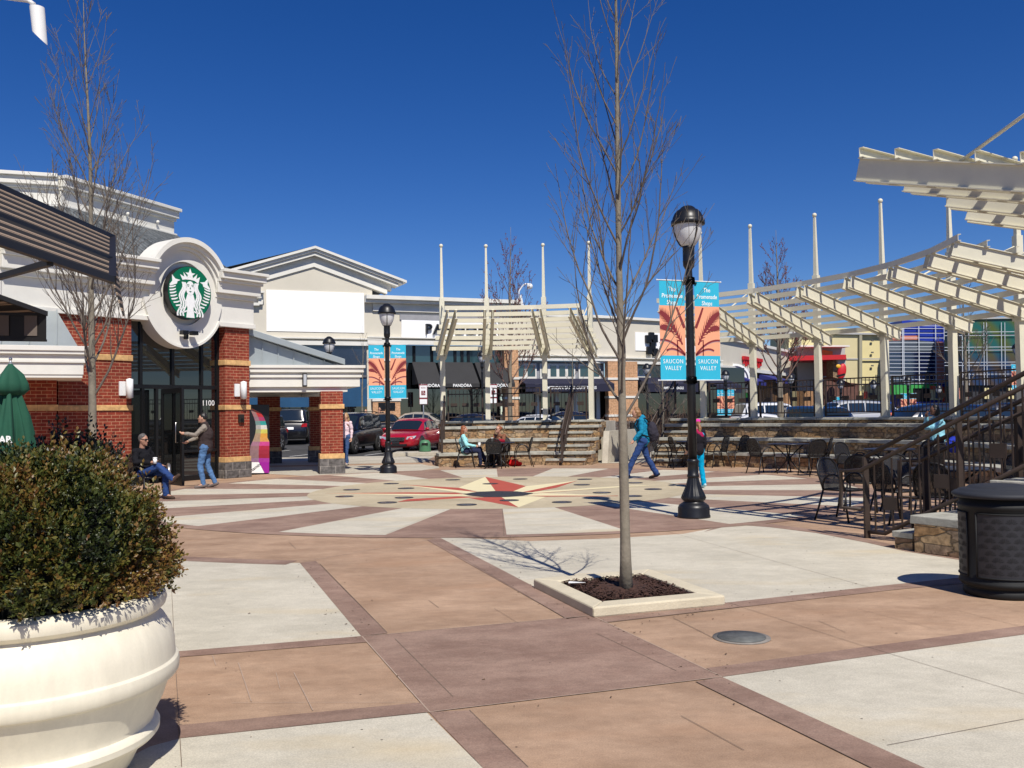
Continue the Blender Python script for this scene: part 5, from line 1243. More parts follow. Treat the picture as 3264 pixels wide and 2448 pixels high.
pt2 = thing('plant_pot', 'second cream pot hidden behind the boxwood shrub', 'plant pot', (-3.0, 6.35, 0)); e = MB(); e.lathe([(r*.65, z*.8) for r, z in prof], n=48); e.build('pot_body', M_POT, pt2)
# green folded umbrella
um = thing('folded_umbrella', 'closed dark green patio umbrella with white letters at the left edge', 'umbrella', (-6.48, 11.95, 0))
e = MB(); e.tube([(0, 0, 0), (0, 0, .9)], .032, 12); e.tube([(0, 0, .9), (0, 0, 2.36)], .022, 12); e.build('pole', mat('grey_pole', (.3, .31, .33), .4, .5, .05), um)
e = MB(); e.ball((0, 0, 2.395), .022, 10, 8); e.tube([(0, 0, 2.34), (0, 0, 2.38)], .012, 8); e.build('finial', mat('chrome_finial', (.6, .6, .6), .2, 1, 0), um)
M_UMB = mat('green_canvas', (.008, .075, .042), .85, var=.12, scale=5)
fo_ = lambda th, z: 1+.30*math.sin(4*th+.6)*min(1, (2.35-z)*2)+.14*math.sin(9*th+z*3)+.06*math.sin(17*th)
e = MB(); e.lathe([(.012, 2.345), (.05, 2.30), (.11, 2.2), (.15, 2.08), (.16, 2.0), (.11, 1.93)], n=72, flute=lambda th, z: 1+.4*max(0, math.sin(3*th+.4)) if z < 2.3 else 1); e.build('vent_flap', M_UMB, um)
e = MB(); e.lathe([(.03, 2.2), (.07, 2.05), (.12, 1.85), (.17, 1.65), (.20, 1.45), (.215, 1.3), (.225, 1.22), (.19, 1.14), (.13, 1.08), (.07, 1.0)], n=96, flute=fo_); cnp = e.build('canopy', M_UMB, um)
Mt = Matrix.Translation(Vector((.10, -.30, 1.36))) @ Matrix.Rotation(R(8), 4, 'Z') @ Matrix.Rotation(R(90), 4, 'X')
text('umbrella_lettering', 'AR', .12, M_EMW, Mt, um, .004, bold=.004)
# patio awnings at upper left
M_AWS = None
def stripemat():
    m, t, b = nodes('striped_awning_canvas')
    uv = N(t, 'ShaderNodeTexCoord'); sp = N(t, 'ShaderNodeSeparateXYZ'); t.links.new(uv.outputs['Object'], sp.inputs[0])
    mu = N(t, 'ShaderNodeMath', operation='MULTIPLY'); mu.inputs[1].default_value = 17.; t.links.new(sp.outputs['Z'], mu.inputs[0])
    fr = N(t, 'ShaderNodeMath', operation='FRACT'); t.links.new(mu.outputs[0], fr.inputs[0])
    cr = N(t, 'ShaderNodeValToRGB'); cr.color_ramp.interpolation = 'CONSTANT'; t.links.new(fr.outputs[0], cr.inputs[0])
    el = cr.color_ramp.elements; el[0].color = (.012, .01, .01, 1); el[1].position = .46; el[1].color = (.32, .235, .165, 1)
    for p, c in ((.56, (.03, .013, .012)), (.64, (.34, .25, .18)), (.84, (.012, .01, .01))): e_ = el.new(p); e_.color = (*c, 1)
    t.links.new(cr.outputs[0], b.inputs['Base Color']); b.inputs['Roughness'].default_value = .9
    tl_ = N(t, 'ShaderNodeBsdfTranslucent'); t.links.new(cr.outputs[0], tl_.inputs[0])
    mx = N(t, 'ShaderNodeMixShader'); mx.inputs[0].default_value = .07; out = [n for n in t.nodes if n.type == 'OUTPUT_MATERIAL'][0]
    t.links.new(b.outputs[0], mx.inputs[1]); t.links.new(tl_.outputs[0], mx.inputs[2]); t.links.new(mx.outputs[0], out.inputs[0])
    return m
M_AWS = stripemat()
aw = thing('patio_awning', 'brown and tan striped awning on a black frame seen from below at the upper left', 'awning', (-3.1, 6, 2.5), 0, None, True)
o1 = G(357, 892, 2.5); o0 = G(358, 760, 3.06); on = Vector((o1.x+.02, 1.6, 2.5)); tn_ = Vector((o0.x+.02, 1.6, 3.06))
e = MB(); nn = (o0-o1).cross(on-o1).normalized(); nn = nn if nn.z > 0 else -nn; e.slab([o1, o0, tn_, on], nn*.008); e.build('canvas', M_AWS, aw)
dm_ = (o1+o0)*.5
hem = G(392, 1010, 2.22); hemn = Vector((hem.x, 1.6, 2.22))
e = MB(); e.slab([o0, hem, o1], Vector((.008, 0, .004))); e.build('valance', M_AWS, aw)
M_AWF = mat('black_awning_frame', (.012, .011, .011), .5, var=.1)
def fbar(a, b, w_=.045, nm='frame_bar', par=None): e = MB(); e.bar(a, b, w_, w_); e.build(nm, M_AWF, par or aw)
fbar(o1, o0, .05); fbar(o1, on, .04); fbar(o0, tn_, .05); mm1 = o1.lerp(o0, .42); mm2 = on.lerp(tn_, .42); fbar(mm1, mm2, .035)
w1_ = G(-60, 960, 2.15); fbar(G(160, 826, 2.5)+Vector((0, 0, -.02)), D(-80, 905, 6.5), .035, 'strut'); fbar(mm1.lerp(mm2, .42), D(-80, 800, 7.2), .035, 'strut')
aw2 = thing('patio_awning', 'second dark awning with a scalloped tan edge below the striped one', 'awning', (-4.2, 8, 2.3), 0, None, True)
c_ = G(148, 1000, 2.55); d_ = G(0, 905, 2.95)
e = MB(); cn_ = Vector((c_.x-.05, 3.0, 2.55)); 
far_ = Vector((c_.x-1.9, c_.y+.25, 2.62)); e.slab([c_, far_, Vector((c_.x-1.9, c_.y-1.4, 3.2)), Vector((c_.x-.95, c_.y-1.1, 2.98))], Vector((0, 0, .01))); e.build('canvas', M_AWS, aw2)
e = MB(); e.slab([c_, far_, far_+Vector((0, 0, -.24)), c_+Vector((0, 0, -.24))], Vector((0, -.008, 0))); e.build('valance', M_AWF, aw2)
for i in range(3):
    a_ = c_+(far_-c_)*((i*2+.6)/14.); b_ = c_+(far_-c_)*((i*2+1.5)/14.); e = MB(); e.slab([a_+Vector((0, -.012, -.02)), b_+Vector((0, -.012, -.02)), b_+Vector((0, -.012, -.2)), a_+Vector((0, -.012, -.2))], Vector((0, -.004, 0))); e.build('tan_panel', mat('dim_tan_cloth', (.16, .13, .11), .9, var=.1), aw2)
fbar(c_, far_, .04, par=aw2); fbar(c_, Vector((c_.x-.95, c_.y-1.1, 2.98)), .04, par=aw2); fbar(c_+Vector((0, 0, -.24)), far_+Vector((0, 0, -.24)), .02, par=aw2)
# restaurant wall just outside the picture that carries the awnings, with its sign lamp
nb = thing('restaurant_building', 'cream restaurant wall at the far left edge carrying the striped awnings', 'building', (-5.2, 4, 0), 0, None, True)
e = MB(); e.box(-6.2, -5.05, -3, 6.6, 0, 4.6); e.build('wall', M_STUC, nb)
gn = thing('gooseneck_lamp', 'white cylindrical sign lamp on a curved arm at the top left corner', 'lamp', tuple(D(0, 0, 6.2)), 0, None, True)
lc = D(118, 24, 6.2); M_GN = mat('white_lamp_enamel', (.8, .8, .78), .35, var=.02)
rr_ = .0475; hh = lc.z-D(130, 143, 6.2).z
e = MB(); vs = []; n = 28; axis = Vector((-.06, 0, 1)).normalized(); 
for k in range(n):
    th = 2*math.pi*k/n; cx_, sy_ = math.cos(th)*rr_, math.sin(th)*rr_
    vs.append(lc+Vector((cx_, sy_, .0))); vs.append(lc+Vector((cx_+.02, sy_, -hh+ (-cx_+rr_)*1.0+.0)))
e.add(vs, [(2*k, 2*k+1, 2*((k+1) % n)+1, 2*((k+1) % n)) for k in range(n)], True); e.add([vs[2*k] for k in range(n)], [tuple(range(n))]); e.build('shade', M_GN, gn)
e = MB(); e.tube([lc+Vector((-.02, 0, .02)), lc+Vector((-.06, 0, .05)), lc+Vector((-.3, 0, .085)), lc+Vector((-.9, .0, .15))], .016, 10); e.build('arm', M_GN, gn)
# bicycle hoop by the seated man
hp = G(539, 1590); hoop = thing('steel_hoop', 'short bent steel hoop rail beside the seated man', 'hoop rail', (hp.x, hp.y, 0), R(-68))
M_STEEL = mat('brushed_steel_pipe', (.42, .40, .37), .35, .8, .08)
e = MB(); e.tube([(0, 0, 0), (0, 0, .55), (-.03, 0, .62), (-.1, 0, .66), (-.4, 0, .66), (-.47, 0, .62), (-.5, 0, .55), (-.5, 0, 0)], .033, 12); e.build('hoop', M_STEEL, hoop)
for x_ in (0, -.5): e = MB(); e.lathe([(.001, 0), (.085, 0), (.085, .012), (.001, .014)], (x_, 0, 0), 20); e.build('foot_plate', M_STEEL, hoop)
# accessible parking sign
def parking_sign(p, z0, h, label):
    t = thing('parking_sign', label, 'sign', (p.x, p.y, z0), R(8), 'accessible parking signs')
    e = MB(); e.tube([(0, 0, 0), (0, 0, h)], .03, 8); e.build('post', mat('galvanised_post', (.4, .41, .42), .4, .6, .1), t)
    M_DR = mat('dark_red_sign', (.2, .02, .03), .5, var=.05)
    e = MB(); e.box(-.20, .20, -.05, -.035, h-1.02, h-.02); e.build('backing', M_DR, t)
    e = MB(); e.box(-.18, .18, -.06, -.051, h-.68, h-.08); e.build('sign_plate', M_EMW, t)
    e = MB(); e.box(-.1, .1, -.066, -.061, h-.56, h-.34); e.build('symbol_panel', M_DR, t)
    w_ = MB(); w_.ball((-.01, -.069, h-.375), .018, 10, 6, (1, .2, 1)); w_.bar((-.012, -.069, h-.39), (.0, -.069, h-.46), .018, .006, (0, 1, 0)); w_.bar((.0, -.069, h-.46), (.05, -.069, h-.46), .014, .006, (0, 1, 0)); w_.bar((.05, -.069, h-.46), (.07, -.069, h-.51), .014, .006, (0, 1, 0))
    w_.tube([(.04*math.cos(a)-.0, -.069, h-.48+.04*math.sin(a)) for a in [R(100+i*22) for i in range(11)]], .006, 5); w_.build('wheelchair_symbol', M_EMW, t)
    e = MB(); e.box(-.18, .18, -.06, -.051, h-1.0, h-.76); e.build('lower_plate', M_EMW, t)
    text('sign_lettering', 'RESERVED\nPARKING', .055, M_DR, Matrix.Translation(Vector((0, -.062, h-.2))) @ Matrix.Rotation(R(90), 4, 'X'), t, .001)
p = D(1349, 1240, 46); parking_sign(p, .2, 2.93-.0, 'accessible parking sign between the red car and the first pergola post')
p = D(1572, 1240, 48); parking_sign(p, .25, 2.9, 'accessible parking sign behind the second pergola post')
# low green bin by the red car
gb = thing('green_bin', 'low round green litter bin with a dark slot beside the red car', 'litter bin', tuple(D(1355, 1434, 36.4).xy)+(.15,)); gb.scale = (.62, .62, .62)
M_GB = mat('green_plastic', (.07, .20, .10), .5, var=.06)
e = MB(); e.lathe([(.001, 0), (.36, 0), (.37, .05), (.35, .42), (.36, .46), (.33, .6), (.22, .72), (.001, .76)], n=28); e.build('body', M_GB, gb)
e = MB(); e.box(-.18, .22, -.38, -.33, .43, .56); e.build('slot', M_SLIT, gb, .01)
e = MB(); e.box(D(1355, 1434, 36.4).x-1.2, D(1355, 1434, 36.4).x+1.2, 35.8, 37.1, 0, .15); tag(e.build('kerb_island', M_WALK, None, .02), kind='structure')
# black bin and small post near the ramp
bb = thing('litter_bin', 'tall black rectangular bin in front of the tan brick pier behind the walking woman', 'litter bin', tuple(D(2025, 1385, 42).xy)+(.3,)); bb.scale = (.5, .5, .6)
e = MB(); e.box(-.42, .42, -.42, .42, .0, 1.25); e.build('body', M_BIN, bb, .03); e = MB(); e.box(-.45, .45, -.45, .45, 1.251, 1.33); e.build('lid', M_BIN, bb, .02)
# grit and leaf crumbs along the slab edges
lt_ = MB(); rnd = random.Random(77)
for k in range(260):
    if k % 3: a, b_ = [(W1(1420, 415), O), (W2(50, 870), W2(740, 790)), (W1(720, 545), W1(1030, 915)), (O, W2(650, 1150)), (W2(680, 765), W2(1410, 685))][rnd.randrange(5)]; c = a.lerp(b_, rnd.random())+Vector((rnd.gauss(0, .12), rnd.gauss(0, .12), 0))
    else: c = Vector((rnd.uniform(-2.5, 6), rnd.uniform(4, 14), 0))
    s_ = rnd.uniform(.003, .010); a_ = rnd.uniform(0, 6.28); d = Vector((math.cos(a_), math.sin(a_), 0))*s_; n_ = Vector((-d.y, d.x, 0))*.5; z = Vector((0, 0, .0065)); c.z = 0
    lt_.quad(c-d-n_+z, c+d-n_+z, c+d+n_+z+Vector((0, 0, .004)), c-d+n_+z)
tag(lt_.build('leaf_crumbs', mat('dry_leaf_crumbs', (.10, .06, .035), .9, var=.4, scale=30)), 'tiny dry leaf crumbs and grit scattered on the paving', 'debris', kind='stuff')
# ------------------------------------------------------------------ tree planter
PL = [G(1699.7, 1844, .085), G(1891, 1935.5, .085), G(2312, 1897, .085), G(2072, 1812.6, .085)]
pl_ = thing('tree_planter', 'square cream concrete kerb round the nearest tree', 'planter', tuple((sum(PL, Vector())/4).xy)+(0,), 0, None, True)
c0 = sum(PL, Vector())/4
M_KERB = mat('cream_kerb_concrete', (.56, .50, .37), .85, var=.1, scale=4, bump=.3, bscale=60, var2=.06)
inn = [c0+(p-c0)*.72 for p in PL]
for i in range(4):
    j = (i+1) % 4; e = MB(); e.prism([(PL[i].x, PL[i].y), (PL[j].x, PL[j].y), (inn[j].x, inn[j].y), (inn[i].x, inn[i].y)], 0, .085); e.build('kerb_side', M_KERB, pl_, .014)
ms = MB(); rnd = random.Random(2)
NN = 26
def bil(a, b): return (inn[0]*(1-a)+inn[1]*a)*(1-b)+(inn[3]*(1-a)+inn[2]*a)*b
vs = [[Vector((*bil(i/NN, j/NN).xy, .055+.04*math.sin(math.pi*i/NN)*math.sin(math.pi*j/NN)+rnd.uniform(-.008, .012))) for j in range(NN+1)] for i in range(NN+1)]
flatv = [v for r_ in vs for v in r_]; ms.add(flatv, [(i*(NN+1)+j, (i+1)*(NN+1)+j, (i+1)*(NN+1)+j+1, i*(NN+1)+j+1) for i in range(NN) for j in range(NN)])
M_MULCH = mat('dark_bark_mulch', (.05, .022, .015), .95, var=.5, scale=30)
for k in range(5200):   # bark chips
    p = bil(rnd.uniform(.03, .97), rnd.uniform(.03, .97)); p.z = .058+rnd.uniform(0, .036); a = rnd.uniform(0, 6.28); l = rnd.uniform(.008, .024); d = Vector((math.cos(a), math.sin(a), rnd.uniform(-.4, .5)))*l; n_ = Vector((-math.sin(a), math.cos(a), rnd.uniform(-.5, .5)))*l*.28
    ms.quad(p-d-n_, p+d-n_, p+d+n_, p-d+n_)
tag(ms.build('bark_mulch', M_MULCH), 'dark brown bark mulch filling the square tree planter', 'mulch', kind='stuff')
e = MB(); p = G(1833, 1862, .1); e.prism([(p.x-.06, p.y-.03), (p.x+.09, p.y-.02), (p.x-.05, p.y+.05)], .115, .118); tag(e.build('paper_scrap', M_EMW), 'small pale scrap of paper lying on the mulch', 'paper')
# ------------------------------------------------------------------ BARE TREES
M_BARK = mat('grey_brown_bark', (.20, .175, .135), .85, var=.3, scale=6, bump=.4, bscale=50, var2=.12)
M_TWIG = mat('brown_twig_bark', (.135, .112, .092), .8, var=.25, scale=9)
M_TWIGR = mat('reddish_twig_bark', (.14, .085, .065), .8, var=.25, scale=9); M_BUD = mat('red_buds', (.16, .02, .03), .7, var=.2)
def tree(name, label, base, h, r0, seed, first=1.5, n1=26, spread=.34, grp='bare young street trees', buds=0., twr=.0022, curve=.55, dense=1., trunk_h=None, m2=None, lens=1.):
    rnd = random.Random(seed)
    t = thing(name, label, 'tree', tuple(base), 0, grp)
    tr = MB(); TH = trunk_h or h; k = 26; path = []; rad = []
    wx = [rnd.uniform(-1, 1) for _ in range(4)]
    def tp(z): f = z/h; return Vector((.035*h/6*(wx[0]*math.sin(f*5)+wx[1]*math.sin(f*11)*.5), .035*h/6*(wx[2]*math.sin(f*4)+wx[3]*.5*math.sin(f*9)), z))
    def trr(z): return max(twr, r0*(1-(z/h)**.85*.98)*(1+.25*math.exp(-z*6)))
    for i in range(k+1): z = TH*i/k; path.append(tp(z)); rad.append(trr(z)*(1+.06*rnd.uniform(-1, 1)))
    tr.tube(path, rad, 10); tr.build('trunk', M_BARK, t)
    cr_ = MB(); bd = MB()
    def branch(p, d, L, r, lvl, up):
        n = max(4, int(L/.11)) if lvl < 2 else max(3, int(L/.09)); pts = [p]; dd = d.copy()
        st = L/n
        for i in range(n):
            dd = (dd+Vector((rnd.gauss(0, .055), rnd.gauss(0, .055), up*st*1.15+rnd.gauss(0, .04)))).normalized(); pts.append(pts[-1]+dd*st)
        rs = [max(twr, r*(1-.85*i/n)) for i in range(n+1)]
        cr_.tube(pts, rs, 5 if lvl == 0 else (4 if lvl == 1 else 3), True, False)
        if buds and lvl >= 1:
            for i in range(1, n+1):
                if rnd.random() < buds: q = pts[i]; bd.ball(q+Vector((rnd.gauss(0, .012), rnd.gauss(0, .012), rnd.gauss(0, .012))), rnd.uniform(.012, .024), 5, 3)
        if lvl < 3:
            m = {0: int(L*7.0*dense), 1: int(L*6.5*dense), 2: int(L*3.0*dense)}[lvl]
            for i in range(m):
                f = rnd.uniform(.18, .97); j = min(n-1, int(f*n)); q = pts[j].lerp(pts[j+1], f*n-j)
                ax = (pts[j+1]-pts[j]).normalized(); side = ax.orthogonal().normalized(); side.rotate(Matrix.Rotation(rnd.uniform(0, 6.28), 3, ax))
                nd = (ax*1.0+side*rnd.uniform(.45, .95)+Vector((0, 0, .25))).normalized()
                LL = L*(1-f*.65)*rnd.uniform(.28, .5) if lvl < 2 else rnd.uniform(.06, .2)
                if LL > .04: branch(q, nd, min(LL, L*.6), rs[j]*.55, lvl+1, up*1.0)
    for i in range(n1):
        f = (i+rnd.uniform(0, .8))/n1; z = first+(h*.93-first)*f**1.05; az = i*2.4+rnd.uniform(-.5, .5)
        L = (h-first)*(.40*(1-f)**.8+.07)*rnd.uniform(.8, 1.15)*lens
        d = Vector((math.cos(az)*spread*2.2, math.sin(az)*spread*2.2, .75+f*.6)).normalized()
        branch(tp(z), d, L, trr(z)*.34+.001, 0, curve)
    cr_.build('crown', m2 or M_TWIG, t)
    if buds: bd.build('buds', M_BUD, t)
    return t
tree('bare_tree', 'nearest slender bare tree growing from the square mulch planter', (.955, 8.0, .05), 6.95, .05, 11, 1.42, 38, .30, lens=.76, twr=.0019)
tree('bare_tree', 'bare tree in front of the cafe entrance at left', (-5.95, 13.0, 0), 7.9, .075, 23, 1.9, 36, .30, m2=M_TWIG, twr=.0028)
tree('budding_tree', 'bare tree with dark red buds behind the smaller pergola', tuple(D(1632, 1400, 38).xy)+(.1,), 9.2, .13, 31, 2.1, 26, .42, 'red budded trees behind the pergolas', .5, .006, dense=.72, m2=M_TWIGR)
tree('budding_tree', 'bare tree with dark red buds behind the long pergola', tuple(D(2490, 1400, 40).xy)+(.1,), 9.3, .17, 35, 2.5, 30, .46, 'red budded trees behind the pergolas', .5, .007, dense=.75, m2=M_TWIGR)
tree('bare_tree', 'bare tree in front of the green patterned facade at right', tuple(D(3083, 1400, 40).xy)+(.1,), 7.6, .13, 41, 2.3, 22, .5, dense=.62, twr=.007)
tree('bare_tree', 'thin bare sapling before the blue shop panels left of the far lamp', tuple(D(1158, 1400, 42).xy)+(.1,), 5.6, .07, 43, 2.6, 10, .4, dense=.45, twr=.005)
tree('bare_tree', 'small twiggy tree behind the stair railing right of the walking woman', tuple(D(2115, 1400, 41).xy)+(.1,), 4.8, .09, 47, 1.0, 22, .7, dense=.8, twr=.006)
tree('bare_tree', 'small bare tree between the clothing shop window and pergola post', tuple(D(1828, 1400, 50).xy)+(.3,), 5.6, .08, 49, 2.4, 12, .5, dense=.5, twr=.006)
# low twiggy shrubs in the car park beds
def twigs(label, base, w_, h_, seed):
    rnd = random.Random(seed); t = thing('bare_shrub', label, 'shrub', tuple(base), 0, 'bare twiggy shrubs in the planting beds'); mb = MB()
    for i in range(240):
        p = Vector((rnd.gauss(0, w_*.35), rnd.gauss(0, .3), 0)); d = Vector((rnd.gauss(0, .5), rnd.gauss(0, .5), 1)).normalized(); L = h_*rnd.uniform(.5, 1); a = p+d*L*.5; b_ = a+(d+Vector((rnd.gauss(0, .3), rnd.gauss(0, .3), 0))).normalized()*L*.5
        mb.tube([p, a, b_], [.012, .009, .005], 3, True, False)
        for q in range(2): c = p.lerp(b_, rnd.uniform(.4, .9)); mb.tube([c, c+Vector((rnd.gauss(0, .12), rnd.gauss(0, .12), rnd.uniform(.05, .25)))], [.007, .004], 3, True, False)
    mb.build('twigs', mat('rust_twigs', (.13, .075, .05), .9, var=.3, scale=8), t)
twigs('rust coloured bare shrub beside the parking sign', D(1375, 1400, 44).xy.to_tuple()+(.15,), 2.2, 1.3, 1)
twigs('bare shrub behind the stair railing near the dark shopfront', D(2080, 1400, 43).xy.to_tuple()+(.15,), 3., 2.0, 2)
twigs('bare shrub in front of the yellow building', D(2730, 1400, 62).xy.to_tuple()+(-.3,), 4., 2.6, 3)
twigs('bare shrub in front of the green shopfront', D(2860, 1400, 66).xy.to_tuple()+(-.3,), 3., 2.6, 5)
# ================================================================== FAR RIGHT BUILDINGS
RS = Frame(tuple(D(2080, 1032, 62).xy), tuple(D(2577, 1135, 103).xy))
rs = thing('shop_row', 'row of beige shops with blue awnings receding behind the long pergola', 'building', tuple(RS.pt(15, .3)), 0, None, True)
sA_ = RS.sz(2200, 1100)[0]; sB_ = RS.sz(2640, 1100)[0]; zt = 7.4; zb_ = RS.sz(*c5(300, 600))[1]
e = MB(); RS.box(e, sA_, sB_, zb_, zt, -6, 0); e.build('wall', M_STUC, rs); e = MB(); RS.box(e, sA_, sB_, zt, zt+.25, -6, .25); e.build('coping', M_WHITE, rs)
e = MB(); RS.box(e, sA_, sB_, zb_-.25, zb_+.05, 0, .2); e.build('string_course', M_WHITE, rs)
e = MB(); RS.box(e, sA_, sB_, -.5, zb_-.25, -1, -.8); e.build('dark_shopfront', M_REFL, rs)
for u_ in (2325, 2454, 2512, 2590, 2630):
    s_ = RS.sz(u_, 1200)[0]; e = MB(); RS.box(e, s_-.5, s_+.5, -.4, zb_-.25, -.8, .1); e.build('tan_brick_pier', M_TANB, rs)
M_REDS = mat('bright_red_panel', (.55, .015, .02), .5, var=.05); M_BLUEA = mat('royal_blue_canvas', (.018, .02, .16), .8, var=.08)
tl = RS.sz(*c5(262, 435)); br_ = RS.sz(*c5(512, 520))
sgn = thing('red_shop_sign', 'red fretted sign on the beige wall left of the bare tree, partly behind a post', 'sign', tuple(RS.pt(tl[0], tl[1])), 0, None, True)
e = MB(); RS.box(e, tl[0], br_[0], br_[1], tl[1], .05, .25); e.build('sign_panel', M_REDS, sgn)
for i in range(9):
    s_ = tl[0]+(br_[0]-tl[0])*(i+.5)/9; e = MB(); RS.box(e, s_-.16, s_+.12, br_[1]-.35-.2*(i % 2), br_[1], .06, .2); e.build('letter_drop', M_REDS, sgn)
def blue_awning(x0, x1, yt, yb, label):
    a = RS.sz(*c5(x0, yt)); b_ = RS.sz(*c5(x1, yb)); awning(RS, a[0], b_[0], a[1], b_[1], 1.6, M_BLUEA, label, 'royal blue shop awnings', valance=.3)
blue_awning(120, 350, 655, 790, 'royal blue awning beside the round A sign'); blue_awning(490, 690, 680, 770, 'royal blue awning right of the first right hand post')
ra = D(*c5(175, 740), 78); rd = thing('round_hanging_sign', 'round white disc sign with a dark letter A beside the blue awning', 'sign', tuple(ra), 0, None, True)
FX = Frame((ra.x, ra.y), (ra.x+1, ra.y-.1)); e = MB(); disc(FX, e, 0, ra.z, 1.3, 0, .15, 28); e.build('sign_disc', M_EMW, rd)
e = MB(); ringseg(FX, e, 0, ra.z, 1.0, 1.12, -180, 180, .15, .17, 28); e.build('ring', mat('navy_ring', (.05, .05, .1), .5, var=0), rd)
text('sign_letter', 'A', 1.3, mat('brown_letter', (.2, .05, .05), .5, var=0), FX.mat4(0, ra.z, .16), rd, .02, bold=.04)
# entrance tower with red canopy
def fp(Y, pts): return [D(u, v, Y) for u, v in pts]
def plate(name, parent, Y, pts, m, th=.3): e = MB(); e.slab(fp(Y, pts), Vector((0, -th, 0))); return e.build(name, m, parent)
tw = thing('restaurant_tower', 'stone tower with jutting red canopy and round red sign before the yellow building', 'building', tuple(D(2640, 1330, 96)), 0, None, True)
M_ORG = mat('orange_panel', (.60, .22, .06), .7, var=.05); M_GREYP = mat('grey_panel_wall', (.42, .42, .41), .7, var=.05)
plate('grey_block', tw, 99, [c5(890, 345), c5(1500, 345), c5(1500, 900), c5(890, 900)], M_GREYP, 3); plate('coping', tw, 98, [c5(880, 330), c5(1505, 330), c5(1505, 350), c5(880, 350)], M_WHITE, 4.2)
plate('orange_panel', tw, 95.8, [c5(1290, 350), c5(1460, 375), c5(1460, 520), c5(1290, 520)], M_ORG, .2); plate('red_side_wall', tw, 95.6, [c5(1290, 520), c5(1395, 520), c5(1395, 700), c5(1290, 700)], mat('rust_wall', (.32, .09, .05), .8), .2)
e = MB(); a, b_, c = D(*c5(1290, 492), 92), D(*c5(1600, 470), 92), D(*c5(1720, 480), 96); z1 = D(*c5(1600, 424), 92).z
e.prism([(a.x-3, a.y), (b_.x, b_.y-1), (c.x, c.y+2), (a.x, a.y+6)], D(*c5(1500, 488), 92).z, z1); e.build('red_canopy', M_REDS, tw)
plate('stone_pillar', tw, 94, [c5(1390, 500), c5(1510, 500), c5(1525, 1010), c5(1380, 1010)], M_STONE, 2)
plate('grey_neck', tw, 92.5, [c5(1490, 480), c5(1600, 480), c5(1590, 560), c5(1500, 560)], M_GREYP, 1)
p_ = D(*c5(1590, 640), 90); e = MB(); FT = Frame((p_.x, p_.y), (p_.x+1, p_.y-.4)); e.ball(p_, 1, 18, 12, (.42, .2, .8), Matrix.Rotation(R(14), 3, 'Y')); e.build('red_round_sign', M_REDS, tw); p_ = D(*c5(1545, 570), 89.5); e = MB(); e.ball(p_, .24, 14, 8, (1, .3, .8)); e.build('yellow_emblem', mat('yellow_emblem', (.75, .42, .03), .5, var=0), tw)
p_ = D(*c5(1590, 690), 88.8); e = MB(); e.bar(p_+Vector((-.5, 0, -.1)), p_+Vector((.3, 0, .1)), .1, .2); e.build('black_sign_bar', M_BLACK, tw)
e = MB(); q = D(*c5(1480, 790), 86); 
for i in range(12):
    t0, t1 = i/12., (i+1)/12.; z = lambda t: q.z-.35+.9*math.cos(t*math.pi/2)
    e.quad((q.x-.5+2.6*t0, q.y, z(t0)), (q.x-.5+2.6*t1, q.y, z(t1)), (q.x-.5+2.6*t1, q.y+3, z(t1)), (q.x-.5+2.6*t0, q.y+3, z(t0)))
e.build('rust_entrance_roof', mat('rust_canvas', (.20, .04, .025), .8), tw)
plate('dark_entrance', tw, 92, [c5(1340, 760), c5(1800, 800), c5(1800, 1090), c5(1340, 1090)], mat('dark_red_brick', (.13, .06, .045), .9, var=.3), .3)
# yellow building
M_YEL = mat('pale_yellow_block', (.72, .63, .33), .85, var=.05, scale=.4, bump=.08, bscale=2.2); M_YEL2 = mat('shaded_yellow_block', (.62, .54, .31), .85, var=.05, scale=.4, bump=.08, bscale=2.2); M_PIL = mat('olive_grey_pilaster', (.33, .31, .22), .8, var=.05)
yb = thing('yellow_building', 'large pale yellow block building with grey pilasters behind the parked cars', 'building', tuple(D(2700, 1340, 118)), 0, None, True)
YY = 118
plate('wall', yb, YY, [(2455, 1062), (2835, 1068), (2835, 1345), (2455, 1345)], M_YEL, 8)
plate('left_wall_panel', yb, YY-8.1, [c5(1460, 160), c5(1808, 160), c5(1808, 1250), c5(1460, 1250)], M_YEL2, .1)
plate('coping', yb, YY-7.9, [(2450, 1057), (2838, 1063), (2838, 1069), (2450, 1064)], M_GREYP, .6)
for x0, x1 in ((1808, 1845), (1008, 1045)): plate('pilaster', yb, YY-8.2, [c5(x0, 160), c5(x1, 160), c5(x1, 900), c5(x0, 900)], M_PIL, .35)
plate('joint_band', yb, YY-8.2, [c5(1650, 466), c5(2190, 466), c5(2190, 482), c5(1650, 482)], M_GREYP, .1)
plate('lower_band', yb, YY-8.2, [c5(1650, 800), c5(2190, 800), c5(2190, 822), c5(1650, 822)], M_GREYP, .1)
for y in (232, 388, 563): plate('vent', yb, YY-8.2, [c5(1975, y-9), c5(2005, y-9), c5(2005, y+9), c5(1975, y+9)], mat('dark_vent', (.12, .12, .11), .7), .15)
plate('poster', yb, YY-8.2, [c5(1945, 925), c5(2025, 925), c5(2025, 985), c5(1945, 985)], mat('dark_poster', (.05, .04, .07), .5), .15); plate('red_door_surround', yb, YY-8.2, [c5(1885, 905), c5(1920, 905), c5(1920, 1000), c5(1885, 1000)], M_REDS, .2)
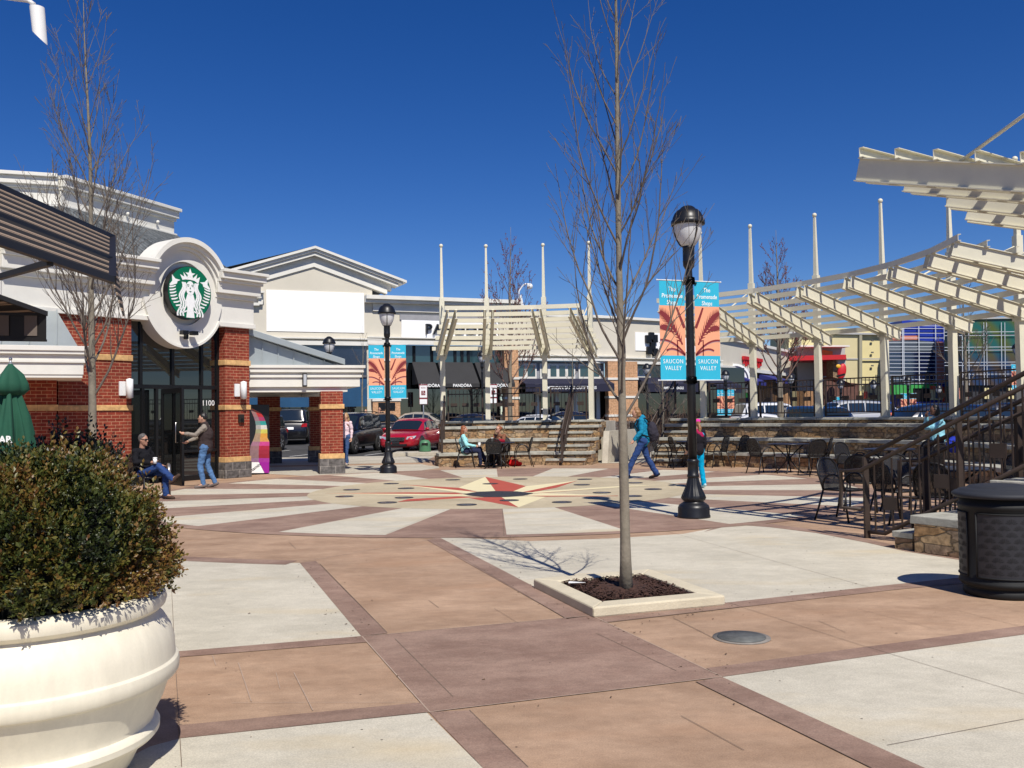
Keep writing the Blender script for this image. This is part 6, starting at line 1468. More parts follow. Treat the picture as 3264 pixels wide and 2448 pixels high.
# blue gridded facade
bb_ = thing('blue_grid_building', 'blue salmon and navy glass facade with a fine white grid', 'building', tuple(D(2920, 1340, 110)), 0, None, True)
M_BL = mat('cobalt_blue_panel', (.012, .035, .33), .4, var=.1, scale=.3); M_SAL = mat('salmon_panel', (.58, .21, .15), .7, var=.05); M_SLG = mat('slate_grey_panel', (.10, .125, .16), .5, var=.1); M_NV = glass_room('navy_curtain_glass', (.006, .012, .06), .12); M_GRN = mat('bright_green_panel', (.04, .33, .07), .6, var=.05)
B = 110
plate('cobalt_panels', bb_, B, [r4(955, 380), r4(1478, 392), r4(1478, 1150), r4(955, 1150)], M_BL, 4)
plate('salmon_band', bb_, B-4.01, [r4(955, 495), r4(1240, 488), r4(1240, 532), r4(955, 542)], M_SAL, .12); plate('grey_band', bb_, B-4.01, [r4(955, 545), r4(1240, 535), r4(1398, 552), r4(1398, 640), r4(955, 640)], M_SLG, .1)
plate('navy_glazing', bb_, B-4.01, [r4(955, 641), r4(1398, 641), r4(1398, 935), r4(955, 935)], M_NV, .1); plate('salmon_pillar', bb_, B-4.01, [r4(1400, 550), r4(1478, 552), r4(1478, 930), r4(1400, 925)], M_SAL, .15)
plate('green_band', bb_, B-4.01, [r4(975, 948), r4(1398, 940), r4(1398, 975), r4(1180, 978), r4(1180, 1035), r4(975, 1035)], M_GRN, .2); plate('black_entrance', bb_, B-4.01, [r4(1180, 980), r4(1340, 980), r4(1340, 1100), r4(1180, 1100)], M_BLACK, .05)
plate('red_portal', bb_, B-4.01, [r4(1340, 955), r4(1500, 970), r4(1500, 1100), r4(1460, 1100), r4(1460, 990), r4(1340, 985)], mat('orange_red_portal', (.62, .07, .03), .6), .6); plate('yellow_portal', bb_, B-4.01, [r4(1345, 990), r4(1458, 990), r4(1458, 1085), r4(1345, 1085)], M_YEL, .2)
plate('picture_window', bb_, B-4.2, [r4(1392, 1000), r4(1425, 1000), r4(1425, 1070), r4(1392, 1070)], M_SLG, .1)
g = MB()
def wire(mb, p, q, Y, w_=.05): mb.bar(D(*p, Y), D(*q, Y), w_, w_)
M_GRID = mat('white_grid_bar', (.62, .66, .72), .5, var=0)
for i, y in enumerate([400, 425, 468, 512, 555, 590, 615, 645, 680, 716, 750, 785, 820, 856, 895, 930]): wire(g, r4(955, y), r4(1478, y+2), B-4.3)
g.build('horizontal_grid', M_GRID, bb_); g = MB()
for x in (960, 1088, 1100, 1240, 1395, 1474): wire(g, r4(x, 380 if x > 1085 else 500), r4(x+6, 935), B-4.3, .075)
g.build('vertical_grid', M_GRID, bb_)
# green patterned facade
def mural():
    m, t, b = nodes('green_blue_mural')
    tc = N(t, 'ShaderNodeTexCoord'); mp = N(t, 'ShaderNodeMapping'); mp.inputs['Rotation'].default_value = (0, R(38), 0); t.links.new(tc.outputs['Object'], mp.inputs['Vector'])
    wv = N(t, 'ShaderNodeTexWave', bands_direction='X'); wv.inputs['Scale'].default_value = .17; wv.inputs['Distortion'].default_value = 5; wv.inputs['Detail'].default_value = 3; t.links.new(mp.outputs[0], wv.inputs['Vector'])
    c1 = N(t, 'ShaderNodeMix', data_type='RGBA'); c1.inputs['A'].default_value = (.01, .10, .085, 1); c1.inputs['B'].default_value = (.075, .10, .015, 1); t.links.new(wv.outputs['Fac'], c1.inputs['Factor'])
    c2 = N(t, 'ShaderNodeMix', data_type='RGBA'); c2.inputs['A'].default_value = (.015, .04, .11, 1); c2.inputs['B'].default_value = (.07, .045, .03, 1); t.links.new(wv.outputs['Fac'], c2.inputs['Factor'])
    sp = N(t, 'ShaderNodeSeparateXYZ'); t.links.new(tc.outputs['Object'], sp.inputs[0])
    mr = N(t, 'ShaderNodeMapRange'); mr.inputs['From Min'].default_value = 6.2; mr.inputs['From Max'].default_value = 8.6; t.links.new(sp.outputs['Z'], mr.inputs['Value'])
    mx = N(t, 'ShaderNodeMix', data_type='RGBA'); t.links.new(mr.outputs[0], mx.inputs['Factor']); t.links.new(c2.outputs['Result'], mx.inputs['A']); t.links.new(c1.outputs['Result'], mx.inputs['B'])
    t.links.new(mx.outputs['Result'], b.inputs['Base Color']); b.inputs['Roughness'].default_value = .35
    return m
gb_ = thing('mural_building', 'glass facade with a green and blue striped mural at the right edge', 'building', tuple(D(3150, 1340, 104)), 0, None, True)
plate('mural_wall', gb_, 104, [r4(1478, 378), r4(2600, 355), r4(2600, 960), r4(1478, 960)], mural(), 4); plate('coping', gb_, 104.2, [r4(1478, 366), r4(2600, 343), r4(2600, 356), r4(1478, 379)], M_GREYP, 4.4)
plate('dark_base', gb_, 103.5, [r4(1478, 961), r4(2600, 961), r4(2600, 1200), r4(1478, 1200)], mat('dark_base_wall', (.03, .03, .035), .6, var=.2), 3)
for x0, x1, m_ in ((1600, 1640, M_SAL), (1660, 1690, M_REDS), (2060, 2110, M_YEL), (1840, 1880, M_YEL)): plate('poster', gb_, 100.4, [r4(x0, 975), r4(x1, 975), r4(x1, 1075), r4(x0, 1075)], m_, .2)
g = MB()
for y in (460, 492, 600, 628, 740, 768, 850): wire(g, r4(1478, y), r4(2600, y-8), 99.8, .05)
g.build('horizontal_grid', M_GRID, gb_); g = MB()
for x in (1640, 1700, 1840, 1866, 2002, 2034, 2180): wire(g, r4(x, 370), r4(x+6, 950), 99.8, .05)
g.build('vertical_grid', M_GRID, gb_)
# rooftop lamp on the shop roof behind the pergola
rl_ = thing('roof_lamp', 'white bent arm floodlight with a round head standing on the shop roof', 'lamp', tuple(D(1652, 960, 57)), 0, None, True)
e = MB(); e.tube([D(*a5(x, y), 57) for x, y in [(1120, 800), (1120, 720), (1165, 655), (1190, 648), (1228, 648)]], .045, 8); e.build('arm', M_LAMPW, rl_)
e = MB(); e.ball(D(*a5(1228, 672), 57), .19, 12, 8); e.build('globe', M_LAMPW, rl_); e = MB(); q = D(*a5(1120, 800), 57); e.slab([q+Vector((-.5, 0, -.5)), q+Vector((.3, 0, -.5)), q+Vector((.15, 0, .3))], (0, .3, 0)); e.build('bracket', M_LAMPW, rl_)
# wooded rise behind the shops and a treeline closing the horizon
def canopyblob(mb, x, y, z, r, rnd):
    for i in range(26):
        a = rnd.uniform(0, 6.28); q = rnd.random()**.5*r; p = Vector((x+q*math.cos(a), y+rnd.uniform(-2, 2), z+rnd.uniform(-.3, .8)*r)); s = rnd.uniform(.4, 1.1)
        d = Vector((rnd.gauss(0, 1), rnd.gauss(0, .4), rnd.gauss(0, 1)))*s; e_ = Vector((rnd.gauss(0, 1), rnd.gauss(0, .4), rnd.gauss(0, 1)))*s*.5
        mb.add([p-d, p+e_, p+d, p-e_], [(0, 1, 2, 3)])
wd = MB(); rnd = random.Random(5)
for i in range(420): canopyblob(wd, rnd.uniform(-260, 330), rnd.uniform(180, 230), rnd.uniform(0, 6), 5, rnd)
tag(wd.build('far_woodland', mat('grey_brown_woodland', (.09, .075, .055), .95, var=.35, scale=.3)), 'distant grey brown line of leafless woods beyond the shops', 'woodland', kind='stuff')

# ================================================================== CARS (local frame: +x forward, origin on the ground in the middle)
M_CG = glass_room('car_window_glass', (.012, .018, .02), .03); M_TYRE = mat('tyre_rubber', (.015, .015, .015), .8, var=.1); M_RIM = mat('alloy_rim', (.5, .5, .52), .3, .8, .05); M_CHR = mat('chrome_trim', (.7, .7, .72), .15, 1, 0)
M_HL = mat('headlight_lens', (.55, .58, .6), .08, .3, .2, 20, spec=1); M_TL = mat('tail_light_lens', (.35, .01, .012), .15, var=.1); M_TRIM = mat('black_car_trim', (.012, .012, .013), .5, var=0)
def paint(name, col): return mat(name, col, .28, .15, .02, 1, coat=1.)
def make_car(kind, m, name='parked_car'):
    t = thing(name, '', 'car')
    suv = kind == 'suv'; van = kind == 'van'
    L, Wd = (4.5, 1.76) if not van else (5.0, 1.95)
    # stations: x, hood/belt height, roof height (None = no greenhouse), half width at belt, half width at roof, sill
    if suv or van:
        st = [(-L/2, .60, None, .70), (-L/2+.10, .95, None, .80), (-L/2+.16, 1.06, 1.10, .82), (-L/2+.42, 1.07, 1.66, .86), (-.9, 1.05, 1.72, .87), (.1, 1.02, 1.72, .88), (.55, 1.01, 1.62, .88), (1.22, .99, 1.01, .87), (1.75, .93, None, .84), (2.1, .84, None, .76), (L/2-.02, .62, None, .66)]
    else:
        st = [(-L/2, .62, None, .66), (-L/2+.10, .90, None, .76), (-L/2+.32, .97, None, .82), (-1.45, .98, 1.0, .85), (-.85, .95, 1.36, .87), (-.3, .93, 1.44, .88), (.25, .92, 1.42, .88), (.55, .92, 1.33, .88), (1.2, .91, .93, .87), (1.7, .84, None, .84), (2.05, .73, None, .77), (L/2-.02, .58, None, .67)]
    k = Wd/1.76
    def ringpts(x, b_, hw):
        hw *= k
        return [(x, -hw*.86, .22), (x, -hw*.99, .30), (x, -hw*1.01, .52), (x, -hw, b_*.80 if b_ > .7 else b_*.9), (x, -hw*.93, b_*.985), (x, -hw*.78, b_+.012), (x, 0, b_+.035), (x, hw*.78, b_+.012), (x, hw*.93, b_*.985), (x, hw, b_*.80 if b_ > .7 else b_*.9), (x, hw*1.01, .52), (x, hw*.99, .30), (x, hw*.86, .22)]
    vs = []; 
    for x, b_, r_, hw in st: vs += ringpts(x, b_, hw)
    n = 13; fs = []
    for i in range(len(st)-1):
        for j in range(n): fs.append((i*n+j, i*n+(j+1) % n, (i+1)*n+(j+1) % n, (i+1)*n+j))
    fs += [tuple(range(n)), tuple((len(st)-1)*n+j for j in reversed(range(n)))]
    e = MB(); e.add(vs, [tuple(reversed(f)) for f in fs], True); bo = e.build('body', m, t)
    bm = bmesh.new(); bm.from_mesh(bo.data); bmesh.ops.recalc_face_normals(bm, faces=bm.faces); bm.to_mesh(bo.data); bm.free()
    sb = bo.modifiers.new('s', 'SUBSURF'); sb.levels = 1; sb.render_levels = 2
    # greenhouse: roof + pillars as one painted shell, glass slightly proud
    gs = [s for s in st if s[2] is not None]
    def gring(x, b_, r_, hw, gr=0.):
        hw *= k; wr = hw*.70 if not (suv or van) else hw*.80; f = (r_-b_)/.5
        return [(x, -hw*.92-gr, b_), (x, -(wr+(hw*.92-wr)*.15)-gr, r_-.06*min(1, f)), (x, -wr*.8, r_+.005), (x, 0, r_+.02), (x, wr*.8, r_+.005), (x, wr+(hw*.92-wr)*.15+gr, r_-.06*min(1, f)), (x, hw*.92+gr, b_)]
    G_ = [gring(*s[:4]) for s in gs]; e = MB(); vv = [p for r_ in G_ for p in r_]; ff = [(i*7+j, (i+1)*7+j, (i+1)*7+j+1, i*7+j+1) for i in range(len(G_)-1) for j in range(6)]
    e.add(vv, ff, True); ro = e.build('roof', m, t)
    def lerp3(a, b_, f): return tuple(a[i]+(b_[i]-a[i])*f for i in range(3))
    def patch(q, o, nm, mm, parent=t):   # quad glass patch offset outwards
        q = [Vector(p) for p in q]; nrm = (q[1]-q[0]).cross(q[3]-q[0]).normalized(); c = sum(q, Vector())/4
        if nrm.dot(c-Vector((c.x*.6, 0, .8))) < 0: nrm = -nrm
        e = MB(); e.slab([p+nrm*.001 for p in q], nrm*o); return e.build(nm, mm, parent)
    a, b_ = G_[-2], G_[-1]   # windscreen between last two stations
    f0, f1 = .06, .97
    def screen(a, b_, nm, sg):
        rows = []
        for f in (f0, .5, f1): rows.append([Vector(lerp3(a[i], b_[i], f))+Vector((sg*.010, 0, .016)) for i in range(1, 6)])
        for r_ in rows: r_[0] = r_[0].lerp(r_[1], .12)-Vector((0, 0, .006)); r_[4] = r_[4].lerp(r_[3], .12)-Vector((0, 0, .006))
        e = MB(); e.add([p for r_ in rows for p in r_], [(i*5+j, (i+1)*5+j, (i+1)*5+j+1, i*5+j+1) for i in range(2) for j in range(4)], True); e.build(nm, M_CG, t)
    screen(a, b_, 'windscreen', 1)
    a, b_ = G_[1], G_[0]
    screen(a, b_, 'rear_window', -1)
    for s in (0, 1):
        idx = (0, 1) if s == 0 else (6, 5)
        segs = [(G_[i], G_[i+1]) for i in range(1, len(G_)-2)]
        for A_, B_ in segs:
            lo0, hi0, lo1, hi1 = A_[idx[0]], A_[idx[1]], B_[idx[0]], B_[idx[1]]
            q = [lerp3(lerp3(lo0, hi0, .08), lerp3(lo1, hi1, .08), .05), lerp3(lerp3(lo0, hi0, .08), lerp3(lo1, hi1, .08), .95), lerp3(lerp3(lo0, hi0, .88), lerp3(lo1, hi1, .88), .95), lerp3(lerp3(lo0, hi0, .88), lerp3(lo1, hi1, .88), .05)]
            patch(q, .008, 'side_window', M_CG)
        for A_, B_, w_ in ((G_[-2], G_[-1], .55), (G_[1], G_[0], .5)):
            lo0, hi0, lo1 = A_[idx[0]], A_[idx[1]], B_[idx[0]]
            q = [Vector(lerp3(lo0, hi0, .08)), Vector(lerp3(lo0, hi0, .85)), Vector(lerp3(lerp3(lo0, hi0, .08), lo1, w_))]
            nrm = Vector((0, -1 if s == 0 else 1, .3)).normalized(); e = MB(); e.slab([p+nrm*.004 for p in q], nrm*.008); e.build('quarter_window', M_CG, t)
    Wf = 1.38; Rr = .33 if not (suv or van) else .36
    for sx, X in ((1, Wf), (-1, -1.32)):
        for sy in (-1, 1):
            y = sy*(Wd/2-.10); e = MB(); rot = Matrix.Translation(Vector((X, y, Rr))) @ Matrix.Rotation(R(90), 4, 'X')
            o = MB(); o.lathe([(.20, -.10), (Rr-.02, -.10), (Rr, -.07), (Rr, .07), (Rr-.02, .10), (.20, .10)], n=28); o.v = [tuple(rot @ Vector(p)) for p in o.v]; wo = o.build('wheel', M_TYRE, t)
            o = MB(); o.lathe([(.001, -.06), (.21, -.085), (.21, .085), (.001, .06)], n=20); 
            for q in range(5):
                an = q*R(72); o.bar((math.cos(an)*.05, math.sin(an)*.05, -sy*.1), (math.cos(an)*.19, math.sin(an)*.19, -sy*.1), .05, .03, (0, 0, 1))
            o.v = [tuple(rot @ Vector(p)) for p in o.v]; o.build('rim', M_RIM, wo)
            o = MB(); o.lathe([(.001, -.005), (Rr+.05, -.005), (Rr+.05, .012), (.001, .012)], n=24); rot2 = Matrix.Translation(Vector((X, sy*(Wd/2*.985-.0), Rr+.01))) @ Matrix.Rotation(R(90), 4, 'X'); o.v = [tuple(rot2 @ Vector(p)) for p in o.v if True]; o.build('wheel_arch', M_TRIM, t)
            for v_i in range(len(wo.data.vertices)): pass
            wo.location.y = sy*.03
    xf = L/2
    e = MB(); e.slab([(xf-.04, -.36, .50), (xf-.04, .36, .50), (xf-.10, .40, .66), (xf-.10, -.40, .66)], (.05, 0, 0)); e.build('grille', M_TRIM, t, .01)
    e = MB(); 
    for z in (.52, .58, .64): e.bar((xf+.012-(z-.5)*.35, -.34, z), (xf+.012-(z-.5)*.35, .34, z), .015, .014)
    e.build('grille_bar', M_CHR, t)
    e = MB(); e.slab([(xf-.03, -.42, .28), (xf-.03, .42, .28), (xf-.03, .5, .38), (xf-.03, -.5, .38)], (.045, 0, 0)); e.build('air_intake', M_TRIM, t, .01)
    for s in (-1, 1):
        e = MB(); zz = .74 if (suv or van) else .64
        e.slab([(xf-.10, s*.42, zz-.09), (xf-.22, s*.74*k, zz-.04), (xf-.34, s*.80*k, zz+.07), (xf-.13, s*.46, zz+.03)], (.07, s*.02, .01)); e.build('headlight', M_HL, t, .01)
        e = MB(); zb = .86 if not (suv or van) else .95
        e.slab([(-xf+.10, s*.50*k, zb-.14), (-xf+.16, s*.78*k, zb-.13), (-xf+.20, s*.79*k, zb+.05), (-xf+.12, s*.56*k, zb+.03)], (-.08, s*.03, 0)); e.build('tail_light', M_TL, t, .01)
        e = MB(); e.ball((.98, s*(Wd/2+.08), .98 if not (suv or van) else 1.08), .1, 10, 6, (.6, 1, .65)); e.build('wing_mirror', m, t)
    e = MB(); e.slab([(-xf+.03, -.16, .62 if not suv else .7), (-xf+.03, .16, .62 if not suv else .7), (-xf+.06, .16, .74 if not suv else .82), (-xf+.06, -.16, .74 if not suv else .82)], (-.05, 0, 0)); e.build('number_plate', M_EMW, t)
    e = MB(); e.slab([(xf-.02, -.16, .40), (xf-.02, .16, .40), (xf-.04, .16, .49), (xf-.04, -.16, .49)], (.04, 0, 0)); e.build('front_plate', M_EMW if kind == 'suv' else M_TRIM, t)
    if van or suv:
        for s in (-1, 1): e = MB(); e.bar((-1.6, s*.62*k, 1.76), (.2, s*.62*k, 1.76), .04, .03); e.build('roof_rail', M_TRIM, t)
    return t
PAINTS = {'red': (.42, .008, .02), 'black': (.008, .008, .01), 'tan': (.34, .31, .26), 'navy': (.008, .011, .028), 'white': (.75, .76, .78), 'blue': (.012, .05, .30), 'silver': (.45, .46, .48), 'dblue': (.01, .03, .07), 'orange': (.5, .1, .03)}
def car(kind, colr, pos, heading, label):
    t = make_car(kind, paint(colr+'_car_paint', PAINTS[colr])); t.location = (pos[0], pos[1], gz(pos[1])); t.rotation_euler = (0, 0, R(heading)); t['label'] = label; t['group'] = 'cars parked beyond the plaza'; return t
def cp(u, Y): p = D(u, 1400, Y); return (p.x, p.y)
car('sedan', 'red', (-4.35, 40.6), -103, 'bright red saloon parked nose on beside the far lamp post')
car('suv', 'black', (-7.15, 40.4), -103, 'black car with chrome grille parked behind the arcade pier left of the red car')
car('sedan', 'black', (-7.0, 49.0), 112, 'black saloon seen from behind, between the woman in pink and the lamp post')
car('sedan', 'tan', (-4.9, 50.5), -12, 'tan saloon parked behind the red car')
car('suv', 'navy', (-11.8, 41.5), -103, 'dark blue car glimpsed through the arcade')
car('suv', 'black', (-11.5, 48.5), 100, 'black van further back seen through the arcade opening')
car('sedan', 'navy', cp(1500, 46), 170, 'dark saloon behind the railing of the smaller terrace')
car('sedan', 'white', cp(1712, 43), 150, 'white roofed car behind the third pergola post')
car('sedan', 'navy', cp(1800, 47.5), 190, 'dark blue car roof showing right of the white car')
car('sedan', 'white', cp(2410, 40), 165, 'white car behind the railing right of the near lamp post')
car('suv', 'white', cp(2470, 48), 10, 'white pickup sized car behind the white car')
car('suv', 'dblue', cp(2562, 40), -100, 'dark blue sport utility car facing the plaza behind the bare tree')
car('suv', 'silver', cp(2688, 50), -170, 'silver car glaring in the sun before the yellow building')
car('sedan', 'orange', cp(2735, 57), 175, 'orange red car partly behind the silver car')
car('suv', 'blue', cp(2762, 66), 200, 'bright blue hatchback behind the orange car')
car('sedan', 'white', cp(2806, 70), 180, 'small distant white car next to the third right hand post')
car('van', 'navy', cp(2945, 36), 186, 'large dark blue van with roof rails behind the woman in light blue')
car('van', 'navy', cp(3160, 37), 176, 'dark blue car with a glaring highlight at the right edge')
car('sedan', 'black', cp(2655, 48), 80, 'black saloon seen from behind beside the second right hand post')
# ================================================================== PEOPLE (local frame: facing +x, y to the left, feet at z=0)
SKIN = mat('skin', (.52, .29, .20), .55, var=.05, scale=12); SKIN2 = mat('tanned_skin', (.40, .21, .14), .55, var=.05, scale=12)
def cloth(name, c, v=.12): return mat(name, c, .9, var=v, scale=9, bump=.35, bscale=35, spec=.15)
def organic(name, caps_, m, parent, voxel=.012, disp=0., seed=0, M=None, shapes=()):
    """one continuous surface grown from tapered limbs and ellipsoids"""
    mb = MB()
    for a, b, ra, rb in caps_:
        a, b = Vector(a), Vector(b)
        if (b-a).length < 1e-4: mb.ball(a, ra, 12, 8); continue
        mb.tube([a, b], [ra, rb], 12); mb.ball(a, ra*.995, 12, 8); mb.ball(b, rb*.995, 12, 8)
    for c, s, *r_ in shapes:
        mb.ball(c, 1, 18, 12, s, Matrix.Rotation(r_[0], 3, r_[1]) if r_ else None)
    me = mb.mesh('tmp', m); o = bpy.data.objects.new('tmp', me)
    md = o.modifiers.new('r', 'REMESH'); md.mode = 'VOXEL'; md.voxel_size = voxel; md.use_smooth_shade = True
    sm = o.modifiers.new('s', 'SMOOTH'); sm.factor = .5; sm.iterations = 3 if voxel > .009 else 1
    m2 = evaluated_mesh(o)
    m2.name = name; m2.materials.clear(); m2.materials.append(m)
    if disp:
        off = Vector((seed*3.1, seed, 0))
        nn = [0.]*(3*len(m2.vertices)); m2.vertices.foreach_get('normal', nn)
        for i, v in enumerate(m2.vertices):
            q = noise.noise(Vector((v.co.x*9, v.co.y*9, v.co.z*16))+off)+.5*noise.noise(v.co*28+off); v.co += Vector(nn[3*i:3*i+3])*disp*q
    m2.polygons.foreach_set('use_smooth', [True]*len(m2.polygons))
    ob = bpy.data.objects.new(name, m2); COL.objects.link(ob)
    if parent is not None: ob.parent = parent
    return ob
BASE = dict(pel=(0, 0, .97), wai=(0, 0, 1.09), che=(-.005, 0, 1.27), nec=(-.01, 0, 1.45), hea=(.02, 0, 1.62),
            shl=(-.01, .175, 1.41), shr=(-.01, -.175, 1.41), ell=(-.03, .215, 1.14), elr=(-.03, -.215, 1.14), wrl=(.06, .22, .90), wrr=(.06, -.22, .90),
            hil=(0, .085, .94), hir=(0, -.085, .94), knl=(.02, .095, .50), knr=(.02, -.095, .50), anl=(-.02, .10, .085), anr=(-.02, -.10, .085), tol=(.16, .12, .03), tor=(.16, -.12, .03))
def V(j, k): return Vector(j[k])
def hand(j, s, curl=.5):
    """palm, four unequal bent fingers and a thumb from the palm's side"""
    w_, e_ = V(j, 'wr'+s), V(j, 'el'+s); d = (w_-e_).normalized(); side = Vector((0, 1, 0)) if abs(d.y) < .8 else Vector((1, 0, 0))
    n = d.cross(side).normalized(); side = n.cross(d).normalized()
    if s == 'l': n = n
    out = [(w_, w_+d*.075, .026, .034)]; pal = w_+d*.085
    for i, (o_, L) in enumerate(((-.03, .062), (-.01, .072), (.01, .068), (.03, .052))):
        b = pal+side*o_; m1 = b+(d*(1-.35*curl)+n*curl*.5).normalized()*L*.55; m2 = m1+(d*(1-curl)+n*curl).normalized()*L*.5
        out += [(b, m1, .0105, .0095), (m1, m2, .0095, .008)]
    tb = w_+d*.03+side*(.03 if s == 'r' else -.03); t1 = tb+(d*.6+side*(.6 if s == 'r' else -.6)+n*.3).normalized()*.04; t2 = t1+(d*.9+n*.5).normalized()*.032
    return out+[(tb, t1, .013, .011), (t1, t2, .011, .009)]
def person(label, pos, yaw, H, pose, top, legs, shoes, hair, skin=SKIN, hairstyle='short', sleeve=1., female=False, glasses=False, bulk=1., headyaw=0., flare=1., cat='person', skirt=False, seed=1, headpitch=0.):
    j = dict(BASE); j.update(pose); s = H/1.75
    j = {k: tuple(x*s for x in v) for k, v in j.items()}
    t = thing('person', label, cat, pos, R(yaw)); r = lambda x: x*s
    hd = V(j, 'hea'); HR = Matrix.Rotation(R(headyaw), 3, 'Z') @ Matrix.Rotation(R(headpitch), 3, 'Y')
    hp_ = lambda x, y, z: hd+HR @ Vector((x*s, y*s, z*s))
    nk = V(j, 'nec'); che = V(j, 'che'); pel = V(j, 'pel'); wai = V(j, 'wai')
    sw = .9 if female else 1.
    cap = [(nk, hp_(-.015, 0, -.07), r(.055), r(.052)), (che, wai, r(.125)*sw, r(.105)*sw), (wai, pel, r(.105), r(.13)), (che, nk-Vector((0, 0, .04*s)), r(.11), r(.06))]
    for q in 'lr':
        cap += [(che+(V(j, 'sh'+q)-che)*.6, V(j, 'sh'+q), r(.07), r(.052)), (V(j, 'sh'+q), V(j, 'el'+q), r(.047), r(.037)), (V(j, 'el'+q), V(j, 'wr'+q), r(.037), r(.025)),
                (V(j, 'hi'+q), V(j, 'kn'+q), r(.083), r(.054)), (V(j, 'kn'+q), V(j, 'an'+q), r(.054), r(.037)), (V(j, 'an'+q), V(j, 'to'+q), r(.037), r(.028))]
        cap += [(a, b, ra*s, rb*s) for a, b, ra, rb in [(A_, B_, x, y) for A_, B_, x, y in hand(j, q)]]
    sh = [(hp_(0, 0, .0), (r(.088), r(.074), r(.112))), (hp_(.02, 0, -.055), (r(.066), r(.056), r(.062))), (hp_(.094, 0, -.012), (r(.018), r(.012), r(.022))), (hp_(.085, 0, -.06), (r(.012), r(.022), r(.009))), (hp_(.078, 0, -.092), (r(.016), r(.022), r(.014)))]
    for q in (-1, 1): sh.append((hp_(-.005, q*.076, -.005), (r(.018), r(.009), r(.03))))
    organic('body', cap, skin, t, .0085, shapes=sh)
    eyem = mat('eye_dark', (.02, .012, .008), .3, var=0); lipm = mat('lips', (.35, .1, .09), .5, var=0)
    if glasses:
        e = MB(); 
        for q in (-1, 1): e.ball(hp_(.080, q*.032, .018), 1, 12, 8, (r(.012), r(.03), r(.02)))
        e.bar(hp_(.085, -.03, .022), hp_(.085, .03, .022), r(.01), r(.008)); 
        for q in (-1, 1): e.bar(hp_(.07, q*.06, .022), hp_(-.01, q*.085, .018), r(.007), r(.009))
        e.build('sunglasses', mat('black_sunglasses', (.008, .007, .006), .15, var=0), t)
    else:
        for q in (-1, 1): e = MB(); e.ball(hp_(.076, q*.031, .016), 1, 10, 6, (r(.010), r(.013), r(.008))); e.build('eye', eyem, t)
    e = MB(); e.ball(hp_(.088, 0, -.058), 1, 10, 6, (r(.006), r(.021), r(.006))); e.build('mouth', lipm, t)
    # clothes
    b_ = bulk
    tc = [(che, wai, r(.15)*sw*b_, r(.125)*sw*b_), (wai, pel, r(.125)*b_, r(.145)*b_), (che+Vector((0, 0, .02*s)), nk-Vector((0, 0, .035*s)), r(.12)*b_, r(.07)), (V(j, 'shl')*.8+che*.2, V(j, 'shr')*.8+che*.2, r(.072)*b_, r(.072)*b_)]
    for q in 'lr':
        wr = V(j, 'el'+q)+(V(j, 'wr'+q)-V(j, 'el'+q))*(sleeve*.97)
        tc += [(V(j, 'sh'+q), V(j, 'el'+q), r(.064)*b_, r(.052)*b_), (V(j, 'el'+q), wr, r(.052)*b_, r(.038)*b_)]
    organic('top', tc, top, t, .012, .015*s, seed)
    lc = [(V(j, 'hil'), V(j, 'hir'), r(.115), r(.115)), (pel, (V(j, 'hil')+V(j, 'hir'))/2, r(.14), r(.13))]
    for q in 'lr':
        an = V(j, 'an'+q); an = an+(V(j, 'kn'+q)-an)*.03
        lc += [(V(j, 'hi'+q), V(j, 'kn'+q), r(.098), r(.068)), (V(j, 'kn'+q), an, r(.068), r(.056)*flare)]
    organic('trousers', lc, legs, t, .012, .013*s, seed+5)
    for q in 'lr':
        a, b = V(j, 'an'+q), V(j, 'to'+q); d = (b-a).normalized(); organic('shoe', [(a-d*.02*s-Vector((0, 0, .03*s)), b, r(.046), r(.036)), (a-d*.06*s-Vector((0, 0, .035*s)), a-Vector((0, 0, .03*s)), r(.038), r(.045))], shoes, t, .010)
    # hair
    if hairstyle:
        hs = [(hp_(-.022, 0, .028), (r(.088), r(.083), r(.105)))]
        hc = []
        if hairstyle == 'bob': hs += [(hp_(-.035, 0, -.02), (r(.085), r(.094), r(.115))), (hp_(-.05, 0, -.07), (r(.07), r(.085), r(.06)))]
        if hairstyle == 'long': hs += [(hp_(-.04, 0, -.03), (r(.08), r(.094), r(.12)))]; hc += [(hp_(-.06, .04, -.06), hp_(-.07, .05, -.20), r(.05), r(.035)), (hp_(-.06, -.04, -.06), hp_(-.07, -.05, -.20), r(.05), r(.035)), (hp_(-.07, 0, -.05), hp_(-.09, 0, -.22), r(.06), r(.045))]
        if hairstyle == 'bun': hs += [(hp_(-.11, 0, .05), (r(.045), r(.045), r(.045)))]
        if hairstyle == 'tail': hc += [(hp_(-.09, 0, .0), hp_(-.12, 0, -.12), r(.035), r(.045)), (hp_(-.12, 0, -.12), hp_(-.11, 0, -.26), r(.045), r(.02))]
        ho = organic('hair', hc, hair, t, .009, 0.011*s, seed+9, shapes=hs)
        # keep the face free
        me = ho.data; fwd = HR @ Vector((1, 0, 0))
        for v in me.vertices:
            q = v.co-hd; f = q.dot(fwd); zz = (q.z)/s
            lim = (.052 if zz > .055 else .02 if zz > .0 else -.005)*s if zz < .075 else .2
            if f > lim: v.co -= fwd*(f-lim)
    return t, j, s
def ell_part(name, t, items, m, voxel=.01, disp=.0): return organic(name, [x for x in items if len(x) == 4], m, t, voxel, disp, 3, shapes=[x for x in items if len(x) != 4])
def cup(pos, label, m=None, r_=.04, h=.12):
    t = thing('coffee_cup', label, 'cup', pos, 0, None)
    e = MB(); e.lathe([(.001, 0), (r_*.75, 0), (r_, h*.9), (.001, h*.9)], n=18); e.build('cup_body', m or M_EMW, t); e = MB(); e.lathe([(.001, h*.9), (r_*1.08, h*.9), (r_*1.05, h), (r_*.7, h*1.06), (.001, h*1.06)], n=18); e.build('lid', M_EMW, t)
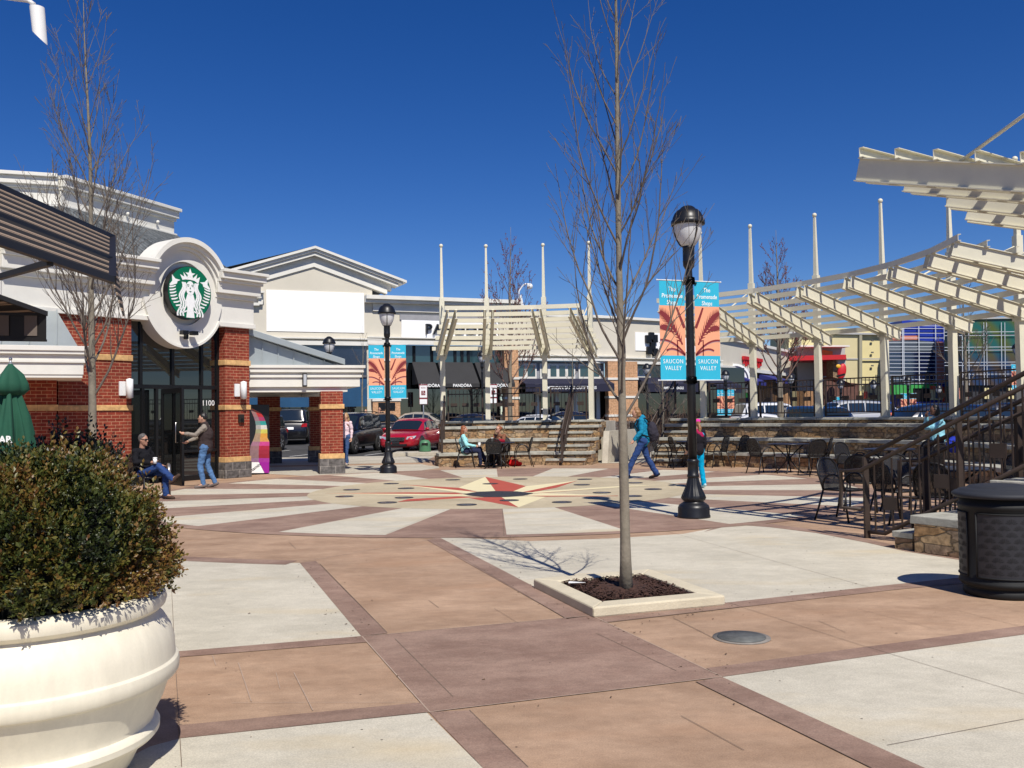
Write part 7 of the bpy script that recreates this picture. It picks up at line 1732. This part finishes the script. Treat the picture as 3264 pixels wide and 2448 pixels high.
def wpt(t, p): return tuple(Matrix.Translation(t.location) @ Matrix.Rotation(t.rotation_euler.z, 4, 'Z') @ Vector(p))
H_BLACK = mat('black_hair', (.012, .010, .009), .5, var=.2, scale=30); H_GREY = mat('grey_hair', (.10, .09, .085), .6, var=.3, scale=30); H_BROWN = mat('light_brown_hair', (.26, .13, .055), .55, var=.3, scale=25); H_RED = mat('auburn_hair', (.26, .085, .035), .5, var=.3, scale=25); H_BLOND = mat('dark_blond_hair', (.36, .23, .11), .5, var=.25, scale=25)
JEAN = cloth('blue_jeans', (.085, .17, .33), .25); JEAND = cloth('dark_jeans', (.025, .055, .17), .2); JEANM = cloth('mid_jeans', (.045, .085, .20), .2)
SH_B = cloth('black_shoe', (.015, .012, .012)); SH_G = cloth('grey_shoe', (.16, .13, .12)); SH_BR = cloth('brown_shoe', (.07, .045, .035))
# man at the door
p = G(655, 1556); M_SLV = cloth('taupe_sleeve', (.27, .235, .20)); M_VEST = cloth('dark_brown_quilted_vest', (.045, .032, .032))
pose = dict(elr=(.16, -.21, 1.20), wrr=(.40, -.13, 1.09), ell=(.17, .2, 1.24), wrl=(.42, .12, 1.27), knl=(.10, .10, .52), anl=(.02, .10, .09), tol=(.19, .12, .03), knr=(-.03, -.09, .50), anr=(-.20, -.1, .11), tor=(-.04, -.12, .03), hea=(.06, 0, 1.62), nec=(.01, 0, 1.46))
t, j, s = person('standing man in a dark quilted vest and blue jeans pushing the glass door', (p.x, p.y, 0), 186, 1.72, pose, M_SLV, JEAN, SH_G, H_BLACK, seed=2, bulk=1.04)
che, wai, pel, nk = V(j, 'che'), V(j, 'wai'), V(j, 'pel'), V(j, 'nec')
ell_part('vest', t, [(che, wai, .175, .155), (wai, pel+Vector((0, 0, -.03)), .155, .17), (che+Vector((0, 0, .05)), nk+Vector((0, 0, .01)), .13, .085), (V(j, 'shl')*.62+che*.38+Vector((0, 0, .02)), V(j, 'shr')*.62+che*.38+Vector((0, 0, .02)), .085, .085)], M_VEST, .011, .01)
# seated man with crossed legs
SEAT = dict(pel=(0, 0, .53), wai=(-.03, 0, .64), che=(-.06, 0, .82), nec=(-.07, 0, 1.01), hea=(-.03, 0, 1.17), shl=(-.07, .175, .96), shr=(-.07, -.175, .96), hil=(.03, .09, .51), hir=(.03, -.09, .51))
p = G(478, 1592); M_BLKJ = cloth('black_jacket', (.010, .010, .013))
pose = dict(SEAT, knl=(.44, .08, .54), anl=(.46, .08, .09), tol=(.62, .1, .03), knr=(.40, -.06, .66), anr=(.68, .02, .40), tor=(.80, .05, .48), ell=(.0, .26, .72), wrl=(.22, .20, .66), elr=(.02, -.26, .74), wrr=(.28, -.14, .74))
t, j, s = person('seated grey haired man with sunglasses, black jacket and crossed legs holding a white cup', (p.x-.12, p.y+.05, 0), -22, 1.76, pose, M_BLKJ, JEAND, SH_BR, H_GREY, skin=SKIN2, glasses=True, seed=4, bulk=1.08, headyaw=5, headpitch=8)
cup(wpt(t, V(j, 'wrr')+Vector((.11, .0, -.03))), 'white paper cup in the hand of the seated man with sunglasses')
place(chP, (t.location.x+.0, t.location.y, 0), R(-22), 'black chair under the seated man with sunglasses', US, 'black wrought iron cafe chairs')
# half hidden person behind the shrub
pose = dict(SEAT, knl=(.42, .1, .52), anl=(.44, .1, .09), tol=(.6, .1, .03), knr=(.42, -.1, .52), anr=(.44, -.1, .09), tor=(.6, -.1, .03), ell=(.12, .2, .80), wrl=(.18, .06, 1.00), elr=(.1, -.22, .74), wrr=(.28, -.1, .7))
p = D(316, 1450, 16.6)
t, j, s = person('person with light brown hair half hidden behind the dark shrub, cup at the face', (p.x, p.y, 0), -60, 1.66, pose, cloth('pale_scarf_jacket', (.20, .19, .22)), JEAND, SH_B, H_BROWN, hairstyle='bob', female=True, seed=6)
cup(wpt(t, V(j, 'hea')+Vector((.11, .02, -.10))), 'pink and white paper cup at the face of the person behind the dark shrub')
place(chP, (p.x, p.y, 0), R(-60), 'black chair under the half hidden person behind the shrub', US, 'black wrought iron cafe chairs')
# woman in pink shirt
p = G(1104, 1484)
pose = dict(elr=(.04, -.24, 1.16), wrr=(.16, -.27, .94), ell=(-.03, .22, 1.16), wrl=(.03, .24, .92), knl=(.10, .09, .50), anl=(.10, .09, .09), tol=(.27, .1, .03), knr=(.0, -.09, .49), anr=(-.16, -.09, .11), tor=(-.02, -.1, .03))
t, j, s = person('walking woman in a pale pink shirt and jeans beside the arcade pier', (p.x, p.y, 0), -120, 1.70, pose, cloth('pale_pink_shirt', (.72, .56, .62), .06), JEANM, cloth('cream_shoe', (.5, .46, .4)), H_BLOND, hairstyle='tail', female=True, seed=7, headyaw=-15)
e = MB(); q = V(j, 'wrr')+Vector((.06, .0, -.10)); e.box(q.x-.03, q.x+.02, q.y-.035, q.y+.035, q.z-.07, q.z+.06); e.build('handbag_tag', cloth('pink_bag', (.7, .35, .45)), t, .01)
# person in black near the tan pier
p = D(1211, 1400, 50); pose = dict(ell=(.06, .2, 1.18), wrl=(.17, .04, 1.42), elr=(.06, -.2, 1.18), wrr=(.17, -.04, 1.40))
person('person in a black coat, hands raised to the face, beside the tan brick pier', (p.x, p.y, gz(p.y)), -90, 1.75, pose, M_BLKJ, cloth('black_trousers', (.012, .012, .014)), SH_B, H_BLACK, skin=SKIN2, bulk=1.2, seed=8)
# seated women at the left terrace
pose = dict(SEAT, knl=(.44, .08, .58), anl=(.60, .02, .22), tol=(.74, .04, .18), knr=(.42, -.10, .52), anr=(.46, -.08, .09), tor=(.62, -.08, .03), ell=(-.02, .24, .74), wrl=(.22, .16, .64), elr=(.02, -.25, .72), wrr=(.30, -.10, .66))
t, j, s = person('seated woman with auburn hair in a pale turquoise jacket holding a cup', (-1.42, 27.75, 0), 5, 1.70, pose, cloth('pale_turquoise_jacket', (.32, .68, .70), .06), cloth('dark_navy_trousers', (.02, .025, .06)), SH_B, H_RED, hairstyle='long', female=True, seed=9, bulk=1.08)
cup(wpt(t, V(j, 'wrr')+Vector((.12, 0, -.02))), 'white paper cup held by the seated woman in pale turquoise')
pose = dict(SEAT, che=(.02, 0, .82), nec=(.07, 0, 1.0), hea=(.13, 0, 1.15), shl=(.05, .175, .95), shr=(.05, -.175, .95), knl=(.42, .1, .52), anl=(.40, .1, .09), tol=(.56, .1, .03), knr=(.42, -.1, .52), anr=(.40, -.1, .09), tor=(.56, -.1, .03), ell=(.26, .24, .79), wrl=(.36, .03, .80), elr=(.24, -.24, .79), wrr=(.42, -.06, .83))
t, j, s = person('seated woman with a bun and sunglasses in a brown jacket at a table', (-.38, 28.2, 0), -118, 1.70, pose, cloth('rust_brown_jacket', (.20, .085, .05)), cloth('black_trousers', (.012, .012, .014)), SH_B, H_RED, hairstyle='bun', female=True, glasses=True, seed=10, headyaw=-30)
e = ell_part('red_cuff', t, [(V(j, 'ell'), V(j, 'wrl'), .066, .055)], cloth('dark_red_sleeve', (.25, .01, .025)), .011, .008)
rb = thing('red_bag', 'bright red soft bag lying on the ground under the round table by the smaller terrace', 'bag', (.0, 28.15, 0)); organic('bag_body', [], cloth('red_nylon', (.60, .015, .015)), rb, .012, .02, 2, shapes=[((0, 0, .10), (.2, .13, .11)), ((.15, -.02, .07), (.12, .1, .07))])
e = MB(); e.tube([(-.12, -.05, .17), (-.08, -.06, .26), (.02, -.06, .27), (.08, -.05, .19)], .01, 6); e.build('bag_strap', cloth('red_nylon', (.6, .015, .015)), rb)
tb_ = thing('tall_cup', 'cold drink cup standing on the round table between the seated women', 'cup', (-.62, 27.72, .742)); e = MB(); e.lathe([(.001, 0), (.03, 0), (.042, .14), (.001, .14)], n=16); e.build('cup_body', M_EMW, tb_); e = MB(); e.tube([(0, 0, .13), (.02, 0, .22)], .005, 6); e.build('straw', M_GRN, tb_)
# walking woman in teal with backpack
p = G(2050, 1528); TEAL = cloth('teal_hooded_jacket', (.012, .21, .36), .08)
pose = dict(pel=(-.01, 0, .93), wai=(.0, 0, 1.05), che=(.03, 0, 1.24), nec=(.06, 0, 1.42), hea=(.14, 0, 1.56), shl=(.04, .17, 1.38), shr=(.04, -.17, 1.38), ell=(.05, .22, 1.13), wrl=(.22, .2, .93), elr=(-.12, -.2, 1.14), wrr=(-.02, -.22, .92),
            hil=(0, .085, .90), hir=(0, -.085, .90), knl=(.22, .09, .50), anl=(.40, .09, .11), tol=(.55, .1, .06), knr=(-.12, -.09, .50), anr=(-.33, -.1, .12), tor=(-.18, -.1, .035))
t, j, s = person('woman striding left in a teal hooded jacket and jeans with a dark backpack', (p.x, p.y, 0), 180, 1.76, pose, TEAL, JEAND, SH_B, H_BROWN, hairstyle='bob', female=True, seed=12, bulk=1.14, flare=1.25, headpitch=12)
ell_part('hood', t, [(V(j, 'nec')+Vector((-.06, 0, .02)), V(j, 'nec')+Vector((-.09, 0, -.08)), .085, .10)], TEAL, .011, .006)
bpk = thing('backpack', 'dark grey backpack worn by the woman in the teal jacket', 'backpack', wpt(t, (0, 0, 0)), R(180))
q = V(j, 'che'); organic('pack_body', [], cloth('charcoal_nylon', (.035, .032, .045)), bpk, .011, .012, 5, shapes=[((q.x-.26, 0, q.z-.13), (.13, .16, .25)), ((q.x-.33, 0, q.z-.20), (.09, .13, .15))])
for q_ in (-.11, .11):
    e = MB(); e.tube([(q.x-.2, q_, q.z+.1), (q.x-.08, q_*1.1, q.z+.2), (q.x+.09, q_*1.15, q.z+.14), (q.x+.14, q_*1.3, q.z), (q.x+.04, q_*1.5, q.z-.18), (q.x-.2, q_*1.3, q.z-.25)], .017, 6); e.build('shoulder_strap', cloth('black_strap', (.01, .01, .012)), bpk)
# girl with the pink hat
p = G(2226, 1556)
pose = dict(knl=(.06, .09, .50), anl=(.08, .09, .09), tol=(.24, .1, .03), knr=(-.03, -.09, .49), anr=(-.1, -.1, .10), tor=(.05, -.12, .03), ell=(.04, .25, 1.16), wrl=(.14, .22, .98))
t, j, s = person('girl in a pink cap and bright blue trousers half behind the near lamp post', (p.x, p.y, 0), 118, 1.44, pose, cloth('black_padded_jacket', (.014, .013, .018)), cloth('bright_blue_trousers', (.0, .30, .52), .08), cloth('pale_blue_shoe', (.4, .6, .65)), H_BROWN, hairstyle='tail', female=True, seed=14, bulk=1.18, flare=1.2)
hd = V(j, 'hea'); ell_part('pink_cap', t, [((hd.x-.012, 0, hd.z+.045), (.079, .073, .062)), ((hd.x+.07, 0, hd.z+.035), (.05, .05, .012))], cloth('hot_pink_cloth', (.75, .03, .32)), .009)
ell_part('magenta_collar', t, [(V(j, 'nec')+Vector((-.02, .03, -.03)), V(j, 'nec')+Vector((-.06, -.03, -.10)), .06, .07)], cloth('magenta_cloth', (.35, .015, .08)), .010, .006); ell_part('blue_collar', t, [(V(j, 'nec')+Vector((-.01, -.07, -.02)), V(j, 'nec')+Vector((-.05, -.10, -.09)), .035, .035)], cloth('bright_blue_trousers', (0, .3, .52)), .010)
# woman in light blue at the right terrace
cc, ss = math.cos(R(9)), math.sin(R(9)); px_, py_ = CEN.x+9.45*cc, CEN.y+9.45*ss
p = D(2990, 1400, 20.2)
pose = dict(elr=(.20, -.2, 1.22), wrr=(.22, -.06, 1.44), ell=(.16, .28, 1.22), wrl=(.30, .2, 1.20), hea=(.06, 0, 1.60))
t, j, s = person('dark haired woman in a light blue top behind the stair handrail', (p.x, p.y, 0), 168, 1.68, pose, cloth('light_blue_top', (.25, .55, .66), .06), cloth('navy_trousers', (.015, .02, .05)), SH_B, H_BLACK, skin=mat('brown_skin', (.16, .08, .05), .5, var=.05), hairstyle='bob', female=True, seed=15, bulk=1.2)
bgp = thing('blue_bag', 'royal blue bag hanging at the side of the woman in light blue', 'bag', (t.location.x+.22, t.location.y-.22, .62)); organic('bag_body', [], cloth('royal_blue_bag', (.02, .04, .38)), bgp, .011, .02, 3, shapes=[((0, 0, .17), (.15, .09, .18))])
e = MB(); e.tube([(-.08, 0, .3), (-.06, .05, .5), (.0, .1, .62), (.06, .05, .5), (.08, 0, .3)], .009, 6); e.build('bag_strap', cloth('black_strap', (.01, .01, .012)), bgp)
# second partly visible person by the sapling
p = D(1167, 1400, 51); person('person in dark clothes partly hidden by the sapling before the blue shop', (p.x, p.y, gz(p.y)), -100, 1.62, dict(ell=(.1, .2, 1.2), wrl=(.16, .05, 1.4)), M_BLKJ, cloth('black_trousers', (.012, .012, .014)), SH_B, H_BROWN, hairstyle='bob', female=True, seed=17)
# ------------------------------------------------------------------ clean up helper flags
for o in bpy.data.objects:
    if '_w' in o: del o['_w']
bpy.data.scenes.remove(TS)
